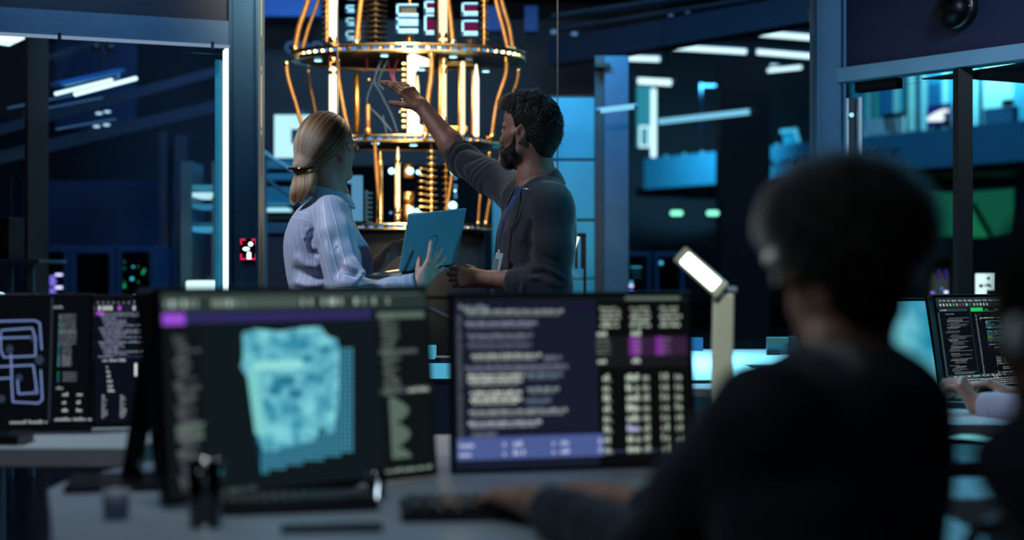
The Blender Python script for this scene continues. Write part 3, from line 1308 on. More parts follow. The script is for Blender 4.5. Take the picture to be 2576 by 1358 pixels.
    # cuffs of the pushed-up sleeves
    for nm, a, b, r in (('cuff', elR * .93 + wrR * .07, elR * .80 + wrR * .20, .0535), ('cuff', elL * .62 + wrL * .38, elL * .44 + wrL * .56, .0500)):
        e = unit(b - a)
        g1 = unit(np.cross(e, (0, 1, 0)))
        g2 = np.cross(e, g1)
        vs, fs, n = [], [], 40
        prof = [(-.3, .95), (0, 1.0), (.5, 1.03), (.95, 1.0), (1.0, .96), (1.0, .88), (.5, .84)]
        for t, k in prof:
            for i in range(n):
                w = 2 * PI * i / n
                vs.append(a + (b - a) * t + (g1 * math.cos(w) + g2 * math.sin(w)) * r * k)
        for j in range(len(prof) - 1):
            for i in range(n):
                fs.append((j * n + i, j * n + (i + 1) % n, (j + 1) * n + (i + 1) % n, (j + 1) * n + i))
        MB().add(vs, fs, True).build(nm, kn, root)
    collar('collar', W(1349, 462, 0), unit((-.93, -.36, 0)), unit((.36, -.93, 0)), .068, .070, .062, -.010, .062, .072, .22, kn, root, flare=.028, thick=.005)
    # zip: a dark placket slit, bright tape on the collar edge and the puller
    zc = mat('zip metal', '#9aa3ab', .3, .9)
    MB().tube([W(1300, 478, -.135), W(1313, 474, -.165), W(1330, 476, -.185), W(1348, 481, -.192)], .0016, 6).build('zip_edge', zc, root)
    MB().bar(W(1297, 494, -.125), W(1287, 511, -.125), .0045, .002, up=(0, -1, 0), bev=.0008).build('zip_puller', zc, root)
    # ---- hair: dense short sides, curly top
    G = Sdf()
    G.ell(H.at(-.006, 0, .030), (.112, .087, .106), H.R, .01)
    G.ell(H.at(.016, 0, .078), (.094, .08, .05), H.R, .03)
    G.cone(H.at(.066, .03, .078), H.at(.066, -.03, .078), .034, .034, .03)
    G.cone(H.at(-.058, 0, -.01), H.at(-.044, 0, -.085), .062, .047, .03)
    n1 = unit(H.f * .93 - H.u * .38)
    e1 = H.at(.008, 0, -.02)
    n2 = unit(H.f * .35 - H.u * .94)
    e2 = H.at(.05, 0, .055)
    n3 = unit(-H.u)
    e3 = H.at(-.05, 0, -.108)
    G.p.append((lambda p: np.minimum((p - e1) @ n1, np.maximum((p - e2) @ n2, (p - H.at(.112, 0, 0)) @ H.f)), _np([-1e9] * 3), _np([1e9] * 3), .006, 'i'))
    G.p.append((lambda p: (p - e3) @ n3, _np([-1e9] * 3), _np([1e9] * 3), .04, 'i'))
    hb = mat('black hair mass', '#080708', .75, var=.2, scale=60, bump=.8, bscale=300, spec=.25)
    for sg in (1, -1):      # clear around the ears
        G.ell(H.at(.0, sg * .092, -.018), (.026, .022, .036), H.R, .008, 's')

    def lumps(p, n):
        top = np.clip(((p - H.c) @ H.u - .02) / .05, 0, 1)
        return wob(p, 120, 21, 3) * .005 * top - .002 + wob(p, 60, 4, 2) * .003 * top
    G.build('hair', .0035, hb, root, disp=lumps)
    # curls
    c0 = H.at(-.005, 0, .03)
    d = RNG.normal(size=(16000, 3))
    d /= np.linalg.norm(d, axis=1)[:, None]
    lo, hi = np.full(len(d), .02), np.full(len(d), .25)
    for _ in range(16):
        mid = (lo + hi) / 2
        ins = G.eval(c0 + d * mid[:, None]) < 0
        lo, hi = np.where(ins, mid, lo), np.where(ins, hi, mid)
    st = c0 + d * lo[:, None]
    loc = H.local(st)
    top = np.clip((loc[:, 2] - .03) / .05, 0, 1)
    keep = (loc[:, 2] > -.06) & (RNG.uniform(size=len(d)) < .25 + .75 * top)
    keep &= ((st - e1) @ n1 < -.0005) | ((loc[:, 2] > .058))
    st, d, top = st[keep][:5200], d[keep][:5200], top[keep][:5200]
    flow = unit(-H.f * .6 - H.u * .2)
    pts = []
    ph = RNG.uniform(0, 6.28, len(st))
    ph2 = wob(st, 70, 3) * 3
    sway = np.stack([wob(st, 45, 30), wob(st, 45, 31), wob(st, 45, 32)], 1)
    L = .008 + .026 * top * RNG.uniform(.6, 1.1, len(st))
    fw = _np(H.f) * .5
    for j in range(10):
        t = j / 9
        g = st - d * .004 + d * (L * t * .22)[:, None] + (sway * .5 + fw * top[:, None] * .6 + flow * (1 - top)[:, None]) * (L * t)[:, None] * .8
        side = np.cross(d, H.f)
        r = (.0055 * top * t)[:, None]
        g = g + (side * np.cos(ph2 + t * 8)[:, None] + np.cross(side, d) * np.sin(ph2 + t * 8)[:, None]) * r
        pts.append(g)
    hm = hair_mat('black hair', (.004, .004, .004), .4, .5)
    hair_curves('curls', np.stack(pts, 1), .0008, hm, root, .5)
    # ---- beard
    B = Sdf()
    s, A = H.s, H.at
    for sg in (1, -1):
        B.cone(A(.078, sg * .014, -.106), A(.016, sg * .056, -.078), .023, .023, .02)
        B.cone(A(.06, sg * .04, -.085), A(.03, sg * .056, -.07), .019, .019, .015)
        B.cone(A(.016, sg * .059, -.076), A(.012, sg * .072, -.012), .02, .0085, .015)
        B.cone(A(.1, sg * .004, -.054), A(.088, sg * .03, -.07), .007, .008, .01)
        B.cone(A(.088, sg * .03, -.07), A(.06, sg * .048, -.09), .011, .017, .012)
    B.cone(A(.084, 0, -.096), A(.076, 0, -.111), .021, .018, .016)
    B.ell(A(.101, 0, -.0665), _np((.014, .021, .006)), H.R, .006, 's')

    def scruff(p, n):
        return wob(p, 260, 17, 3) * .0012
    B.build('beard', .003, hb, root, disp=scruff)
    bc = A(.05, 0, -.06)
    dd = RNG.normal(size=(9000, 3))
    dd /= np.linalg.norm(dd, axis=1)[:, None]
    lo, hi = np.full(len(dd), .002), np.full(len(dd), .16)
    for _ in range(15):
        mid = (lo + hi) / 2
        outp = B.eval(bc + dd * hi[:, None]) < 0
        ins = B.eval(bc + dd * mid[:, None]) < 0
        lo, hi = np.where(ins, mid, lo), np.where(ins, hi, mid)
    st = bc + dd * lo[:, None]
    ok = np.abs(B.eval(st)) < .002
    st, dd = st[ok][:3000], dd[ok][:3000]
    dn = dd * .5 + (H.f * .35 - H.u * .65)
    dn += RNG.normal(size=dn.shape) * .25
    pts = [st - dd * .003 + dn * (.008 * t / 4) for t in range(5)]
    hair_curves('beard_hairs', np.stack(pts, 1), .0005, hm, root, .4)
    # brows
    for sg in (1, -1):
        MB().tube([A(.1, sg * .012, .017), A(.097, sg * .03, .022), A(.084, sg * .05, .016)], [.003, .0042, .002], 8).build('eyebrow', hb, root)
    # ---- lanyard and badge hang on him: a thing of their own
    lb = mat('blue lanyard ribbon', '#1d3566', .6)
    bd = thing('id_badge', 'white card badge on a blue lanyard around the bearded man\'s neck', 'badge', Vector(W(1252, 657, -.14)))
    pth = [W(1312, 470, -.15), W(1300, 494, -.155), W(1284, 522, -.155), W(1270, 552, -.15), W(1261, 585, -.14), W(1256, 612, -.135), W(1255, 630, -.132)]
    pt2 = [W(1302, 468, -.07), W(1293, 492, -.12), W(1280, 522, -.135), W(1268, 552, -.14), W(1260, 585, -.135), W(1256, 612, -.133), W(1255, 630, -.131)]
    for pp in (pth, pt2):
        mbx = MB()
        for a, b in zip(pp[:-1], pp[1:]):
            mbx.bar(a, b, .0085, .0012, up=(-.35, -.94, 0))
        mbx.build('lanyard', lb, bd)
    e = Matrix.Rotation(math.radians(12), 3, 'Y') @ Matrix.Rotation(math.radians(-28), 3, 'Z')
    cc = Vector(W(1252, 660, -.146))
    card = MB().box(cc, (.030, .0022, .066), e, .001).build('card', mat('white card', '#93a9a8', .45, var=.04), bd)
    MB().box(cc + e @ Vector((-.004, -.0014, -.008)), (.017, .0006, .040), e).build('printed_panel', mat('printed grey', '#50666c', .5, var=.3, scale=200), card)
    MB().bar(W(1255, 628, -.134), W(1254, 640, -.142), .006, .004, up=(0, -1, 0)).build('clip', zc, bd)
    return root, H


woman, WH, _ = make_woman()
laptop = make_laptop()
man, MH = make_man()
# ------------------------------------------------------------------ the golden machine behind the glass
QY = 8.5
QX = (1028 - CX) / F * QY
KY = .55                                  # the plates are ovals, shallower than wide


def Q(px, py, dy=0.):
    return P(px, py, QY + dy)


GOLD = mat('polished gold', (1., .66, .30), .22, 1., var=.08, scale=9)
GOLDD = mat('satin gold', (.80, .42, .13), .34, 1., var=.15, scale=20)
BRONZE = mat('bronze cable', (.46, .23, .08), .5, .8, var=.25, scale=60, bump=.5, bscale=90)
DKGOLD = mat('dark bronze plate', (.05, .032, .02), .4, .7, var=.3, scale=6)
BLACKM = mat('black anodised', '#0b0f14', .45, .4)
TUBE = em((1., .76, .44), 1.7, 'amber painted glow')  # light reflected by polished gold rods, painted as glow
GLOWC = em((1., .86, .62), 2.0, 'cream painted glow')  # brighter reflections on rods and bracket, also painted as glow
LEDB = em((.10, .38, .85), .9, 'blue led')
LEDC = em((.42, .85, 1.), 2.6, 'cyan white led')
WHITEM = mat('pale module casing', '#4a94d2', .4, var=.05)


def make_machine():
    t = thing('quantum_computer', 'golden hanging quantum computer of round plates, rods and cables behind the glass', 'machine', Vector((QX, QY, .02)))

    def sq(mb):
        mb.v = [(x, QY + (y - QY) * KY, z) for x, y, z in mb.v]
        return mb

    def plate(R, yt, yb, nst, label):
        yn = QY - R * KY
        zt, zb = CZ - (yt - HZ) / F * yn, CZ - (yb - HZ) / F * yn
        h = zt - zb
        b = h * .34
        pl = sq(MB().lathe([(R - .05, zt - b), (R, zt - b), (R + .004, zt - b / 2), (R, zt), (R - .05, zt)], (QX, QY, 0), 96, smooth=False, close=True)
                .lathe([(R - .05, zb), (R - .002, zb), (R + .003, zb + b / 2), (R - .002, zb + b), (R - .05, zb + b)], (QX, QY, 0), 96, smooth=False, close=True)).build('plate', GOLD, t)
        sq(MB().lathe([(0.01, zb + .004), (R - .045, zb + .004), (R - .045, zt - .003), (.01, zt - .003)], (QX, QY, 0), 72, smooth=False, close=True)).build('plate_core', DKGOLD, pl)
        st = MB()
        led = MB()
        prof = [(R - .022, zb + b * .9), (R - .022, zt - b * .9)]
        led.lathe(prof, (QX, QY, 0), nst * 4, smooth=False)
        led.mi = [0 if k % 4 in (1, 2) else 1 for k in range(nst * 4)]
        n8 = nst * 8
        for k in range(n8):                                   # a toothed rim: each tooth is a stud between the plate's two bands
            w = 2 * PI * k / n8
            r = R - (.006 if k % 8 in (7, 0, 1) else .03)
            st.v += [(QX + r * math.cos(w), QY + r * math.sin(w) * KY, zb + b), (QX + r * math.cos(w), QY + r * math.sin(w) * KY, zt - b)]
        st.f = [(2 * k, 2 * ((k + 1) % n8), 2 * ((k + 1) % n8) + 1, 2 * k + 1) for k in range(n8)]
        st.sm, st.mi = [False] * n8, [0] * n8
        st.build('stud_rim', GOLD, pl)
        sq(led).build('light_ring', [LEDB, BLACKM], pl)
        return zt, zb
    z1 = plate(.70, 107, 131, 64, 1)
    z2 = plate(.555, 337, 357, 56, 2)
    z3 = plate(.505, 561, 579, 52, 3)

    def rod(px, y0, y1, w, m, dy=0., beads=(), name='rod', tip=False):
        Y = QY + dy
        r = w / 2 / F * Y
        a, b = P(px, y0, Y), P(px, y1, Y)
        L = (a - b).length
        pr = [(r * .4, 0), (r, r * .5), (r, L - r * .5), (r * .4, L)] if not tip else [(r, 0), (r, L * .8), (r * .8, L * .86), (r * .35, L)]
        o = MB().lathe(pr, b, 18).build(name, m, t)
        for py, bh, bw in beads:
            c = P(px, py, Y)
            hh, rr = bh / 2 / F * Y, bw / 2 / F * Y
            MB().lathe([(rr * .6, -hh), (rr, -hh * .6), (rr, hh * .6), (rr * .6, hh)], c, 18).build('collar', GOLD if m is not BRONZE else GOLDD, o)
        return o

    def cable(pts, w, m=BRONZE, dy=0., balls=True, name='cable'):
        vs = [P(x, y, QY + dy + (q[0] if q else 0)) for x, y, *q in pts]
        # smooth through the points
        out = []
        n = len(vs)
        for i in range(n - 1):
            p0, p1, p2, p3 = vs[max(i - 1, 0)], vs[i], vs[i + 1], vs[min(i + 2, n - 1)]
            for k in range(8):
                u = k / 8
                out.append(.5 * ((2 * p1) + (p2 - p0) * u + (2 * p0 - 5 * p1 + 4 * p2 - p3) * u * u + (3 * p1 - p0 - 3 * p2 + p3) * u ** 3))
        out.append(vs[-1])
        r = w / 2 / F * QY * .82
        mb = MB().tube(out, r * .96, 10)
        if m is BRONZE:                                   # braided rings
            L = sum((out[i + 1] - out[i]).length for i in range(len(out) - 1))
            for i in range(0, len(out) - 1):
                for u in (.25, .75):
                    c = out[i].lerp(out[i + 1], u)
                    d = (out[i + 1] - out[i]).normalized() * r * .35
                    mb.tube([c - d, c, c + d], [r * .85, r * 1.06, r * .85], 10, cap=False)
        o = mb.build(name, m, t)
        if balls:
            MB().ball(vs[0], r * 1.5).build('end_fitting', GOLD, o)
            MB().ball(vs[-1], r * 1.5).build('end_fitting', GOLD, o)
        return o
    # ---- first storey, above the upper plate
    cable([(792, -90), (775, 0), (752, 70), (742, 122)], 17, dy=-.1)
    cable([(818, -90), (801, 0), (776, 70), (760, 126)], 12, dy=.18, m=BRONZE)
    cable([(925, -90), (909, 0), (902, 60), (897, 108)], 15, dy=-.33)
    cable([(1120, -90), (1127, 0), (1133, 50), (1139, 108)], 16, dy=-.25)
    cable([(1232, -90), (1247, 0), (1265, 70), (1278, 124)], 13, dy=-.05)
    cable([(1244, -90), (1261, 0), (1281, 70), (1290, 126)], 14, dy=.05)
    rod(838, -90, 108, 21, GLOWC, -.32, [(100, 18, 24), (150, 12, 18)], 'painted_glow_rod')
    rod(1115, -90, 108, 20, TUBE, -.32, [(90, 18, 24), (105, 10, 18)], 'painted_glow_rod')
    rod(1107, -90, 108, 14, GOLDD, -.30)
    # pale control modules in columns
    for px, w, rows_, dy in ((1025, 56, ((-30, 24), (11, 36), (42, 20), (62, 24)), -.26), (1080, 26, ((-40, 30), (4, 30), (38, 52),), -.22), (1182, 42, ((-38, 34), (8, 34), (52, 40)), -.24), (881, 22, ((-20, 20), (14, 20), (46, 22), (78, 26)), -.05)):
        for yy, hh in rows_:
            Y = QY + dy
            k = Y / F
            c = P(px, yy + hh / 2, Y)
            m_ = MB()
            x0, x1, zt, zb = -w / 2 * k, w / 2 * k, hh / 2 * k, -hh / 2 * k
            m_.box(c + Vector((x0 + .008, 0, 0)), (.016, .05, zt * 2), None, .003)
            m_.box(c + Vector((0, 0, zt - .006)), (w * k, .05, .012), None, .003)
            m_.box(c + Vector((0, 0, zb + .014)), (w * k, .05, .028), None, .003)
            o = m_.build('control_module', WHITEM, t)
            MB().box(c + Vector((.006, .012, .004)), (w * k * .74, .03, hh * k * .55), None, .003).build('module_core', em((.30, .012, .09), .55, 'magenta chip glow') if px > 1040 else BLACKM, o)
            MB().lathe([(.006, 0), (.006, .004)], c + Vector((0, -.0265, zb + .014)), 12, Matrix.Rotation(PI / 2, 3, 'X')).build('screw', BLACKM, o)
    for px, y0, y1, w, dy in ((822, -60, 106, 22, -.2), (945, -60, 106, 60, -.1), (1218, -60, 106, 22, -.1), (905, -60, 100, 18, .05), (1030, 84, 108, 24, -.2), (1184, 100, 112, 26, -.25)):
        mb = MB()
        n = max(2, int((y1 - y0) / 13))
        Y = QY + dy
        for i in range(n):
            y = y0 + (y1 - y0) * (i + .5) / n
            r = w / 2 / F * Y
            mb.lathe([(r * .3, -.004), (r, -.003), (r, .003), (r * .3, .004)], P(px, y, Y), 20)
        mb.lathe([(w * .16 / F * Y, 0), (w * .16 / F * Y, (y1 - y0) / F * Y)], P(px, y1, Y), 10)
        mb.build('heat_sink', DKGOLD if w > 25 else GOLDD, t)
    # ---- second storey
    cable([(720, 160), (724, 195), (742, 255), (765, 322), (800, 345)], 13, dy=-.12)
    cable([(775, 180), (779, 210), (790, 262), (802, 330)], 9, dy=.25)
    cable([(849, 150), (852, 200), (866, 280), (878, 338)], 12, dy=-.25)
    cable([(1275, 150), (1272, 190), (1250, 260), (1238, 342)], 13, dy=-.15)
    cable([(1305, 176), (1301, 205), (1289, 242), (1270, 330)], 11, dy=0)
    cable([(1086, 134), (1085, 190), (1077, 250), (1070, 340)], 15, dy=-.33)
    rod(838, 168, 338, 20, GLOWC, -.32, [(183, 14, 22), (325, 12, 22)], 'painted_glow_rod')
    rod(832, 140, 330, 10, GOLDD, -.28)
    rod(1117, 146, 340, 12, TUBE, -.30, [(157, 20, 14), (178, 17, 16), (303, 19, 17)], 'painted_glow_rod')
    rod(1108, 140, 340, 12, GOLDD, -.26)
    rod(1164, 154, 338, 12, TUBE, -.25, (), 'painted_glow_rod')
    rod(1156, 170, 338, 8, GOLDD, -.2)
    rod(1198, 162, 343, 14, GLOWC, -.2, (), 'painted_glow_rod', True)
    rod(1189, 175, 338, 8, GOLDD, -.18)
    rod(898, 182, 336, 18, GOLDD, -.05)
    rod(926, 262, 336, 11, BRONZE, -.28, [(330, 16, 17)])
    rod(1050, 190, 336, 10, TUBE, -.24, (), 'painted_glow_rod', True)
    for x, y in ((928, 200), (1006, 281), (1012, 214)):
        MB().ball(Q(x, y, -.2), .011).build('bead', GOLD, t)
    # middle bracket, its bright reflection painted as glow
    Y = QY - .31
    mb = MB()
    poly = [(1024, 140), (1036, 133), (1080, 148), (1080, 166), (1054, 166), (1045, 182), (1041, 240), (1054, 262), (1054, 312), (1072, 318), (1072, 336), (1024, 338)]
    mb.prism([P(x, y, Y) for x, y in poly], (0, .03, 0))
    mb.build('painted_glow_bracket', GLOWC, t, bevel=.006)
    for i in range(12):
        MB().box(P(1016, 160 + i * 14.5, QY - .3), (.028, .03, .018), None, .005).build('bracket_rib', GOLD, t)
    MB().box(P(1040, 142, QY - .26), (.075, .05, .05), None, .012).build('bracket_mount', GOLDD, t)
    MB().box(P(1150, 160, QY - .12), (.20, .05, .035), None, .008).build('cross_bar', GOLDD, t)
    MB().box(P(1135, 325, QY - .12), (.20, .05, .035), None, .008).build('cross_bar', GOLDD, t)
    blue_c = mat('dark blue sleeve', '#16344f', .35, .2)
    for pts in ([(958, 150), (945, 190), (925, 240), (926, 265), (950, 290), (985, 330)], [(960, 150), (942, 200), (960, 240), (985, 290), (1000, 335)], [(975, 150), (952, 205), (965, 225)], [(962, 290), (972, 335)]):
        cable(pts, 8, blue_c, -.2, False, 'hose')
    mag = mat('magenta sleeve', '#5a1440', .35)
    for pts in ([(975, 150), (982, 185), (1000, 235)], [(1000, 150), (990, 190), (1008, 240)], [(918, 140), (924, 165), (915, 180)]):
        cable(pts, 8, mag, -.12, False, 'hose')
    for x, y in ((800, 153), (967, 141), (1140, 144), (1180, 155), (1222, 180), (1060, 176), (945, 361), (1040, 366)):
        z = z1[1] if y < 300 else z2[1]
        Y = (z - CZ - .003) * F / (HZ - y)
        MB().lathe([(.001, -.004), (.022, -.004), (.022, .0), (.001, .0)], (P(x, y, Y).x, Y, z - .001), 20).build('downlight', LEDC, t)
    # ---- third storey
    cable([(943, 356), (946, 420), (951, 480), (957, 540)], 12, dy=-.26)
    rod(957, 380, 562, 13, GOLD, -.26, [(410, 14, 13), (552, 14, 14)], 'rod', True)
    rod(950, 470, 562, 8, GOLDD, -.22)
    rod(1001, 370, 562, 11, TUBE, -.26, [(405, 18, 16), (530, 18, 16), (550, 20, 15)], 'painted_glow_rod', True)
    rod(995, 420, 560, 6, GOLDD, -.22)
    cable([(1140, 420), (1133, 470), (1127, 510), (1122, 560)], 11, dy=-.24)
    cable([(1232, 385), (1222, 440), (1209, 490), (1203, 560)], 9, dy=-.1)
    cable([(1264, 380), (1252, 430), (1234, 495), (1222, 560)], 11, dy=-.05)
    mb = MB()
    for i in range(12):
        y = 380 + i * 15.8
        r = (14 + .9 * i * .4) / F * (QY - .2)
        c = P(1086, y, QY - .22)
        mb.lathe([(r * .15, -.016), (r * .35, -.010), (r, -.003), (r, .003), (r * .2, .006)], c, 22)
        if i > 2:
            mb.lathe([(r * .2, -.008), (r * .8, -.003), (r * .8, .003), (r * .2, .006)], P(1060, y - 4, QY - .1), 22)
            mb.box(P(1070, y - 2, QY - .14), (.07, .015, .006))
    mb.lathe([(.008, 0), (.008, .48)], P(1086, 562, QY - .22), 10)
    mb.build('heat_exchanger', GOLD, t)
    mb = MB()
    for i in range(9):
        mb.lathe([(.004, -.01), (.028, -.003), (.028, .003), (.006, .006)], P(1122, 398 + i * 15.8, QY - .05), 18)
    mb.lathe([(.006, 0), (.006, .42)], P(1122, 560, QY - .05), 10)
    mb.build('heat_exchanger', GOLDD, t)
    for y, h in ((430, 34), (496, 26), (535, 42)):
        c = P(1028, y, QY - .2)
        hh = h / 2 / F * QY
        o = MB().lathe([(.012, -hh), (.032, -hh), (.032, hh), (.012, hh)], c, 24).build('canister', GOLDD, t)
        MB().lathe([(.0335, -hh * .35), (.036, 0), (.0335, hh * .35)], c, 24).build('band', GOLD, o)
    for x, y, r, m in ((985, 430, .020, LEDC), (1032, 430, .022, LEDC), (1052, 433, .014, LEDC), (1033, 528, .022, LEDC), (1049, 530, .015, LEDC), (1140, 431, .016, LEDC), (1139, 517, .026, LEDC), (1145, 480, .008, LEDC), (983, 535, .009, LEDB)):
        MB().ball(P(x, y, QY - .30), r, 14, (1, .6, 1)).build('indicator_lamp', m, t)
    for i, y in enumerate((445, 470, 492)):
        MB().box(P(1146, y, QY - .2), (.022, .02, .034), None, .004).build('connector', em((.15, .4, .75), .45, 'blue connector glow'), t)
    pl = MB().span(P(884, 441, QY + .10), P(913, 556, QY + .13), .003).build('side_panel', em((.16, .44, .72), .62, 'blue backlit panel'), t)
    MB().span(P(873, 441, QY + .10), P(884, 462, QY + .13), .003).build('panel_tab', em((.16, .44, .72), .62, 'blue backlit panel'), pl)
    mb = MB()
    for i in range(7):
        mb.box(P(930, 486 + i * 12, QY + .05), (.035, .03, .012))
    mb.span(P(918, 478, QY + .05), P(926, 556, QY + .07))
    mb.build('comb_panel', mat('blue comb', '#175a82', .4), t)
    # ---- dark shield below the lowest plate, foot and hanger
    zb = z3[1]
    sh = sq(MB().lathe([(.43, .45), (.455, .50), (.455, zb - .012), (.30, zb - .012)], (QX, QY, 0), 72)).build('shield', mat('dark gloss shield', '#0c131c', .55, var=.05, spec=.12), t)
    sq(MB().lathe([(.459, 1.02), (.463, 1.03), (.459, 1.04)], (QX, QY, 0), 72)).build('seam', BLACKM, sh)
    sq(MB().lathe([(.02, .02), (.40, .02), (.40, .06), (.12, .09), (.12, .46), (.43, .46)], (QX, QY, 0), 48)).build('pedestal', BLACKM, t)
    zt = z1[0]
    for sx in (-.45, 0, .45):
        MB().lathe([(.012, zt), (.012, 4.6)], (QX + sx, QY + .1, 0), 12).build('hanger_rod', GOLDD, t)
    sq(MB().lathe([(.02, 3.2), (.78, 3.2), (.78, 3.25), (.02, 3.25)], (QX, QY, 0), 72, smooth=False)).build('top_plate', GOLD, t)
    return t


machine = make_machine()
# ------------------------------------------------------------------ the hall
NAVY = mat('navy painted steel', '#16263f', .55, .1, var=.15, scale=3)
NAVYD = mat('dark navy panel', '#172537', .6, var=.2, scale=2)
STEEL = mat('blue grey steel', '#356382', .6, .1, var=.12, scale=5, bump=.1, bscale=40)
STEELL = mat('pale grey steel', '#7f93a8', .4, .2, var=.08, scale=6)
DARK = mat('near black metal', '#111419', .5, .3)
REFLB = mat('painted dark reflection', '#221f1e', .8, var=.25, scale=4)
TEAL = mat('teal partition', '#1d86a8', .5, var=.12, scale=2)
WHITEP = mat('white laminate', '#c9d3d8', .35, var=.05)
GLASS = glass_mat('clear pane', (.96, .985, 1.), -.16)
FLUO = em((.66, .95, 1.), 1.6, 'fluorescent tube')
REFLC = em((.22, .62, .85), 1.1, 'dim cyan tube')  # reflected light bars painted as dim tubes


def struct(mb, name, m, bevel=0.):
    o = mb.build(name, m, None, bevel=bevel)
    o['kind'] = 'structure'
    return o


class Line:
    """a straight run on the ground seen between two pixel columns"""

    def __init__(s, pa, Ya, pb, Yb):
        s.a = Vector(((pa - CX) / F * Ya, Ya))
        s.b = Vector(((pb - CX) / F * Yb, Yb))
        s.d = (s.b - s.a).normalized()
        n = Vector((-s.d.y, s.d.x))
        s.n = n if n.y > 0 else -n

    def off(s, k):
        q = Line.__new__(Line)
        q.a, q.b, q.d, q.n = s.a + s.n * k, s.b + s.n * k, s.d, s.n
        return q

    def at(s, px):
        k = (px - CX) / F
        r = s.b - s.a
        t = (k * s.a.y - s.a.x) / (r.x - k * r.y)
        return s.a + r * t

    def z(s, px, py):
        return CZ - (py - HZ) / F * s.at(px).y

    def p(s, px, py):
        q = s.at(px)
        return Vector((q.x, q.y, CZ - (py - HZ) / F * q.y))

    def panel(s, mb, px0, px1, z0, z1, th=.03):
        a, b = s.at(px0), s.at(px1)
        n = s.n * th
        return mb.prism([(a.x, a.y, z0), (b.x, b.y, z0), (b.x, b.y, z1), (a.x, a.y, z1)], (n.x, n.y, 0))


# shell
struct(MB().span((-14, -4, -.1), (22, 36, 0)), 'floor', mat('dark polished floor', '#0c1016', .25, var=.2, scale=3))
struct(MB().span((-14, 36, 0), (22, 36.2, 8)), 'wall_back', NAVYD)
struct(MB().span((-14.2, -4, 0), (-14, 36, 8)), 'wall_left', NAVYD)
struct(MB().span((22, -4, 0), (22.2, 36, 8)), 'wall_right', NAVYD)
struct(MB().span((-14, -4.2, 0), (22, -4, 8)), 'wall_front', NAVYD)
struct(MB().span((-14, -4, 8), (22, 36, 8.2)), 'ceiling', mat('dark ceiling', '#141b26', .8))

# ---- glazed front between the two steel columns
GY = 7.0


def column(px0, px1, Y, z1, m, name, flange=True):
    a, b = (px0 - CX) / F * Y, (px1 - CX) / F * Y
    mb = MB().span((a, Y - .03, 0), (b, Y + .10, z1), .004)
    if flange:
        w = .014
        mb.span((a - .002, Y - .055, 0), (a + w, Y + .12, z1), .003).span((b - w, Y - .055, 0), (b + .002, Y + .12, z1), .003)
    return struct(mb, name, m)


column(581, 654, GY, 3.6, STEEL, 'trim_1')
column(2050, 2122, GY, 3.6, STEEL, 'trim_2')
g0 = [654, 848, 1403, 2050]
for i in range(3):
    a, b = (g0[i] - CX) / F * GY, (g0[i + 1] - CX) / F * GY
    struct(MB().span((a + .003, GY + .02, .02), (b - .003, GY + .028, 3.6)), 'window_%d' % (i + 1), GLASS)
edge = mat('polished pane edge', '#8c9096', .25, .7)
for i, px in enumerate((848, 1403)):
    x = (px - CX) / F * GY
    struct(MB().span((x - .0028, GY + .012, .02), (x + .0028, GY + .034, 3.6)), 'trim_%d' % (i + 3), edge)
clip = thing('clamp_mount', 'small pale clamp on the pane joint right of the bearded man\'s head', 'clamp', P(1403, 360, GY))
for y in (352, 366):
    MB().box(P(1403, y, GY - .002), (.012, .02, .016), None, .002).build('jaw', mat('pale clamp', '#cfc9c4', .3), clip)
# wings
LW = Line(0, 6.62, 581, GY)
RW = Line(2122, GY, 2576, 6.26)
struct(LW.panel(MB(), -420, 581, 0.0, 2.24, .008), 'window_4', GLASS)
struct(RW.panel(MB(), 2166, 2900, 0.0, 2.06, .008), 'window_5', GLASS)
zb, zt = LW.z(581, 118), LW.z(581, 58)
mb = MB()
LW.off(-.05).panel(mb, -420, 581, zb, zt, .1)
struct(mb, 'trim_5', mat('blue grey beam', '#477193', .5, var=.1, scale=4, bump=.2, bscale=18))
mb = MB()
LW.off(-.03).panel(mb, -420, 581, zt, 3.6, .06)
struct(mb, 'wall_header_left', NAVY)
mb = MB()
LW.off(-.055).panel(mb, -420, 578, zb - .014, zb, .02)
o = mb.build('bright_strip', em((.45, .65, .95), .42, 'painted edge reflection'))  # bright reflection along the lip painted as a weak glow
props(o, 'thin lip under the left beam with a painted light reflection', 'light strip')
for i, px in enumerate((150, 535)):
    p = LW.off(-.06).p(px, 84 + px * .057)
    tag = MB().box(p, (.012, .02, .034)).build('cable_clip', DARK)
    props(tag, ('small black clip on the left beam near the outer edge of the photo', 'small black clip on the left beam beside the steel column')[i], 'clip')
zb, zt = RW.z(2122, 209), RW.z(2122, 174)
mb = MB()
RW.off(-.05).panel(mb, 2098, 2900, zb, zt, .1)
struct(mb, 'trim_6', mat('pale blue beam', '#749db5', .45, var=.08, scale=4))
mb = MB()
RW.off(-.03).panel(mb, 2098, 2900, zt, 3.6, .06)
struct(mb, 'wall_header_right', mat('indigo header', '#141c3a', .6, var=.1, scale=3))
mb = MB()
RW.off(.02).panel(mb, 2150, 2255, zb - .05, zb, .05)
struct(mb, 'trim_7', DARK)
# door frame pieces under the right beam
for i, (px, w, m) in enumerate(((2105, 20, STEELL), (2127, 9, WHITEP), (2160, 9, WHITEP), (2145, 22, NAVYD))):
    p = RW.at(px)
    k = w / 2 / F * p.y
    struct(MB().span((p.x - k, p.y - .06 + .012 * i, .0), (p.x + k, p.y + .02, 2.02 if i else 2.09), .003), 'trim_%d' % (8 + i), m)
p = RW.p(2136, 292)
o = MB().ball(p - Vector((0, .05, 0)), .012).build('frame_lamp', em((.3, .7, .9), 1.2))
props(o, 'tiny cyan lamp on the door frame under the right beam', 'lamp')
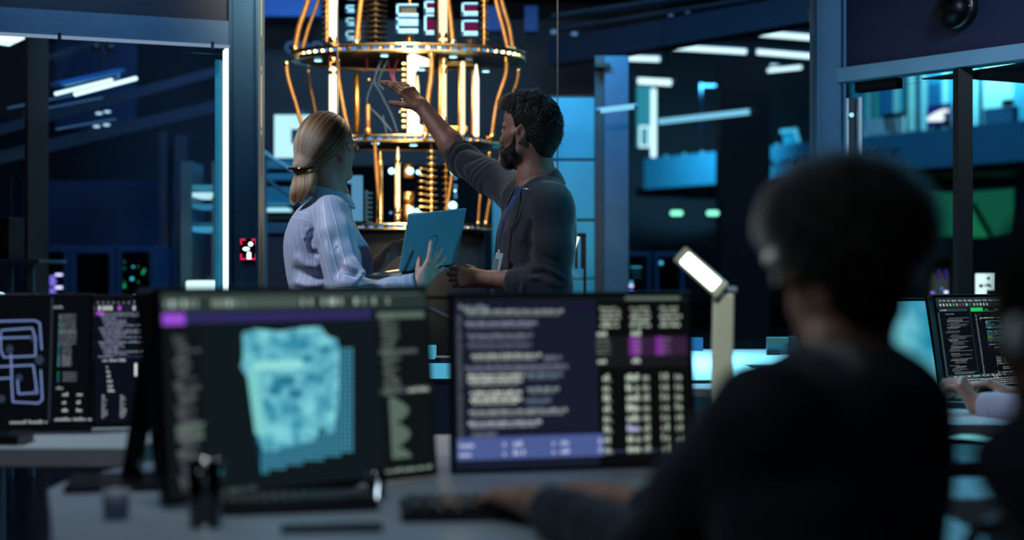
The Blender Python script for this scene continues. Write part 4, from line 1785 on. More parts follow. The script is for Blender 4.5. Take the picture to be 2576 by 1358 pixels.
# dark mullion of the right wing
p = RW.at(2422)
struct(MB().span((p.x - .033, p.y - .04, 0), (p.x + .033, p.y + .04, 2.10)), 'trim_12', mat('dark mullion', '#08080a', .7))
struct(MB().prism([P(2318, 197, 6.62), P(2640, 146, 6.3), P(2640, 214, 6.3), P(2576, 206, 6.36), P(2440, 196, 6.5)], (.02, .05, 0)), 'trim_20', mat('dark soffit', '#0b0e14', .7))
# camera dome
c = RW.off(-.06).p(2403, 22)
cam_t = thing('dome_camera', 'black dome security camera on the dark wall panel above the right beam', 'camera', c)
nrm = Vector((-RW.n.x, -RW.n.y, 0))
Rm = nrm.to_track_quat('Z', 'Y').to_matrix()
k = 54 / F * c.y
MB().lathe([(k * .55, -.03), (k, -.03), (k, .0), (k * .93, .012), (k * .75, .016)], c, 40, Rm).build('housing', mat('black plastic', '#07080a', .35), cam_t)
MB().lathe([(k * .75 * math.cos(a), .012 + k * .62 * math.sin(a)) for a in np.linspace(0, PI / 2, 9)], c - Vector((0, 0, k * .08)), 36, Rm).build('dome', mat('smoked dome', '#020304', .4, spec=.2), cam_t)
MB().lathe([(.001, .0), (.005, .0), (.005, .006), (.001, .006)], c + Rm @ Vector((k * .85, 0, .012)), 10, Rm).build('screw', STEELL, cam_t)
# sign on the left column
c = P(626, 627, GY - .045)
sg = thing('wall_sign', 'small black lit pictogram sign with red corners on the left steel column', 'sign', c)
k = GY / F
MB().box(c, (44 * k, .012, 56 * k), None, .003).build('plate', mat('black sign plate', '#040506', .4), sg)
red = em((.85, .02, .09), .8, 'red sign light')
for sx in (-1, 1):
    for sz in (-1, 1):
        o = MB().box(c + Vector((sx * 14 * k, -.008, sz * 24 * k)), (13 * k, .003, 6 * k)).box(c + Vector((sx * 18.5 * k, -.008, sz * 19 * k)), (5 * k, .003, 16 * k)).build('corner_mark', red, sg)
wl = em((.75, .95, 1.), 1.5, 'white sign light')
MB().ball(c + Vector((5 * k, -.007, 13 * k)), 6.5 * k, 14, (1, .3, 1)).ball(c + Vector((-6 * k, -.007, 1 * k)), 7 * k, 14, (1.35, .3, .8)) \
    .box(c + Vector((1 * k, -.007, -18 * k)), (12 * k, .004, 15 * k), None, .0019).ball(c + Vector((1 * k, -.007, -11 * k)), 6 * k, 12, (1, .3, 1)).build('pictogram', wl, sg)
# light tube beside the left column
ls = thing('bright_strip', 'tall white light tube standing against the left steel column', 'light strip', PZ(570, GY - .02, 0))
Y = GY - .0
mb = MB()
mb.prism([P(561, 128, Y), P(582, 106, Y), P(582, 1200, Y), P(561, 1200, Y)], (0, .03, 0))
mb.build('diffuser', em((.72, .95, 1.), 2.3, 'white light tube'), ls)
struct(MB().span(P(541, 150, GY + .06), P(561, 1250, GY + .12)), 'trim_13', mat('teal jamb', '#2a8fb0', .5))
# ceiling light at the far left
mb = MB()
mb.prism([P(-60, 90, 9.0), P(72, 93, 9.6), P(23, 116, 9.0), P(-60, 104, 8.6)], (0, .0, .03))
o = mb.build('ceiling_light', em((.62, .9, .95), 1.6, 'ceiling panel glow'))
props(o, 'slanting pale ceiling light at the top left corner under the beam', 'ceiling light')

# ------------------------------------------------------------------ left bay, seen through the left wing
struct(MB().span(P(62, -60, 9.0), P(122, 1110, 9.4)), 'trim_14', REFLB)  # solid band stands in for a blurred reflection in the glass
struct(MB().span(P(140, 60, 14), P(345, 330, 14.2)), 'wall_panel_upper', mat('blue wall panel', '#15315a', .6, var=.2, scale=1.5))
struct(MB().span(P(60, 455, 14), P(470, 780, 14.2)), 'wall_panel_lower', mat('blue wall panel', '#15315a', .6, var=.2, scale=1.5))
for i, (px0, px1, y0) in enumerate(((400, 434, 330), (440, 484, 340), (487, 545, 560))):
    struct(MB().span(P(px0, y0, 12.5), P(px1, 1010, 12.7)), 'wall_pier_%d' % (i + 1), NAVY)


def tube_light(pa, pb, Y0, Y1, r, m, label, housing=True, group=None, name='ceiling_tube_light'):
    a, b = P(*pa, Y0), P(*pb, Y1)
    t = thing(name, label, 'tube light', (a + b) / 2, group=group)
    k = r / F * (Y0 + Y1) / 2
    MB().tube([a, b], k, 12).build('tube', m, t)
    d = (b - a).normalized()
    MB().tube([a - d * k * .8, a + d * k * .5], k * 1.1, 10).build('end_cap', STEEL, t)
    MB().tube([b - d * k * .5, b + d * k * .8], k * 1.1, 10).build('end_cap', STEEL, t)
    if housing:
        up = Vector((0, 0, k * 1.6))
        MB().bar(a + up, b + up, k * 2.2, k * 1.2).build('housing', STEEL, t)
    return t


t = thing('pendant_lamp', 'hanging twin tube lamp with a blue metal hood at upper left', 'lamp', P(240, 215, 10))
MB().bar(P(140, 214, 10), P(300, 178, 10.6), .1, .03).build('hood', mat('blue hood', '#2a66a8', .4), t)
MB().bar(P(160, 216, 9.9), P(292, 186, 10.4), .02, .01).build('hood_trim', mat('bright trim', '#9fd0f0', .3, .5), t)
MB().tube([P(140, 236, 9.9), P(281, 201, 10.5)], .013, 10).build('tube', FLUO, t)
MB().tube([P(189, 237, 9.6), P(342, 197, 10.2)], .015, 10).build('tube', FLUO, t)
MB().tube([P(297, 178, 10.6), P(298, 196, 10.4), P(290, 199, 10.3)], .012, 8).build('bracket', STEELL, t)
MB().tube([P(259, 100, 10.5), P(259, 186, 10.5)], .010, 8).build('hanger', DARK, t)
for i, (x, y) in enumerate(((241, 119), (278, 121))):
    o = MB().ball(P(x, y, 10.2), .034, 14).build('spotlight', DARK)
    props(o, ('black round spotlight, the outer of the pair above the twin tube lamp', 'black round spotlight, the inner of the pair above the twin tube lamp')[i], 'spotlight')
for i, (a, b, w, m, lab) in enumerate((((-20, 330), (560, 175), 24, NAVY, 'uppermost slanting roof beam in the left bay'), ((-20, 400), (560, 262), 30, NAVY, 'lower slanting roof beam in the left bay'), ((120, 150), (250, 104), 10, NAVYD, 'short dark beam meeting the twin spotlights'))):
    o = MB().bar(P(*a, 11.5), P(*b, 13), .12, w / F * 12).build('roof_beam', m)
    props(o, lab, 'beam')
for i, (a, b, lab) in enumerate((((18, 273), (250, 226), 'thin shiny pipe just below the twin tube lamp'), ((60, 284), (258, 246), 'second thin shiny pipe below the twin tube lamp'), ((140, 326), (290, 300), 'thin shiny pipe under the upper slanting beam'))):
    o = MB().tube([P(*a, 10.8), P(*b, 11.4)], .008, 8).build('ceiling_pipe', STEELL)
    props(o, lab, 'pipe')
for i, (x, y) in enumerate(((249, 285), (270, 281), (243, 318), (268, 314))):
    o = MB().ball(P(x, y, 11.0), .016, 10, (1.8, 1, .7)).build('beam_lamp', em((.55, .85, 1.), .9, 'small beam lamp'))
    props(o, ('small pale lamp on the upper slanting beam, outer one', 'small pale lamp on the upper slanting beam, inner one', 'small pale lamp under the upper slanting beam, outer one', 'small pale lamp under the upper slanting beam, inner one')[i], 'lamp')
struct(MB().span(P(-300, -80, 16), P(655, 1000, 16.2)), 'wall_left_bay', mat('left bay wall', '#16273a', .7, var=.2, scale=1))
# server cabinets
FRAME = mat('cabinet blue', '#214878', .5, .1, var=.1)


def cabinet(px0, px1, py0, Y, label, leds, m=FRAME, group='server cabinets along the back of the left bay'):
    a, b = P(px0, py0, Y), P(px1, py0, Y)
    h = a.z
    w = b.x - a.x
    t = thing('server_cabinet', label, 'cabinet', Vector(((a.x + b.x) / 2, Y + .3, 0)), group=group)
    MB().span((a.x, Y + .02, 0), (b.x, Y + .6, h), .004).build('body', m, t)
    d = MB()
    fw = w * .14
    for q in (((a.x + .003, 0.02), (a.x + fw, h - .01)), ((b.x - fw, .02), (b.x - .003, h - .01)), ((a.x + fw, h - fw * 1.1), (b.x - fw, h - .01)), ((a.x + fw, .02), (b.x - fw, .1))):
        d.span((q[0][0], Y - .02, q[0][1]), (q[1][0], Y + .02, q[1][1]), .002)
    dr = d.build('door', m, t)
    MB().span((a.x + fw, Y - .004, .1), (b.x - fw, Y + .012, h - fw * 1.1)).build('dark_glass', mat('dark cabinet glass', '#050709', .15), dr)
    MB().span((a.x + fw * .4, Y - .03, h * .45), (a.x + fw * .6, Y - .02, h * .55)).build('handle', STEELL, dr)
    for x, y, w_, h_, mm in leds:
        k = Y / F
        c = P(x, y, Y - .012)
        MB().box(c, (w_ * k, .006, h_ * k), None, min(w_, h_) * k * .3).build('status_light', mm, t)
    return t


VIO = em((.28, .22, 1.), .75, 'violet led')
VIOW = em((.62, .62, 1.), 1.7, 'pale violet led')
GRN = em((.03, .65, .25), .5, 'green led')
GRND = em((.02, .3, .14), .35, 'dim green led')
CYN = em((.08, .6, .85), .9, 'cyan led')
cabinet(72, 176, 618, 12, 'blue server cabinet with violet lights, left of the row', [(132, 706, 13, 26, VIO), (132, 735, 13, 20, VIO), (148, 691, 18, 6, VIOW), (148, 723, 18, 7, VIOW), (140, 708, 5, 6, VIO), (140, 740, 5, 5, VIO)])
cabinet(177, 292, 619, 12, 'blue server cabinet with an unlit dark door, middle of the row', [])
cabinet(294, 392, 619, 12, 'blue server cabinet with scattered green lights, beside the dark pier', [(363, 680, 5, 9, GRN), (359, 686, 6, 8, GRN), (332, 701, 8, 8, CYN), (313, 719, 6, 10, GRN), (313, 709, 5, 5, GRND), (335, 671, 5, 5, CYN), (347, 671, 5, 5, GRND), (348, 709, 5, 7, GRND), (313, 659, 5, 6, GRND), (313, 675, 5, 6, GRND), (340, 745, 8, 4, CYN)])
# bench with dark equipment at the far left
Y = 8.0
t = thing('workbench', 'blue steel bench with a shelf at the left edge behind the monitors', 'bench', PZ(60, Y, 0))
MB().span(P(-220, 652, Y), P(168, 664, Y + .5), .004).build('worktop', STEEL, t)
MB().span(P(-220, 742, Y), P(100, 750, Y + .4), .004).build('shelf', STEELL, t)
for px in (-200, 27, 80):
    MB().span(P(px - 9, 664, Y + .1), P(px + 9, 664, Y + .14) - Vector((0, 0, P(0, 664, Y).z)), .002).build('leg', STEEL, t)
o = MB().span(P(-60, 546, Y + .1), P(61, 651, Y + .35), .006).build('equipment_box', mat('black equipment', '#06080a', .6))
props(o, 'black equipment box standing on the blue steel bench', 'box')
o = MB().tube([P(27, 440, Y + .2), P(26, 500, Y + .2), P(27, 545, Y + .2)], .006, 8).build('cable', DARK)
props(o, 'black cable rising from the equipment box on the bench', 'cable')
o = MB().ball(P(0, 742, Y - .2), .02, 12, (1.4, 1, .8)).build('shelf_lamp', em((.55, .9, 1.), 1.6))
props(o, 'small bright lamp on the shelf of the blue bench', 'lamp')
# shelving beside the light tube
Y = 10.
t = thing('shelf_unit', 'shelf unit with glowing shelf edges left of the white light tube', 'shelves', PZ(520, Y, 0))
MB().span(P(481, 405, Y), P(487, 1000, Y + .4)).build('post', STEEL, t)
MB().span(P(556, 405, Y), P(562, 1000, Y + .4)).build('post', STEEL, t)
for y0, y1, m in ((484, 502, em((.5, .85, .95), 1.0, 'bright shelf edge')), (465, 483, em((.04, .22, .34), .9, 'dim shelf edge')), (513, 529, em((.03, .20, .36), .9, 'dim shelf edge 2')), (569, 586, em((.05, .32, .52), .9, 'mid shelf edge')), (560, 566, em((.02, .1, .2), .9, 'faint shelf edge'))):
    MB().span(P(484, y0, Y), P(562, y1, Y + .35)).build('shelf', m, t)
t = thing('light_box', 'glowing pale light box at the foot of the white light tube', 'light box', P(515, 745, 9))
MB().span(P(467, 706, 9), P(563, 770, 9.3), .01).build('diffuser', em((.66, .95, .92), 1.5, 'light box glow'), t)
MB().span(P(465, 739, 8.98), PZ(565, 9.32, 0)).build('base', STEEL, t)

# ------------------------------------------------------------------ middle bay
struct(MB().span(P(600, -120, 13.6), P(812, 50, 13.8)), 'wall_panel_middle', mat('bright blue wall', '#2c5fa8', .6, var=.1))
struct(MB().span(P(640, 50, 14.5), P(1500, 420, 14.7)), 'wall_panel_rear', mat('rear navy panel', '#070f1d', .6))
struct(MB().span(P(1216, 15, 13.), P(1262, 86, 13.2)).span(P(1320, 15, 13.), P(1352, 88, 13.2)), 'wall_panel_small', mat('bright blue wall', '#2c5fa8', .6))
mb = MB()
text_mb(mb, 'COO', .155, P(716, 133, 13.5), (1, 0, 0), (0, 0, 1), .02, 1.05)
o = mb.build('wall_lettering', em((.08, .26, .55), .55, 'blue lettering light'))
props(o, 'blue lettering COO on the dark wall at the upper plate\'s left end', 'sign')
Y = 12.
t = thing('wall_screen', 'large bright cyan screen on the wall behind the blonde woman\'s head', 'screen', P(735, 400, Y))
MB().box((P(735, 343, Y)), (100 / F * Y, .06, 118 / F * Y), None, .02).build('casing', DARK, t)
MB().box(P(735, 343, Y - .035), (90 / F * Y, .01, 108 / F * Y), None, .004).build('display', em((.50, .86, .93), 1.15, 'big screen glow'), t)
MB().box(P(752, 343, Y - .045), (38 / F * Y, .01, 36 / F * Y)).build('dark_window', em((.005, .05, .10), 1., 'screen dark window'), t)
MB().tube([P(764, 290, Y - .06), P(758, 284, Y - .06), P(764, 278, Y - .06)], .008, 8).build('camera_clip', STEELL, t)
t = thing('cyan_cabinet', 'cyan lit cabinet with dark bands left of the blonde woman', 'cabinet', PZ(720, 11.6, 0))
for y0, y1, m in ((404, 432, TEAL), (436, 460, TEAL), (470, 518, TEAL), (548, 556, DARK), (560, 590, STEEL), (596, 1000, NAVY)):
    MB().span(P(655, y0, 11.6), P(800, y1, 11.9), .01).build('panel', m, t)
MB().span(P(655, 404, 11.9), PZ(800, 12.0, 0)).build('back', DARK, t)
MB().span(P(655, 522, 11.55), P(735, 533, 11.8), .01).build('light_bar', em((.42, .82, .95), 1.1, 'cabinet light bar'), t)
t = thing('handrail', 'pale slanting handrail beside the blonde woman\'s ponytail', 'handrail', P(720, 480, 10.6))
MB().tube([P(660, 380, 10.6), P(692, 402, 10.6), P(775, 455, 10.6)], .016, 10).build('top_rail', mat('bright rail', '#9fd8ee', .3, .3), t)
MB().tube([P(660, 440, 10.6), P(692, 468, 10.6), P(775, 520, 10.6)], .014, 10).build('lower_rail', STEEL, t)
for px, y in ((668, 384), (775, 455)):
    MB().tube([P(px, y, 10.6), PZ(px, 10.6, 0)], .012, 8).build('post', STEEL, t)

# cyan partition behind the man
Y = 10.2
mb = MB()
for x0, x1, y0, y1 in ((1238, 1384, 470, 1000), (1388, 1496, 246, 401), (1388, 1496, 406, 552), (1388, 1496, 558, 700), (1388, 1496, 704, 1000)):
    mb.span(P(x0, y0, Y), P(x1, y1, Y + .05), .006)
struct(mb, 'wall_partition', TEAL)
struct(MB().span(P(1384, 240, Y + .01), P(1500, 1010, Y + .12)), 'wall_partition_frame', DARK)
# steel column right of it
struct(MB().span(P(1521, 140, Y - .2), P(1576, 1050, Y), .004), 'trim_15', mat('blue column', '#1f4c70', .5, var=.08))
struct(MB().span(P(1497, 140, Y - .1), P(1521, 1050, Y)), 'trim_16', NAVYD)
o = MB().span(P(1497, 158, Y - .25), P(1531, 176, Y - .1)).build('sensor_box', DARK)
props(o, 'small black sensor box near the top of the blue column', 'box')
# big roof beam running to the right column
o = MB()
o.prism([P(1380, 100, 12.8), P(2050, -20, 10.6), P(2050, 51, 10.6), P(1380, 164, 12.8)], (.1, .22, 0))
struct(o, 'trim_17', mat('blue roof girder', '#172b47', .5, .1, var=.15, scale=3))
for i, (a, b, r, lab) in enumerate((((1390, 45), (1900, -30), .03, 'dark duct high above the roof girder'), ((1390, 78), (2040, -25), .02, 'thin dark pipe just above the roof girder'))):
    o = MB().tube([P(*a, 13.2), P(*b, 11.5)], r, 10).build('ceiling_pipe', NAVY)
    props(o, lab, 'pipe')
for i, (x, y) in enumerate(((1686, 35), (1728, 27), (1393, 80), (1445, 85))):
    o = MB().ball(P(x, y, 12.4), .02, 10, (1.6, 1, 1)).build('beam_lamp', em((.12, .3, .6), .6, 'blue beam lamp'))
    props(o, ('faint blue lamp above the girder, left of a pair', 'faint blue lamp above the girder, right of a pair', 'faint blue lamp right beside the tall pane joint', 'faint blue lamp above the girder\'s left end')[i], 'lamp')

# ------------------------------------------------------------------ right bay and its gallery
G = 'tube lights of the right bay'
for pa, pb, Y0, Y1, r, m, lab in (
        ((1908, 84), (2047, 95), 20, 20, 6.5, FLUO, 'uppermost long tube light beside the right steel column'),
        ((1690, 119), (1880, 130), 20, 20, 6, FLUO, 'long tube light directly under the roof girder'),
        ((1900, 130), (2047, 142), 20, 20, 6, FLUO, 'long tube light in line with the one under the girder'),
        ((1576, 146), (1662, 149), 22, 22, 6, FLUO, 'short tube light over the blue column\'s right side'),
        ((1600, 203), (1692, 208), 22, 22, 7.5, FLUO, 'short thick tube light above the teal door'),
        ((1926, 166), (1962, 168), 22, 22, 4.5, FLUO, 'very short tube light crossing the slanted one'),
        ((1928, 178), (2018, 169), 21, 21, 4.5, FLUO, 'slanted tube light left of the right steel column'),
        ((1506, 278), (1598, 267), 9.6, 9.6, 7, REFLC, 'dim cyan tube light in front of the blue column'),  # a reflection, built as a dim glowing tube
        ((1658, 306), (1892, 280), 21, 19, 6.5, REFLC, 'long dim cyan tube light over the empty gallery')):  # another reflected bar painted as a tube
    tube_light(pa, pb, Y0, Y1, r, m, lab, r < 7.2 and m is FLUO, G)
Y = 24.
t = thing('teal_door', 'teal lit door with a glowing frame below a short tube light', 'door', PZ(1622, Y, 2.6))
MB().span(P(1603, 216, Y), P(1638, 372, Y + .1)).build('leaf', em((.03, .34, .46), .75, 'teal door glow'), t)
MB().span(P(1638, 222, Y - .05), P(1650, 396, Y + .05), .02).build('light_bar', em((.6, .93, 1.), 1.5, 'door light bar'), t)
mb = MB()
for a, b in (((1608, 316), (1634, 322)), ((1608, 365), (1634, 371)), ((1608, 316), (1613, 371)), ((1629, 316), (1634, 371))):
    mb.span(P(*a, Y - .06), P(*b, Y - .02))
mb.build('window_frame', em((.6, .93, 1.), 1.2, 'door window light'), t)
for i, (pts, lab) in enumerate((([(1764, 210), (1764, 330)], 'blue upright pipe left on the dark rear wall'), ([(1812, 158), (1812, 208)], 'short blue pipe hanging beside the dark pier'), ([(1764, 216), (1808, 216)], 'blue cross pipe joining the two upright pipes'))):
    o = MB().tube([P(x, y, 25) for x, y in pts], .022, 8).build('ceiling_pipe', STEEL)
    props(o, lab, 'pipe')
struct(MB().span(P(1500, 100, 33), P(2080, 760, 33.2)), 'wall_gallery_rear', NAVYD)
struct(MB().span(P(1812, 140, 21.5), P(1924, 1000, 22), .01), 'trim_18', mat('dark pier', '#0b1420', .7, var=.1))
BL = Line(1620, 29, 2600, 21.6)
z0, z1 = 2.895, 3.515
mb = MB()
BL.panel(mb, 1620, 1809, z0, z1, .12)
BL.panel(mb, 1915, 2640, z0, z1, .12)
struct(mb, 'wall_parapet', mat('gallery parapet', '#3a93b8', .5, var=.06, scale=1))
mb = MB()
BL.off(.12).panel(mb, 1600, 2640, z0 - .12, z0 + .04, 2.6)
struct(mb, 'floor_gallery', DARK)
mb = MB()
d3 = Vector((BL.d.x, BL.d.y, 0))
q = BL.off(-.012)
a = q.at(1888)
b = q.at(2263)
mb2 = MB()
text_mb(mb2, 'MAINTENANCE', .21, (0, 0, 0), (1, 0, 0), (0, 0, 1), .01, 1.06)
wd = max(v[0] for v in mb2.v)
text_mb(mb, 'MAINTENANCE', .21, Vector((a.x, a.y, q.z(1930, 423))), d3, (0, 0, 1), .01, 1.06, squeeze=(b - a).length / wd)
o = mb.build('gallery_lettering', mat('black lettering', '#04060c', .6))
props(o, 'black lettering MAINTENANCE along the gallery parapet', 'lettering')
for i, px in enumerate((1676, 1721, 1766, 1955, 2010, 2176, 2228, 2296, 2345, 2465, 2482)):
    p = BL.off(.06).at(px)
    o = MB().ball((p.x, p.y, z1 + .012), .034, 10).build('parapet_bolt', mat('bright bolt', '#8fd0e6', .3, .3))
    props(o, 'small round bright bolt on top of the gallery parapet', 'bolt', 'parapet bolts')
# gallery back wall of lit panels
BB = BL.off(1.9)
wallm = [TEAL, mat('pale lit panel', '#8fd9dd', .5), DARK, mat('mid cyan panel', '#2a9fc0', .5), mat('blue panel', '#1a6fa4', .5), mat('green panel', '#3fae9e', .5)]
mb = MB()
for x0, x1, m in ((2140, 2180, 3), (2180, 2190, 1), (2190, 2197, 4), (2197, 2210, 5), (2210, 2248, 4), (2248, 2262, 1), (2262, 2274, 3), (2274, 2284, 2), (2284, 2303, 1), (2303, 2311, 2), (2311, 2317, 4), (2317, 2331, 1), (2331, 2371, 3), (2371, 2385, 1), (2385, 2436, 3), (2436, 2441, 1), (2441, 2450, 3), (2450, 2458, 1), (2458, 2464, 3), (2464, 2473, 2), (2473, 2549, 1), (2549, 2640, 3)):
    mb.m = m
    BB.panel(mb, x0, x1, 2.9, 5.2, .06 + (.05 if m == 2 else 0))
o = mb.build('wall_gallery_lit', wallm)
o['kind'] = 'structure'
mb = MB()
for i in range(12):
    BB.off(-.05).panel(mb, 2336, 2366, 3.6 + i * .085, 3.645 + i * .085, .02)
o = mb.build('louvre_panel', wallm[4])
props(o, 'louvred cyan panel on the lit gallery wall above the purple screen', 'panel')


def gpanel(px0, px1, y0, y1, k, m, name, parent, th=.04):
    L = BL.off(k)
    mb_ = MB()
    L.panel(mb_, px0, px1, L.z((px0 + px1) / 2, y1), L.z((px0 + px1) / 2, y0), th)
    return mb_.build(name, m, parent)


pc = BL.off(.7).p(2225, 345)
t = thing('gallery_desk', 'white glowing desk screen with dark frame at the gallery\'s left part', 'desk screen', pc)
gpanel(2175, 2240, 300, 346, .7, mat('bright white board', '#cdeef8', .5), 'board', t)
gpanel(2242, 2273, 294, 346, .7, mat('bright white board', '#cdeef8', .5), 'board', t)
gpanel(2222, 2270, 284, 297, .5, DARK, 'top_bar', t)
for x in (2232, 2246):
    mb = MB().bar(BL.off(.4).p(x - 3, 300), BL.off(.4).p(x + 5, 348), .04, .05)
    mb.build('leg', DARK, t)
pc = BL.off(.6).p(2362, 330)
t = thing('gallery_monitor', 'purple and white monitor on the gallery beside the dark mullion', 'monitor', pc)
gpanel(2332, 2390, 262, 320, .6, em((.015, .03, .26), .6, 'purple screen'), 'screen', t)
L = BL.off(.57)
mb = MB()
pp = [L.p(2334, 305), L.p(2334, 296), L.p(2350, 285), L.p(2372, 275), L.p(2386, 274), L.p(2386, 282), L.p(2372, 284), L.p(2376, 300), L.p(2372, 304)]
mb.prism(pp, (-.01, -.01, 0))
mb.build('screen_shape', em((.85, .95, 1.), 1.3, 'white screen shape'), t)
gpanel(2332, 2390, 312, 322, .56, DARK, 'lower_bezel', t)
mb = MB().bar(BL.off(.3).p(2378, 285), BL.off(.3).p(2390, 322), .05, .06)
mb.build('stand', DARK, t)
gpanel(2388, 2402, 272, 324, .5, mat('bright white board', '#cdeef8', .5), 'side_board', t)
pc = BL.off(.7).p(2510, 310)
t = thing('gallery_divider', 'pale blue padded screen with a black box on the gallery right of the mullion', 'screen divider', pc)
gpanel(2474, 2548, 270, 310, .7, mat('pale blue felt', '#5fb8dc', .8, var=.15, scale=20, bump=.3), 'padding', t, .15)
gpanel(2520, 2547, 250, 266, .65, DARK, 'black_box', t)
# chair on the gallery left of the right column
t = thing('gallery_chair', 'pale cyan chair on the gallery above the lettering', 'chair', BL.off(.5).p(1985, 362))
gpanel(1962, 2003, 324, 334, .5, mat('pale chair', '#7fd0e0', .5), 'top_rail', t)
gpanel(1970, 1998, 336, 366, .55, mat('mid cyan panel', '#2a9fc0', .5), 'backrest', t)
MB().tube([BL.off(.5).p(1997, 324), BL.off(.5).p(2004, 340), BL.off(.5).p(2010, 362)], .04, 10).build('arm', mat('pale chair', '#7fd0e0', .5), t)
# green lit windows below the gallery
Y = 24.
gw = em((.006, .10, .055), .8, 'green window light')
gw2 = em((.008, .17, .07), .8, 'green window light corner')
t = struct(MB().span(P(2330, 484, Y), P(2406, 594, Y + .05)), 'window_6', gw)
mb = MB()
mb.prism([P(2438, 482, Y), P(2551, 474, Y), P(2551, 590, Y), P(2438, 598, Y)], (0, .05, 0))
t = struct(mb, 'window_7', gw)
mb = MB().prism([P(2440, 520, Y - .02), P(2484, 597, Y - .02), P(2440, 597, Y - .02)], (0, .02, 0))
struct(mb, 'window_8', gw2)
struct(MB().bar(P(2446, 512, Y - .05), P(2492, 592, Y - .05), .05, .16, up=(0, -1, 0)), 'trim_19', mat('painted window shadow', '#06281c', .6))  # diagonal shadow across the window, built as a dark bar
for i, x in enumerate((1702, 1793)):
    t = thing('wall_lamp', ('glowing green lamp on the dark wall, the left of two', 'glowing green lamp on the dark wall beside the dark pier')[i], 'lamp', P(x, 536, 19))
    MB().box(P(x, 536, 19), (36 / F * 19, .08, 18 / F * 19), None, .035, 4).build('casing', DARK, t)
    MB().box(P(x, 536, 18.95), (31 / F * 19, .06, 12.5 / F * 19), None, .03, 4).build('diffuser', em((.25, 1., .62), 1.7, 'green lamp glow'), t)
RB = 'server cabinets of the right bay'
cabinet(1572, 1638, 634, 13, 'blue server cabinet with violet lights below the blue column', [(1588, 710, 7, 7, CYN), (1588, 719, 9, 7, VIOW), (1588, 733, 9, 6, VIO), (1600, 672, 26, 2, CYN), (1600, 684, 24, 2, em((.02, .14, .24), .6)), (1602, 696, 20, 2, em((.02, .14, .24), .6))], FRAME, RB)
cabinet(1646, 1722, 634, 13, 'blue server cabinet with a single cyan light behind the desk lamp', [(1663, 661, 9, 9, CYN)], FRAME, RB)
cabinet(2316, 2400, 640, 9.5, 'dark server cabinet with violet lights behind the curly hair', [(2362, 690, 8, 26, em((.05, .03, .25), .5)), (2380, 690, 8, 26, em((.05, .03, .25), .5)), (2369, 726, 9, 8, em((.1, .3, .9), .5)), (2380, 735, 10, 8, VIOW), (2346, 736, 10, 7, VIO)], DARK, RB)
t = thing('lit_poster', 'white lit board with dark blots left of the code monitor\'s top', 'board', P(2480, 745, 9))
MB().span(P(2461, 688, 9), P(2497, 780, 9.06), .004).build('board', em((.72, .97, .95), 1.2, 'lit board glow'), t)
MB().span(P(2476, 778, 9.01), PZ(2482, 9.05, 0)).build('post', DARK, t)
mb = MB()
for x, y, r in ((2468, 719, 6), (2479, 718, 3), (2487, 717, 5), (2488, 700, 5), (2493, 719, 4)):
    mb.ball(P(x, y, 8.995), r / F * 9, 12, (1, .15, .8))
mb.box(P(2494, 736, 8.99), (20 / F * 9, .01, 14 / F * 9))
mb.build('dark_blots', DARK, t)
# illuminated white table beyond the foreground monitors
t = thing('white_table', 'long white table under cyan light behind the desk lamp', 'table', Vector((.8, 5.8, 0)))
MB().prism([(.50, 4.5, .77), (.93, 4.5, .77), (.93, 5.7, .77), (1.34, 5.7, .77), (1.34, 6.85, .77), (.50, 6.85, .77)], (0, 0, .03)).build('tabletop', WHITEP, t, bevel=.004)
MB().span((.52, 4.53, .66), (.91, 4.56, .72), .003).build('front_rail', WHITEP, t)
for x, y in ((.56, 4.6), (.87, 4.6), (.56, 6.75), (1.28, 6.75), (1.28, 5.76)):
    MB().span((x - .02, y - .02, 0), (x + .02, y + .02, .77)).build('leg', STEELL, t)
o = MB().span(P(1640, 850, 6.7), Vector((.90, 6.75, .80))).build('low_screen', mat('blue low screen', '#1c5f8a', .5))
props(o, 'low blue divider standing on the white table left of the desk lamp post', 'divider')
o = MB().tube([(.505, 4.68, .806), (.7, 4.70, .806), (.925, 4.64, .806)], .006, 8).build('cable', DARK)
props(o, 'dark cable lying across the white table', 'cable')
t = thing('table_monitor', 'small greenish monitor with a black stand at the right end of the white table', 'monitor', Vector((P(1965, 905, 6.3).x, 6.35, .80)))
MB().span(P(1930, 848, 6.35), Vector((P(1990, 905, 6.38).x, 6.38, .80)), .004).build('screen', mat('greenish screen', '#2b5f6e', .4), t)
MB().span(P(1930, 851, 6.34), P(1985, 864, 6.35)).build('green_band', em((.06, .22, .2), .5), t)
MB().span(P(1988, 846, 6.3), Vector((P(1999, 908, 6.36).x, 6.36, .80))).build('stand', DARK, t)
MB().span(P(1930, 882, 6.33), P(1960, 896, 6.35)).build('dark_panel', DARK, t)
# bits seen in the gap between the two foreground monitors
t = thing('side_table', 'low cyan lit cabinet seen between the two foreground monitors', 'cabinet', PZ(1105, 5.9, 0))
MB().span(P(1060, 870, 5.9), P(1098, 900, 6.0), .004).build('screen', em((.08, .42, .62), .75, 'gap screen'), t)
MB().span(P(1060, 914, 5.9), P(1150, 944, 6.1), .004).build('panel', em((.08, .42, .62), .9, 'gap screen 2'), t)
MB().span(P(1060, 944, 5.92), PZ(1150, 6.1, 0)).build('body', NAVY, t)
MB().span(P(1060, 900, 5.92), P(1150, 914, 6.1)).build('band', NAVYD, t)
o = MB().tube([P(1040, 752, 4.3), P(1065, 770, 4.3), P(1100, 786, 4.3), P(1140, 806, 4.3)], .007, 8).build('hanging_cable', mat('grey cable', '#77808a', .4))
props(o, 'grey cable hanging in the gap between the two foreground monitors', 'cable')
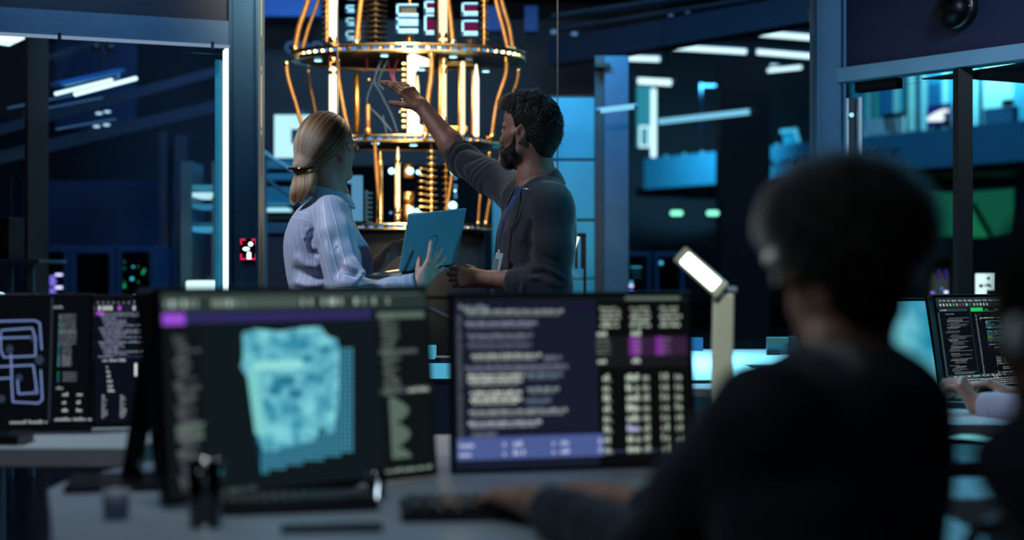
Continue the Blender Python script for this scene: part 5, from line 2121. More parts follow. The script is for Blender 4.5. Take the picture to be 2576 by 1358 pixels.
# chair and lamp right of the man
t = thing('visitor_chair', 'dark slatted chair back behind the bearded man\'s elbow', 'chair', PZ(1450, 8, 0))
MB().span(P(1424, 586, 8.), P(1474, 596, 8.03)).build('top_rail', DARK, t)
for x in (1431, 1446, 1461):
    MB().span(P(x, 596, 8.), P(x + 7, 676, 8.02)).build('slat', DARK, t)
for x in (1425, 1468):
    MB().span(P(x, 590, 8.), P(x + 6, 1200, 8.03)).build('leg', DARK, t)
t = thing('reading_lamp', 'white slanted lamp head behind the bearded man\'s elbow', 'lamp', P(1440, 660, 7.8))
mb = MB().prism([P(1425, 658, 7.8), P(1441, 594, 7.8), P(1458, 596, 7.8), P(1448, 622, 7.8), P(1428, 662, 7.8)], (0, .03, 0))
mb.build('lamp_head', em((.95, .95, .92), 1.8, 'reading lamp glow'), t)
MB().tube([P(1428, 660, 7.83), P(1422, 700, 7.83), PZ(1424, 7.83, .0)], .012, 8).build('arm', DARK, t)
# ------------------------------------------------------------------ desks and screens of the front rows
BEZ = mat('black bezel', '#07080a', .35)
DESK = mat('grey laminate desk', '#8b97a3', .5, var=.06, scale=5)
DESKE = mat('pale desk edge', '#a9b0b4', .45, var=.05)
PANEL = mat('dark desk panel', '#10141c', .6)


class Mon:
    """a monitor: screen corner, width direction by yaw, tilt, size; draws its picture as lit pixels in (s, t) from the top left"""

    def __init__(m, name, label, TL, u, w, h, tilt, bg, group=None, stand=True, zdesk=.73, side=1., foot=True):
        m.TL, m.w, m.h = Vector(TL), w, h
        m.u = Vector((u[0], u[1], 0)).normalized()
        n0 = Vector((m.u.y, -m.u.x, 0))
        m.v = (Vector((0, 0, -1)) * math.cos(tilt) + n0 * math.sin(tilt)).normalized()      # down the screen
        m.n = m.v.cross(m.u)
        if m.n.dot(n0) < 0:
            m.n = -m.n
        c = m.TL + m.u * w / 2 + m.v * h / 2
        base = Vector((c.x - n0.x * .11, c.y - n0.y * .11, zdesk))
        m.t = thing(name, label, 'monitor', base, group=group)
        R = Matrix((m.u, m.n, -m.v)).transposed()
        b = .009
        MB().box(c - m.n * .013, (w + 2 * b, .026, h + 2.6 * b), R, .004).box(c - m.n * .035, (w * .6, .03, h * .55), R, .012).build('casing', BEZ, m.t)
        m.scr = MB().box(c + m.n * .0008, (w, .0012, h), R).build('screen', bg, m.t)
        if stand:
            p = c - m.n * .05 + m.v * h * .15
            q = Vector((base.x, base.y, zdesk + .012))
            MB().bar(p, Vector((q.x, q.y, p.z - .02)), .05, .02).bar(Vector((q.x, q.y, p.z)), q, .06, .025, up=n0).build('stand_neck', BEZ, m.t)
            MB().box(q - Vector((0, 0, .005)) + n0 * .03, (.24, .18, .012), Matrix((m.u, n0, Vector((0, 0, 1)))).transposed(), .004).build('stand_base', BEZ, m.t)
        m.mats, m.mb = [], MB()

    def mi(m, mt):
        if mt not in m.mats:
            m.mats.append(mt)
        m.mb.m = m.mats.index(mt)

    def pt(m, s, t, k=.0022):
        return m.TL + m.u * (s * m.w) + m.v * (t * m.h) + m.n * k

    def st(m, px, py):
        """screen coordinates of the point that the photograph shows at (px, py)"""
        o = Vector((0, 0, CZ))
        d = P(px, py, 1.) - o
        q = o + d * ((m.TL - o).dot(m.n) / d.dot(m.n)) - m.TL
        return q.dot(m.u) / m.w, q.dot(m.v) / m.h

    def rect(m, s0, t0, s1, t1, mt, k=.0022):
        m.mi(mt)
        m.mb.quad(m.pt(s0, t0, k), m.pt(s1, t0, k), m.pt(s1, t1, k), m.pt(s0, t1, k))

    def poly(m, pts, mt, k=.0022):
        m.mi(mt)
        m.mb.add([m.pt(s, t, k) for s, t in pts], [tuple(range(len(pts)))])

    def words(m, s0, t, s1, h, mt, r=None, k=.0026, ch=.6, dens=.82):
        """a line of tiny marks grouped in words"""
        r = r or random
        asp = m.h / m.w
        cw = h * asp * ch
        s = s0
        while s < s1 - cw:
            L = r.randint(2, 8)
            for i in range(L):
                if s > s1 - cw:
                    break
                hh = h * r.choice((.6, .6, .75, 1.))
                m.rect(s, t + h - hh, s + cw * dens, t + h, mt, k)
                s += cw
            s += cw * .9

    def finish(m, name='screen_picture'):
        o = m.mb.build(name, m.mats, m.scr)
        return o


def EM(h, s=1.):
    return em(h, s)


rs = random.Random(5)
# ---- left foreground monitor: layout program with a cyan chip
TL = P(404, 738, 2.62)
TR = P(1068, 738, 3.02)
M1 = Mon('monitor', 'nearest monitor, showing a glowing cyan chip layout', TL, TR - TL, (Vector((TR.x - TL.x, TR.y - TL.y, 0))).length, .378, math.radians(5.5), EM('#172226', .6))


def s1(px):
    return M1.st(px, 960)[0]


def t1(py):
    return M1.st(740, py)[1]


M1.rect(0, .0, 1, .095, EM('#2c3a3a', .8), .0016)
for px in (425, 440, 452, 470, 484, 500, 545, 556, 570, 585, 600, 620, 770, 790, 822, 840, 850, 866, 905, 925, 950, 985):
    M1.rect(s1(px) - .006, .035, s1(px) + .007, .07, EM('#a9bdb2', rs.choice((.7, 1., .5))))
M1.rect(0, .012, .97, .02, EM('#51625e', .8))
M1.rect(s1(600), .03, s1(760), .075, EM('#5d7069', .6))
M1.rect(0, .1, .075, .155, EM('#9a4fd6', 1.))
M1.rect(.075, .1, .765, .15, EM('#2f2a5e', .95), .0018)
M1.rect(.0, .16, .125, 1, EM('#141b1d', .7), .0016)
for i in range(34):
    y = .21 + i * .0225
    a = .03 + .004 * (i % 5)
    M1.words(a, y, a + rs.uniform(.03, .085), .013, EM('#7d8e86' if i % 3 else '#6f6c86', .75), rs)
M1.rect(.03, .64, .12, .72, EM('#66786f', .5), .002)
chip = bpy.data.materials.new('cyan chip picture')
chip.use_nodes = True
nt = chip.node_tree
nt.nodes.remove(nt.nodes['Principled BSDF'])
e = nt.nodes.new('ShaderNodeEmission')
tc = nt.nodes.new('ShaderNodeTexCoord')
nz = nt.nodes.new('ShaderNodeTexNoise')
nz.inputs['Scale'].default_value = 26
nz.inputs['Detail'].default_value = 5
nz.inputs['Roughness'].default_value = .7
rp = nt.nodes.new('ShaderNodeValToRGB')
rp.color_ramp.elements[0].position = .36
rp.color_ramp.elements[0].color = tuple(srgb('#1f7f9e')) + (1,)
rp.color_ramp.elements[1].position = .62
rp.color_ramp.elements[1].color = tuple(srgb('#7fd2dc')) + (1,)
nt.links.new(tc.outputs['Object'], nz.inputs['Vector'])
nt.links.new(nz.outputs['Fac'], rp.inputs['Fac'])
nt.links.new(rp.outputs['Color'], e.inputs['Color'])
e.inputs['Strength'].default_value = 1.
nt.links.new(e.outputs[0], nt.nodes['Material Output'].inputs['Surface'])
M1.poly([M1.st(x, y) for x, y in ((642, 1090), (868, 880), (882, 872), (880, 1135), (760, 1158), (652, 1188))], EM('#0d3448', .9), .0018)
for i in range(24):                         # dotted base plate of the chip
    for j in range(30):
        x, y = 636 + i * 10.6, 876 + j * 10.6
        lim = 1188 - (x - 652) * .235
        if x > 648 and x < 880 and y < lim and (x > 835 or y > 1085):
            M1.rect(*M1.st(x, y), *M1.st(x + 5.5, y + 5.5), EM('#58b8d8', 1.), .002)
M1.poly([M1.st(x, y) for x, y in ((608, 838), (640, 828), (700, 834), (762, 824), (805, 822), (822, 846), (846, 852), (852, 880), (850, 1000), (838, 1085), (822, 1090), (806, 1070), (788, 1108), (720, 1122), (690, 1134), (664, 1134), (648, 1110), (633, 1040), (622, 950), (604, 922), (610, 900))], chip, .0024)
M1.rect(s1(636), t1(905), s1(762), t1(928), EM('#8fdcd8', 1.), .0027)
M1.poly([M1.st(x, y) for x, y in ((618, 930), (648, 925), (668, 1100), (640, 1090))], EM('#7fd4d4', .9), .0027)
for x, y, r in ((690, 982, 13), (720, 958, 16), (742, 990, 14), (770, 902, 10), (818, 878, 9), (700, 965, 12), (780, 950, 9)):
    M1.poly([M1.st(x + r * 1.4 * math.cos(a), y + r * math.sin(a)) for a in np.linspace(0, 2 * PI, 13)[:-1]], EM('#2a7f9c', .9), .003)
M1.rect(.785, .1, 1., 1., EM('#131a1b', .7), .0016)
for i in range(26):
    y = .12 + i * .0175
    M1.words(.80 + .004 * (i % 3), y, .80 + rs.uniform(.04, .085), .012, EM('#73847e', .75), rs)
    M1.rect(.80 + .012 * math.sin(i * .5) + .012, y, .812 + .012 * math.sin(i * .5), y + .018, EM('#56407a', .7))
M1.rect(.79, .115, .99, .15, EM('#6d8279', .6), .0019)
M1.rect(.79, .32, .95, .345, EM('#5a6c66', .6))
M1.rect(.785, .53, 1., .565, EM('#3a4644', .8), .0018)
M1.words(.90, .535, .99, .022, EM('#b8cbbf', .8), rs)
for i in range(18):
    y = .585 + i * .0185
    M1.rect(.82, y, .85 + .05 * abs(math.sin(i * .45)), y + .014, EM('#7c9489', .6))
M1.words(.79, .965, .99, .022, EM('#9fb3a6', .7), rs)
M1.words(.15, .975, .30, .018, EM('#5d706a', .6), rs)
M1.finish()
# ---- right foreground monitor: code
TL = P(1141, 748, 3.08)
TR = P(1732, 737, 3.22)
M2 = Mon('monitor', 'monitor full of white code right of the chip layout monitor', TL, TR - TL, (Vector((TR.x - TL.x, TR.y - TL.y, 0))).length, .372, math.radians(4), EM('#1a2031', .8))


def s2(px):
    return M2.st(px, 950)[0]


def t2(py):
    return M2.st(1400, py)[1]


M2.rect(0, 0, 1, .025, EM('#1c2226', .6), .0016)
M2.rect(.72, -.0, .96, .02, EM('#7f9488', .5))
M2.words(.02, .04, .16, .03, EM('#7f8a98', .8), rs)
M2.rect(.0, .035, .59, .085, EM('#1b1a33', .8), .0018)
for i in range(36):
    M2.words(.012, .1 + i * .0215, .034, .014, EM('#6c767c', .8), rs)
for y, a, b, c, st in ((783, 1172, 1420, '#93a39c', .8), (812, 1172, 1355, '#8f96b4', .75), (843, 1178, 1342, '#85889d', .7), (866, 1176, 1340, '#6d7188', .6), (893, 1186, 1362, '#b6c4ba', .85), (900, 1366, 1415, '#7f8aa0', .6), (922, 1170, 1430, '#8a90aa', .6), (943, 1176, 1318, '#c3cec4', .9), (943, 1322, 1416, '#7e92a4', .6),
                       (955, 1176, 1316, '#c3cec4', .75), (978, 1325, 1408, '#91a6a6', .75), (985, 1182, 1312, '#d2d8cc', .9), (1002, 1182, 1314, '#d2d8cc', .9), (1006, 1320, 1388, '#7387a0', .6), (1032, 1178, 1428, '#a8b3b4', .75), (1060, 1176, 1362, '#b9bfd4', .85), (1088, 1184, 1250, '#8189a8', .6)):
    M2.words(s2(a), t2(y - 6), s2(b), .019, EM(c, st * 1.15), rs, ch=.55)
    M2.words(s2(a) + .01, t2(y + 4), s2(b) - .02, .014, EM(c, st * .8), rs, ch=.55)
    M2.rect(s2(a), t2(y - 8), s2(b), t2(y + 9), EM('#3a4152', .6), .0019)
M2.rect(.005, t2(1094), .615, t2(1150), EM('#4a5a92', 1.), .0019)
for x, w in ((1152, 44), (1262, 12), (1288, 34), (1385, 12), (1406, 24), (1502, 12)):
    for y in (1106, 1128):
        M2.words(s2(x), t2(y), s2(x + w), .03, EM('#b4bfe0', 1.), rs)
M2.rect(.595, .025, 1, 1., EM('#0c0e10', .8), .0018)
for x in (1512, 1588, 1662):
    for i in range(5):
        M2.words(s2(x + 4 * (i % 2)), t2(772 + i * 11), s2(x + 48 + 4 * (i % 3)), .02, EM('#b5c4b6', .55 + .08 * i), rs)
M2.rect(s2(1502), t2(848), s2(1730), t2(926), EM('#1a1c20', .8), .002)
M2.rect(s2(1584), t2(850), s2(1730), t2(897), EM('#35203c', .9), .0021)
M2.rect(s2(1584), t2(850), s2(1610), t2(897), EM('#7a2f92', .9), .0023)
M2.rect(s2(1650), t2(850), s2(1672), t2(897), EM('#7a2f92', .9), .0023)
for x, w in ((1504, 26), (1590, 30)):
    M2.words(s2(x), t2(832), s2(x + w), .034, EM('#c0cfc0', .9), rs)
    M2.words(s2(x), t2(903), s2(x + w), .03, EM('#c0cfc0', .9), rs)
for i in range(4):
    M2.words(s2(1502), t2(852 + i * 11), s2(1538), .016, EM('#7d8a82', .6), rs)
    M2.words(s2(1596), t2(852 + i * 11), s2(1618), .016, EM('#a88ab4', .6), rs)
    M2.words(s2(1664), t2(852 + i * 11), s2(1690), .016, EM('#8a6a9a', .6), rs)
for i in range(8):
    y = 944 + i * 26
    for x, w, k in ((1516, 22, .85), (1574, 34, 1.), (1616, 20, .65), (1660, 12, .5), (1672, 12, .75), (1696, 12, .5), (1706, 12, .75)):
        M2.words(s2(x), t2(y), s2(x + w), .034, EM('#c2cfbd' if i != 5 or x != 1574 else '#b9bde8', k), rs)
        M2.words(s2(x), t2(y + 12), s2(x + w), .018, EM('#8d9a90', k * .7), rs)
M2.rect(s2(1510), t2(1138), s2(1650), t2(1142), EM('#3c466a', .8), .0025)
M2.finish()
# ---- left row: circuit monitor and code monitor
NW = EM('#9fb2d8', .75)
TR = P(228, 748, 3.8)
M3 = Mon('monitor', 'monitor at the left edge showing a pale blue circuit diagram', TR - Vector((.569, .06, 0)), (.57, .06, 0), .572, .345, math.radians(7), EM('#0b1014', .7), zdesk=.738)
W3 = M3


def s3(px):
    return M3.st(px, 900)[0]


def t3(py):
    return M3.st(120, py)[1]


def trace(m, pts, s_, t_, mt, w=.004):
    for (x0, y0), (x1, y1) in zip(pts[:-1], pts[1:]):
        a, b = m.pt(s_(x0), t_(y0), .0026), m.pt(s_(x1), t_(y1), .0026)
        m.mi(mt)
        q = MB().bar(a, b, .0009, w, up=m.u if abs((b - a).normalized().dot(m.u)) < .5 else m.v)
        m.mb.add(q.v, q.f)


TRC = EM('#7f95d0', .8)
for pts in ([(-20, 808), (85, 806), (98, 812), (105, 880)], [(2, 830), (80, 825), (88, 850), (90, 895), (10, 898), (2, 880), (0, 832)], [(-10, 850), (75, 848)], [(-20, 922), (85, 918), (92, 960), (96, 990)], [(28, 890), (32, 960), (36, 1010), (100, 1014), (110, 1005), (104, 930)], [(46, 955), (50, 990), (90, 988)], [(-20, 952), (28, 950)]):
    trace(M3, pts, s3, t3, TRC)
for x, y, r in ((24, 878, 10), (50, 950, 9), (84, 850, 9), (100, 905, 11), (8, 1002, 9), (92, 985, 8)):
    M3.poly([(s3(x + r * math.cos(a)), t3(y + r * 1.1 * math.sin(a))) for a in np.linspace(0, 2 * PI, 13)[:-1]], EM('#39415a', .7), .0024)
M3.rect(s3(126), 0, s3(130), .95, EM('#333c44', .8), .002)
M3.words(s3(132), t3(768), s3(158), .024, EM('#8d979a', .8), rs)
for y0, n, x0, x1 in ((790, 8, 150, 190), (830, 6, 152, 192), (866, 9, 156, 182), (896, 4, 157, 180), (936, 4, 160, 196)):
    for i in range(n):
        M3.words(s3(x0), t3(y0 + i * 6.4), s3(x1), .011, EM('#7e878e', .75), rs)
        M3.words(s3(147), t3(y0 + i * 6.4), s3(151), .014, EM(rs.choice(('#3fb2e0', '#2fd07a', '#8fa8d8')), .8), rs)
M3.words(s3(144), t3(972), s3(166), .022, EM('#9aa4a8', .8), rs)
for i in range(3):
    for x in (160, 196):
        M3.words(s3(x), t3(988 + i * 20), s3(x + 18), .024, EM('#c2c9c8', .8), rs)
M3.words(s3(30), t3(1056), s3(126), .026, EM('#a9b4b4', .8), rs)
M3.words(s3(142), t3(1050), s3(238), .026, EM('#a9b4b4', .8), rs)
M3.finish()
TL = P(241, 751, 3.85)
M4 = Mon('monitor', 'monitor with purple toolbar and code listing beside the circuit diagram monitor', TL, (.57, .10, 0), .575, .335, math.radians(7), EM('#0f1320', .75), zdesk=.738)


def s4(px):
    return M4.st(px, 900)[0]


def t4(py):
    return M4.st(320, py)[1]


for i in range(12):
    M4.words(s4(243 + i * 13), .02, s4(251 + i * 13), .022, EM('#8f979c', .8), rs)
M4.rect(0, .055, .5, .105, EM('#23203a', .8), .0018)
for x in (246, 257, 266, 275, 333, 349, 357, 365, 373, 380):
    M4.rect(s4(x), .06, s4(x + 6), .095, EM('#cdd4d4', .9))
M4.rect(s4(241), .105, s4(260), .135, EM('#9a3fc0', 1.))
M4.rect(s4(296), .06, s4(303), .095, EM('#b84fd6', 1.))
for i in range(19):
    a = 248 + 3 * (i % 6)
    M4.words(s4(a), t4(786 + i * 6.0), s4(a + rs.choice((40, 60, 100, 140))), .013, EM('#8a90b0' if i % 4 else '#8fa0a4', .85), rs)
M4.rect(s4(250), .465, s4(360), .475, EM('#394058', .7))
M4.words(s4(258), t4(902), s4(320), .022, EM('#b4bdcf', .8), rs)
for i in range(6):
    M4.words(s4(268 + i), t4(918 + i * 12), s4(276 + i * 3), .022, EM('#c2c9c8', .8), rs)
for i in range(11):
    for x in (258, 304, 346):
        M4.words(s4(x), t4(992 + i * 5.4), s4(x + rs.randint(8, 16)), .012, EM('#aab3bd', .8), rs)
M4.rect(s4(339), t4(914), s4(345), t4(946), EM('#dfe5e0', 1.))
for i in range(16):
    M4.words(s4(362), t4(905 + i * 9), s4(400), .013, EM('#59617c', .8), rs)
M4.finish()
# ---- right row: blue monitor and code monitor
blue_scr = bpy.data.materials.new('cyan screen glow')
blue_scr.use_nodes = True
nt = blue_scr.node_tree
nt.nodes.remove(nt.nodes['Principled BSDF'])
e = nt.nodes.new('ShaderNodeEmission')
tc = nt.nodes.new('ShaderNodeTexCoord')
nz = nt.nodes.new('ShaderNodeTexNoise')
nz.inputs['Scale'].default_value = 5
rp = nt.nodes.new('ShaderNodeValToRGB')
rp.color_ramp.elements[0].color = tuple(srgb('#1f86a8')) + (1,)
rp.color_ramp.elements[1].color = tuple(srgb('#6cc3cf')) + (1,)
rp.color_ramp.elements[0].position = .3
rp.color_ramp.elements[1].position = .6
nt.links.new(tc.outputs['Object'], nz.inputs['Vector'])
nt.links.new(nz.outputs['Fac'], rp.inputs['Fac'])
nt.links.new(rp.outputs['Color'], e.inputs['Color'])
nt.links.new(e.outputs[0], nt.nodes['Material Output'].inputs['Surface'])
UR = (.83, .56, 0)
TR = P(2326, 757, 5.0)
u = Vector(UR).normalized()
M5 = Mon('monitor', 'monitor with a bright plain cyan screen half hidden by the curly haired man', TR - u * .52, UR, .52, .325, math.radians(11), blue_scr, zdesk=.735)
for x in (.86, .95):
    for y in (.79, .86, .93):
        M5.words(x, y, x + .05, .014, EM('#a8dce4', .7), rs)
M5.rect(0, .965, 1, 1., EM('#17586e', .9), .0016)
M5.words(.6, .945, .98, .018, EM('#bfe8ec', .8), rs)
M5.finish()
TL = P(2352, 749, 4.92)
M6 = Mon('monitor', 'monitor with a green tab and lines of coloured code behind the typing hands', TL, UR, .53, .325, math.radians(10), EM('#0b131a', .75), zdesk=.735)


def s6(px, py=0):
    return (px - 2352 - (py - 749) * .118) / 318


def t6(py):
    return (py - 746 + 0) / 240


M6.rect(0, 0, 1, .085, EM('#27363d', .8), .0016)
words_bar = 'File Edit View Options Select Help Analyze Collaborate Modify Add-Ins Structure'.split()
s = .03


def label(m, s, t, h, txt, mt, k=.0026):
    """small legible text on a screen"""
    m.mi(mt)
    q = MB()
    text_mb(q, txt, h * m.h * 1.25, m.pt(s, t + h, k), m.u, -m.v, .0003)
    m.mb.add(q.v, q.f)
    return max((Vector(v) - m.pt(s, t, 0)).dot(m.u) for v in q.v) / m.w


for w_ in words_bar:
    L = label(M6, s, .022, .020, w_, EM('#c9d4d4', .8))
    s += L + .016
icons = ('#d8e0e0', '#d8e0e0', '#cfd8c8', '#cfd8d8', '#20d060', '#c8c0b0', '#e02030', '#1f7f7f', '#d8e0e0', '#109050', '#b8c8c8', '#a8b8b8', '#d8e0e0', '#d8e0e0', '#d8e0e0')
for i, c in enumerate(icons):
    s = .03 + i * .033 + (.012 if i > 9 else 0)
    M6.rect(s, .066, s + .011, .088, EM(c, .85), .0024)
    M6.rect(s + .004, .072, s + .015, .094, EM(c, .6), .0026)
M6.words(.60, .07, .95, .018, EM('#2f9fae', .8), rs)
M6.rect(0, .055, 1, .11, EM('#22303a', .8), .0015)
M6.rect(.02, .12, .30, .15, EM('#2f454c', .8), .0016)
M6.words(.03, .128, .10, .014, EM('#b9c9c6', .8), rs)
M6.rect(.335, .115, .46, .158, EM('#22c55a', 1.))
M6.rect(.335, .152, 1., .158, EM('#1fae50', .8))
for x, tx in ((.475, 'Test.py'), (.575, 'PackageScan.py'), (.74, 'DigitalClock.py')):
    label(M6, x, .125, .017, tx, EM('#9fb3b0', .8))
M6.rect(0, .16, .018, .93, EM('#3a5058', .7), .0016)
M6.rect(.318, .12, .332, .82, EM('#1a252c', .9), .0016)
y = .175
r6 = random.Random(3)
for i in range(52):
    y = .175 + i * .0142
    if r6.random() < .16:
        continue
    a = .045 + r6.choice((0, .02, .04, .06, .03))
    M6.words(a, y, min(.31, a + r6.uniform(.06, .26)), .0075, EM('#8b999c' if i % 5 else '#c6d0cf', .55), r6)
M6.rect(.03, .915 - .05, .32, .885, EM('#3c5a62', .7), .0018)
for i in range(38):
    M6.words(.372, .187 + i * .0182, .39, .0075, EM('#b9c4c4', .7), r6)
code = ((0, '}', 0), (2, 'function getPublicPages ($template = \'\', $page = 0, $records)', 0), (3, '{', 0), (4, 'global $db_records, $num_records;', 1), (5, '$out = \'\';', 1), (6, '$db_records = 10;', 1), (7, '$num_records = count_records ();', 1), (8, 'if (template || records_per_page) return false;', 1),
        (10, '$start_page = ceil ($total_records / $records_per_page);', 1), (11, '$num_records = $page * $records_per_page;', 1), (12, '$num_records = $num_records - $records', 1), (13, '$start_page = 1;', 1), (14, '$previous_page = $start_page;', 1), (15, 'if ($num_records < $total_records && $num_records > 0)', 1), (16, 'if ($num_records == $total_records)', 1),
        (18, 'if ($total_pages > 1 && $template)', 1), (19, '{', 1), (20, 'if ($page_num == $total_pages - $pages_left)', 2), (21, '{', 2), (22, '$page = floor ($page_num / 2);', 3), (23, '$start_page = $page - $page - 1;', 3), (24, '$end_page = $page + $page + $total_page;', 3), (25, '}', 2),
        (26, '$vars[\'PAGE\'] = $page * 1 + 1 ; false;', 2), (27, '$vars[\'LAST\'] = $page > $total_pages ? $last;', 2), (28, '$vars[\'PREV\'] = $page < 1 ? $page - 1 : false;', 2), (29, '$vars[\'NEXT\'] = $page == $total ? $page + 1;', 2), (30, 'for ($previous_page; $end_page; $i++)', 2), (31, '{', 2), (32, '$vars[\'PAGES\'][$i] = $i;', 3), (33, '$vars[\'PAGES\'][$i] = $i == $page ? true : false;', 3), (34, '}', 2), (35, '$out = parseTemplate ($template, $vars);', 2), (36, '}', 1), (37, 'else $out = \'\';', 1), (38, 'return $out;', 1))
cols = (EM('#dfe8e6', .85), EM('#35b3cf', .85), EM('#8fe05a', .85), EM('#e0a08a', .8))
for ln, tx, ind in code:
    y = .185 + ln * .0182
    s = .415 + ind * .055
    for wd_ in tx.split(' '):
        c = cols[0]
        if wd_.startswith('$num') or wd_.startswith('$db') or wd_.startswith('$total') or 'records' in wd_:
            c = cols[1]
        elif wd_.startswith('$start') or wd_.startswith('$prev') or wd_ == '$page' or wd_.startswith('$page_'):
            c = cols[2]
        elif wd_ in ('return', 'global', 'false;'):
            c = cols[3]
        L = label(M6, s, y, .0125, wd_, c)
        s += L + .009
        if s > .97:
            break
M6.rect(0, .835, 1, .87, EM('#2d434b', .8), .0018)
s = .07
for w_ in ('Result', 'Debugging', 'Testing', 'Benchmarking', 'Git', 'Script', 'Build', 'Structure', 'Logs'):
    L = label(M6, s, .843, .016, w_, EM('#cfe0da', .8))
    s += L + .025
for i in range(4):
    M6.words(.06, .885 + i * .022, .95 - .1 * (i % 2), .012, EM('#cfd8d8', .75), r6)
M6.finish()

# ------------------------------------------------------------------ desks
def desk(name, label, x0, x1, y0, y1, z=.73, th=.035, m=DESK, legs_=True, apron=False):
    t = thing(name, label, 'desk', Vector(((x0 + x1) / 2, (y0 + y1) / 2, 0)))
    MB().span((x0, y0, z - th), (x1, y1, z), .004).build('desktop', m, t)
    if legs_:
        for x in (x0 + .06, x1 - .06):
            for y in (y0 + .06, y1 - .06):
                MB().span((x - .025, y - .025, 0), (x + .025, y + .025, z - th), .003).build('leg', STEELL, t)
    if apron:
        MB().span((x0 + .03, y1 - .05, .2), (x1 - .03, y1 - .03, z - th)).build('modesty_panel', PANEL, t)
    return t


X = lambda px, Y: (px - CX) / F * Y
nd = thing('desk', 'nearest grey desk carrying the two foreground monitors', 'desk', Vector((-.1, 2.7, 0)))
MB().prism([(-.66, 2.0, .695), (-.745, 2.3, .695), (-.83, 2.56, .695), (-.93, 2.85, .695), (-.93, 3.0, .695), (-.80, 3.38, .695), (.78, 3.38, .695), (.78, 2.0, .695)], (0, 0, .035)).build('desktop', DESK, nd, bevel=.004)
for x, y in ((-.6, 2.1), (-.74, 3.2), (.7, 2.1), (.7, 3.25)):
    MB().span((x - .025, y - .025, 0), (x + .025, y + .025, .695), .003).build('leg', STEELL, nd)
MB().span((-.72, 3.33, .2), (.7, 3.35, .695)).build('modesty_panel', PANEL, nd)
desk('desk', 'pale desk under the circuit diagram monitor at left', X(-330, 3.5), X(362, 3.5), 3.47, 4.25, .738, .05, DESKE)
desk('desk', 'white desk under the typing hands at right', X(2130, 4.1), X(2900, 4.1), 4.05, 5.5, .735, .04, WHITEP, True, True)
desk('desk', 'grey desk corner behind the curly haired man at lower right', X(2326, 2.72), X(2950, 2.72), 2.70, 2.98, .735, .05, DESK)
o = MB().span(P(2320, 1112, 4.15), PZ(2482, 4.6, 0) + Vector((0, 0, .02)), .006).build('computer_tower', mat('black tower', '#040506', .5))
props(o, 'black computer tower under the white desk at right', 'computer')
# chair arm at right, its cyan light painted as glow
t = thing('office_chair', 'chair with a curved arm edge catching cyan light under the white desk', 'chair', PZ(2480, 3.6, 0))
MB().tube([P(2388, 1100, 3.6), P(2420, 1098, 3.6), P(2460, 1100, 3.6), P(2500, 1104, 3.6), P(2535, 1112, 3.6)], [.002, .005, .007, .006, .002], 10).build('armrest', em((.18, .62, .70), .8, 'painted arm light'), t)
MB().span(P(2400, 1160, 3.6), P(2560, 1185, 3.98), .02).build('seat', DARK, t)
MB().tube([P(2480, 1185, 3.75), PZ(2480, 3.75, .1)], .03, 12).build('column', DARK, t)
for i in range(5):
    w = 2 * PI * i / 5
    c = PZ(2480, 3.75, .1)
    MB().bar(c, c + Vector((math.cos(w) * .28, math.sin(w) * .28, -.05)), .04, .03).build('leg', DARK, t)
# ------------------------------------------------------------------ things on the desks
zD = .73


def keyboard(name, label, c, ux, w=.44, d=.13, m=BEZ, rows_=5, cols_=15, tilt=.03, foot=False):
    ux = Vector((ux[0], ux[1], 0)).normalized()
    uy = Vector((-ux.y, ux.x, 0))
    uz = Vector((0, 0, 1))
    uyt = (uy * math.cos(tilt) + uz * math.sin(tilt)).normalized()
    n = ux.cross(uyt)
    R = Matrix((ux, uyt, n)).transposed()
    c = Vector(c)
    t = thing(name, label, 'keyboard', c)
    cc = c + uz * (.010 + math.sin(tilt) * d / 2)
    MB().box(cc, (w, d, .018), R, .004).build('case', m, t)
    mb = MB()
    for r in range(rows_):
        for q in range(cols_):
            mb.box(cc + ux * (-w / 2 + .012 + (q + .5) * (w - .024) / cols_) + uyt * (-d / 2 + .012 + (r + .5) * (d - .024) / rows_) + n * .0125, ((w - .024) / cols_ * .84, (d - .024) / rows_ * .84, .009), R, .002, 1)
    mb.build('keys', mat('black keycap', '#0c0e11', .45), t)
    if foot:
        for sx in (-1, 1):
            MB().box(cc + ux * (sx * w * .38) + uyt * (d * .40) - n * .018, (.018, .012, .024), R, .002).build('foot', m, t)
    return t


keyboard('keyboard', 'black keyboard under the curly haired man\'s hands', Vector((X(1330, 2.55), 2.55, zD)), (.96, .10), .46, .14)
keyboard('keyboard', 'black mechanical keyboard on the white desk under the typing hands', Vector((X(2505, 4.52), 4.50, .7385)), (.86, -.50), .45, .14, tilt=.10, foot=True)
k = keyboard('keyboard', 'dark slim keyboard lying below the chip layout monitor', Vector((X(745, 2.62), 2.60, zD)), (.93, .22), .30, .10)
o = MB().box((X(835, 2.38), 2.38, zD + .006), (.17, .03, .012), rotz(.1), .004).build('pen_tray', mat('dark tray', '#141a24', .5))
props(o, 'small dark tray lying nearest the photo\'s bottom edge', 'tray')
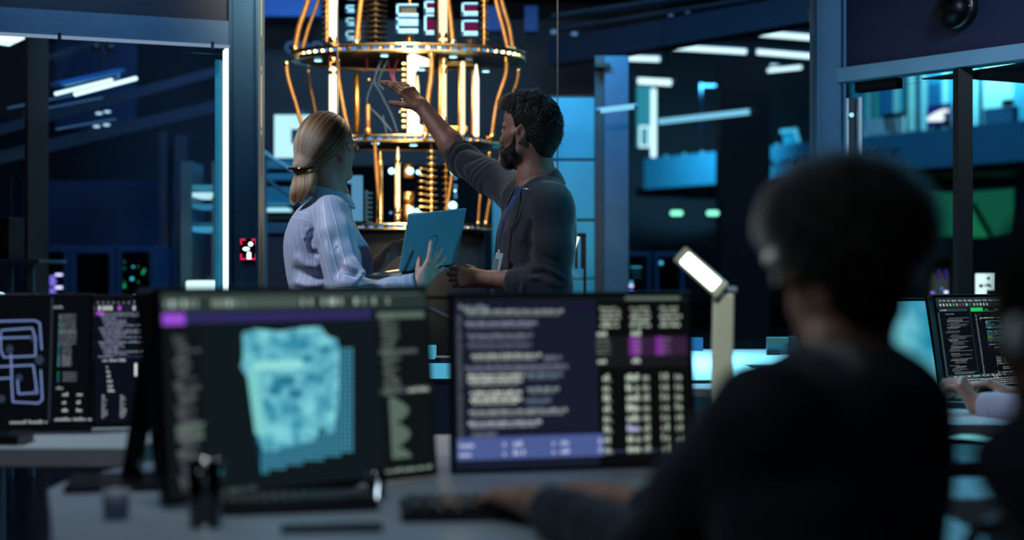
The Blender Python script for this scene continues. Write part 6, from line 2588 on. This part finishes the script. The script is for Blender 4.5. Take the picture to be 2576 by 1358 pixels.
# cup with a bright rim
c = Vector((X(292, 2.50), 2.50, zD))
t = thing('paper_cup', 'grey cup with a bright rim left of the chip layout monitor', 'cup', c)
MB().lathe([(.001, .001), (.021, .001), (.025, .048), (.0225, .048), (.02, .006), (.001, .006)], c, 28).build('body', mat('grey cup', '#68788a', .5), t)
MB().lathe([(.0235 + .002 * math.cos(a), .048 + .002 * math.sin(a)) for a in np.linspace(0, 2 * PI, 9)[:-1]], c, 28, close=True).build('rim', mat('bright rim', '#e8f0ff', .15, .3), t)
tg = glass_mat('tumbler glass', (.70, .76, .80), .4)
for i, (px, Y, r, h, lab, nm) in enumerate(((516, 2.42, .030, .115, 'dark tinted drinking glass in front of the chip layout monitor', 'drinking_glass'), (946, 2.72, .020, .055, 'small clear glass under the right end of the chip layout monitor', 'drinking_glass'))):
    c = Vector((X(px, Y), Y, zD))
    t = thing(nm, lab, 'glass', c)
    MB().lathe([(.001, .001), (r * .9, .001), (r, h), (r - .003, h), (r * .88 - .002, .006), (.001, .006)], c, 32).build('tumbler', tg, t)
# edge-on dark monitor standing left of the chip layout monitor
c = Vector((X(378, 2.95), 2.95, zD))
t = thing('dark_monitor', 'black switched-off monitor turned edge-on left of the chip layout monitor', 'monitor', c)
R = Matrix.Rotation(math.radians(104.5), 3, 'Z') @ Matrix.Rotation(math.radians(-6), 3, 'X')
MB().box(c + Vector((.0, .02, .215)), (.34, .034, .37), R, .006).build('casing', BEZ, t)
MB().bar(c + Vector((-.0, .0, .25)), c + Vector((-.04, 0, .01)), .05, .03).build('stand_neck', BEZ, t)
MB().box(c + Vector((-.03, -.05, .008)), (.24, .2, .014), rotz(.2), .005).build('stand_base', BEZ, t)
o = MB().span(P(-60, 1125, 3.5), P(86, 1135, 3.62), .004).build('tablet', mat('dark tablet', '#0d1118', .3))
o.location.z = .738
props(o, 'dark tablet lying on the pale desk at the left edge', 'tablet')
# desk lamp
Y = 3.5
t = thing('desk_lamp', 'lit white desk lamp with a folding head above the code monitor', 'lamp', PZ(1812, Y, .0))
top, bot = P(1812, 738, Y), PZ(1820, Y, .735)
MB().box((top + bot) / 2, (.052, .022, (top - bot).length), Matrix.Rotation(math.radians(1.2), 3, 'Y'), .006).build('post', mat('white lamp plastic', '#cfd6c6', .35, var=.03), t)
MB().box(bot + Vector((0, 0, -.0)), (.16, .16, .02), None, .008).build('base', mat('white lamp plastic', '#cfd6c6', .35), t)
a, b = P(1718, 645, Y - .01), P(1805, 722, Y - .02)
d = (b - a).normalized()
MB().bar(a - d * .012, b + d * .016, .012, .046, up=(d.z, 0, -d.x), bev=.005).build('head', mat('white lamp plastic', '#cfd6c6', .35), t)
MB().bar(a, b, .014, .040, up=(d.z, 0, -d.x), bev=.006).build('diffuser', em((1., .96, .86), 4.2, 'desk lamp light'), t)
MB().lathe([(.009, -.022), (.009, .022)], P(1830, 730, Y), 16, Matrix.Rotation(PI / 2, 3, 'Y')).build('hinge', STEELL, t)
desk('desk', 'narrow desk carrying the lit folding desk lamp', X(1040, 3.5), X(2060, 3.5), 3.42, 3.86, .725, .03, DESKE)

# ------------------------------------------------------------------ the seated people
def tone(h):
    return skin('deep skin', h)


def seated(name_label, hd, hf, tf, neck, hip, arms, skin_m, cloth_m, cloth_name, hair_m, hairfn, h=.005, shirt_r=(.058, .05, .042), torso=None, sc=1., bends=None, cuffs=None):
    """a seated figure: head centre and facing, trunk facing, neck base, hips, arms as (shoulder, elbow, wrist, dir, palm, thumb side)"""
    hip = _np(hip)
    root = thing('person', name_label, 'person', Vector((hip[0], hip[1], 0)))
    f = unit((tf[0], tf[1], 0))
    l = _np((-f[1], f[0], 0))
    H = Head(hd, hf, math.radians(-4), 0, sc)
    S = Sdf()
    H.add(S, neck, (.058, .062))
    nk = _np(neck)

    def tr(shr):
        z0, z1 = hip[2], nk[2]
        rows_ = []
        for k_, rf, rl in ((1.0, .05, .07), (.955, .085, .13), (.90, .105, .185), (.82, .118, .205), (.66, .125, .20), (.42, .12, .175), (.2, .125, .17), (0, .13, .18)):
            q = hip * (1 - k_) + nk * k_
            rows_.append((z0 + (z1 - z0) * k_, q[0], q[1], (rf - shr) * sc, (rl - shr) * sc))
        return rows_
    S.loft(tr(.02), f, l, .03)
    C = Sdf()
    C.loft(tr(0), f, l, .03)
    for i, (sh, el, wr, d, n, s_, bd, th) in enumerate(arms):
        S.chain([sh, el, _np(el) * .6 + _np(wr) * .4, wr], [.05, .044, .042, .027], .02)
        hand(S, wr, d, n, s_, bd, thumb=th, sc=1.)
        cu = _np(el) * .2 + _np(wr) * .8
        C.chain([sh, (_np(sh) + _np(el)) / 2, el, cu], [shirt_r[0] + .016, shirt_r[0] + .008, shirt_r[0], shirt_r[2]], .03)
    T = Sdf()
    for sg in (1, -1):
        hp = hip + l * sg * .09
        kn = hip + f * .42 + l * sg * .13 + _np((0, 0, .01))
        ft = _np((kn[0], kn[1], .09))
        S.chain([hp, kn, ft], [.075, .05, .036], .03)
        T.chain([hp, kn, ft + _np((0, 0, .04))], [.092, .072, .055], .04)
        sh_ = Sdf()
        sh_.cone(ft - f * .03 - _np((0, 0, .045)), ft + f * .16 - _np((0, 0, .055)), .042, .034, .02)
        sh_.plane(_np((0, 0, .004)), (0, 0, -1))
        sh_.build('shoe', .007, mat('black shoe leather', '#08090a', .35), root)
    S.build('body', h, skin_m, root)
    C.build(cloth_name, h + .001, cloth_m, root, disp=lambda p, n: wob(p, 18, 5) * .004)
    T.build('trousers', .009, mat('dark trousers', '#14161c', .8), root)
    hairfn(H, root, hair_m)
    if cuffs:
        for (sh, el, wr, *_), m in zip(arms, cuffs):
            a_, b_ = _np(el) * .24 + _np(wr) * .76, _np(el) * .10 + _np(wr) * .90
            MB().tube([a_, a_ * .5 + b_ * .5, b_], [.047, .047, .044], 24, cap=False).tube([a_, b_], [.043, .040], 24, cap=False).build('cuff', m, root)
    return root, H


def curly(H, root, m):
    G = Sdf()
    G.ell(H.at(-.005, 0, .036), (.120, .106, .088), H.R, .01)
    G.cone(H.at(-.07, 0, 0), H.at(-.06, 0, -.06), .062, .05, .03)
    for sg in (1, -1):
        G.ell(H.at(.01, sg * .098, -.022), (.04, .03, .04), H.R, .012, 's')
    e1, n1 = H.at(.035, 0, 0), unit(H.f * .92 - H.u * .4)
    G.p.append((lambda p: (p - e1) @ n1, _np([-1e9] * 3), _np([1e9] * 3), .02, 'i'))
    G.build('hair', .004, m, root, disp=lambda p, n: wob(p, 110, 9, 3) * .006 + wob(p, 42, 3, 2) * .006)
    d = RNG.normal(size=(2600, 3))
    d /= np.linalg.norm(d, axis=1)[:, None]
    c0 = H.at(-.005, 0, .045)
    lo, hi = np.full(len(d), .02), np.full(len(d), .25)
    for _ in range(14):
        mid = (lo + hi) / 2
        ins = G.eval(c0 + d * mid[:, None]) < 0
        lo, hi = np.where(ins, mid, lo), np.where(ins, hi, mid)
    st = c0 + d * lo[:, None]
    ok = (H.local(st)[:, 2] > -.03)
    st, d = st[ok], d[ok]
    sd = unit((.3, .5, .8))
    a = np.cross(d, sd)
    b = np.cross(a, d)
    ph = RNG.uniform(0, 6.28, len(d))
    pts = []
    for j in range(12):
        t = j / 11
        pts.append(st + d * (t * .018) + a * (np.cos(ph + t * 14) * .006)[:, None] + b * (np.sin(ph + t * 14) * .006)[:, None])
    hair_curves('curls', np.stack(pts, 1), .0007, hair_mat('dark curls', (.012, .010, .010), .3, .4), root, .6)


def short(H, root, m):
    G = Sdf()
    G.ell(H.at(-.006, 0, .03), (.113, .09, .110), H.R, .01)
    G.cone(H.at(-.06, 0, 0), H.at(-.05, 0, -.07), .06, .05, .03)
    e1, n1 = H.at(.02, 0, 0), unit(H.f * .92 - H.u * .4)
    G.p.append((lambda p: (p - e1) @ n1, _np([-1e9] * 3), _np([1e9] * 3), .012, 'i'))
    G.build('hair', .004, m, root, disp=lambda p, n: wob(p, 90, 9, 3) * .004)


A = lambda px, py, Y: _np(P(px, py, Y))
HB = mat('dark brown hair', '#0b0908', .8, var=.3, scale=40, spec=.2)
NAVJ = mat('navy jacket', '#0c1428', .85, var=.15, scale=30, sheen=.1)
hd = A(2128, 640, 1.9)
fg, FH = seated('dark curly haired man in a navy top typing, seen from behind in the foreground', hd, (-.08, 1.), (-.74, .67), A(2128, 852, 1.88), (.36, 1.70, .50),
                [(A(1930, 1052, 1.72), A(1640, 1395, 1.98), A(1345, 1262, 2.42), (-.55, .83, .02), (0, .1, -1), (.8, .5, 0), [(14, 22, 14)] * 4, dict(dir=(.75, .6, .2), bend=(10, 10))),
                 (A(2212, 1066, 2.03), A(2120, 1400, 2.26), A(1530, 1252, 2.56), (-.80, .58, .06), (0, .1, -1), (-.5, -.8, 0), [(16, 24, 16)] * 4, dict(dir=(.75, .6, .2), bend=(10, 10)))],
                skin('brown skin', '#8f6a5a'), NAVJ, 'jacket', HB, curly, .005)
eb = thing('earbud', 'white earbud in the curly haired man\'s left ear', 'earbud', Vector(FH.at(-.006, .088, -.014)))
MB().ball(FH.at(-.004, .098, -.006), .0135, 14).build('bud', mat('white bud', '#e8f2ee', .15), eb)
MB().tube([FH.at(-.002, .096, -.014), FH.at(.004, .094, -.038)], .0035, 8).build('stem', mat('white bud', '#e8f2ee', .15), eb)
t = thing('office_chair', 'black office chair of the curly haired man in the foreground', 'chair', Vector((.45, 1.58, 0)))
f = Vector((-.74, .67, 0)).normalized()
l = Vector((-f.y, f.x, 0))
c = Vector((.36, 1.70, 0))
R = Matrix((f, l, Vector((0, 0, 1)))).transposed()
MB().box(c + f * .12 + Vector((0, 0, .42)), (.48, .48, .07), R, .03).build('seat', DARK, t)
MB().box(c - f * .20 + Vector((0, 0, .66)), (.05, .44, .40), R, .02).build('backrest', mat('chair mesh', '#10131b', .8), t)
MB().tube([c + f * .1 + Vector((0, 0, .40)), c + f * .1 + Vector((0, 0, .10))], .03, 12).build('column', DARK, t)
for i in range(5):
    w = 2 * PI * i / 5
    MB().bar(c + f * .1 + Vector((0, 0, .10)), c + f * .1 + Vector((math.cos(w) * .3, math.sin(w) * .3, .05)), .04, .03).build('leg', DARK, t)
# typist with white cuffs at right, mostly out of the frame
wh = mat('pale shirt cotton', '#a9acc4', .75, var=.04, sheen=.2)
typ, TH = seated('person in a pale shirt typing at the right edge, only hands and sleeves in view', A(2960, 560, 4.05), (-.75, .66), (-.8, .6), A(2950, 730, 4.02), (1.92, 3.92, .5),
                 [(A(2760, 800, 3.92), A(2690, 1040, 4.02), A(2458, 1022, 4.33), (-.52, .22, .80), (-.62, .55, -.50), (.30, .85, .10), [(62, 66, 36), (60, 62, 34), (58, 60, 34), (52, 56, 30)], dict(dir=(.8, .25, .5), bend=(14, 14))),
                  (A(3060, 800, 4.2), A(2880, 1020, 4.42), A(2552, 998, 4.46), (-.72, .38, .42), (-.5, .2, -.8), (-.3, -.9, -.1), [(40, 45, 22)] * 4, dict(dir=(.7, .5, .3), bend=(12, 12)))],
                 skin('fair warm skin', '#b08a7c'), wh, 'shirt', HB, short, .004, (.056, .05, .044), cuffs=[wh, wh])
# second dark figure at the right border
e2, EH = seated('dark silhouetted person cut off by the right border, nearest the camera', A(2716, 800, 1.55), (-.3, .95), (-.1, 1.), A(2760, 1010, 1.52), (1.02, 1.34, .50),
                [(A(2700, 1190, 1.47), A(2740, 1500, 1.60), A(2690, 1330, 1.95), (-.5, .8, 0), (0, 0, -1), (.8, .5, 0), [(14, 22, 14)] * 4, None),
                 (A(2980, 1120, 1.70), A(2960, 1450, 1.8), A(2760, 1300, 2.1), (-.6, .7, 0), (0, 0, -1), (-.7, -.6, 0), [(14, 22, 14)] * 4, None)],
                skin('deep skin', '#6b4a3e'), NAVJ, 'jacket', HB, short, .006)
o = MB().ball(EH.at(-.018, .096, -.02), .015, 16, (.8, .8, 1.5)).build('earbud', mat('white bud', '#e8f2ee', .15))
props(o, 'pale earbud on the dark silhouetted person at the right border', 'earbud')

# ------------------------------------------------------------------ light
SC.world = bpy.data.worlds.new('hall air')
SC.world.use_nodes = True
bg = SC.world.node_tree.nodes['Background']
bg.inputs[0].default_value = (.05, .10, .17, 1)
bg.inputs[1].default_value = .35
CY = (.12, .62, .95)
lamp('AREA', 'unseen key light', (-2.5, 4.1, 3.3), 10.5, (.74, .83, 1.), .4, .4, target=(-.55, 5.05, 1.3), spread=1.2)  # unseen key added above left for the woman's shirt
lamp('AREA', 'near desk fill', (-.5, 2.3, 2.7), 2.6, (.80, .90, 1.), .4, .4, target=(-.5, 2.7, .7), spread=1.5)  # unseen fill added to brighten the near desk and hands
lamp('AREA', 'left screens fill', (-2.2, 3.4, 2.6), 4, (.7, .85, 1.), .4, .4, target=(-1.2, 3.6, .7), spread=1.2)  # unseen fill added above the left row of screens
# unseen warm lights added to brighten the machine
for dx in (-.55, .15, .6):
    lamp('SPOT', 'machine fill spot', (QX + dx, 7.3, 3.9), 125, (1., .78, .50), radius=.05, target=(QX + dx * .3, QY, 1.9), spot=1.2)
lamp('POINT', 'machine fill point', (QX + .05, 7.75, 2.15), 11, (1., .68, .34), radius=.12)
lamp('POINT', 'machine fill point low', (QX - .05, 7.85, 1.55), 7, (1., .68, .34), radius=.1)
lamp('POINT', 'machine fill point top', (QX - .0, 7.7, 2.75), 8, (1., .74, .44), radius=.1)
# unseen lights of the hall and front rows, most added as fill
lamp('AREA', 'partition wash', (.35, 9.2, 3.2), 50, CY, .8, .3, target=(.45, 10.2, 1.4))
lamp('AREA', 'left bay fill', (-2.6, 9.5, 3.4), 16, (.2, .5, 1.), 1.2, .3, target=(-2.6, 13, 1.0))  # unseen light added for the left bay's panels
lamp('AREA', 'middle bay fill', (-1.6, 11.0, 4.2), 24, (.25, .6, 1.), 1.2, .3, target=(-1.8, 13.5, 2.5), spread=1.6)  # unseen light added on the middle bay's rear walls
lamp('AREA', 'gallery wash', (3.2, 25.0, 4.6), 70, (.2, .68, .9), 1.5, .4, target=(3.9, 27.8, 3.1), spread=1.6)
lamp('AREA', 'gallery room', (7.9, 23.8, 5.1), 100, (.42, .88, .98), 3., .4, target=(8.4, 25.0, 3.9))
lamp('AREA', 'table lamp cyan', (.85, 5.8, 3.4), 42, (.22, .75, .95), .7, .6, target=(.85, 5.7, .8), spread=.9)
lamp('SPOT', 'cyan lid fill', (1.9, 3.3, 2.5), 150, (.10, .62, .92), radius=.08, target=(-.33, 4.92, 1.22), spot=.34, blend=1.)  # unseen spot added to turn the laptop lid cyan
lamp('AREA', 'right desk fill', (1.75, 5.3, 2.0), 13, CY, .4, .4, target=(1.5, 4.8, .75))  # unseen fill standing in for the cyan screen's light on the desk
lamp('AREA', 'left beam fill', (-1.9, 5.6, 3.3), 3.5, (.42, .68, 1.), 1.2, .3, target=(-1.9, 7.0, 2.4), spread=1.4)  # unseen fill added to brighten the left beam
lamp('AREA', 'right beam fill', (2.2, 4.8, 3.0), 4, (.55, .75, 1.), .5, .4, target=(2.0, 6.6, 2.1), spread=1.2)  # unseen fill added to brighten the right beam
lamp('AREA', 'hall ambient fill', (2, 17, 7.6), 480, (.16, .45, .8), 10, 14, target=(2, 17, 0))  # huge unseen panel added as ambient light for the hall
lamp('AREA', 'hall ambient fill left', (-3, 11.5, 4.6), 22, (.14, .4, .8), 3, 2, target=(-3, 11.5, 0))  # unseen ambient fill added over the left bay
lamp('AREA', 'warm plate fill', (QX + .1, 6.3, 2.92), 18, (1., .82, .55), 1.1, .22, target=(QX, 8.2, 2.3), spread=1.6)  # unseen bar added for cream highlights on the machine's plates
lamp('AREA', 'rear ambient fill', (.3, -1.2, 3.4), 5, (.55, .72, 1.), 2.5, 1.5, target=(.6, 1.8, .9))  # unseen ambient fill added to lift the near darks
lamp('AREA', 'near left fill', (-1.4, 1.3, 2.7), .9, (.78, .95, .92), .5, .5, target=(.4, 1.9, 1.1), spread=1.2)  # unseen fill added for the foreground man's head and hands
lamp('SPOT', 'warm hair and face fill', (-.35, 6.5, 3.0), 42, (1., .62, .30), radius=.06, target=(-.3, 5.3, 1.3), spot=.66, blend=.5)  # unseen warm spot added for the woman's hair and man's face
lamp('SPOT', 'lamp post fill', (.15, 2.2, 2.7), 95, (.96, 1., .86), radius=.05, target=(.52, 3.5, .93), spot=.20, blend=.6)  # unseen spot added to brighten the desk lamp's post
lamp('SPOT', 'foreground hands fill', (1.0, 3.1, 2.3), 7, (.86, 1., .95), radius=.05, target=(.06, 2.5, .78), spot=.34, blend=.8)  # unseen spot added for highlights on the foreground hands
lamp('SPOT', 'earbud glint spot', (-.6, 2.9, 2.3), 150, (.8, 1., .95), radius=.03, target=tuple(FH.at(-.004, .098, -.006)), spot=.042, blend=.3)  # unseen narrow spot added to make the earbud shine
lamp('SPOT', 'typist hands fill', (.9, 3.5, 2.4), 26, (.92, .92, 1.), radius=.08, target=(1.45, 4.28, .84), spot=.30, blend=.8)  # unseen spot added to bring up the typist's hands
lamp('SPOT', 'man hand fill', (-.25, 3.5, 2.7), 16, (1., .74, .58), radius=.06, target=(-.06, 4.9, 1.15), spot=.20, blend=.8)  # unseen warm spot added on the bearded man's lower hand
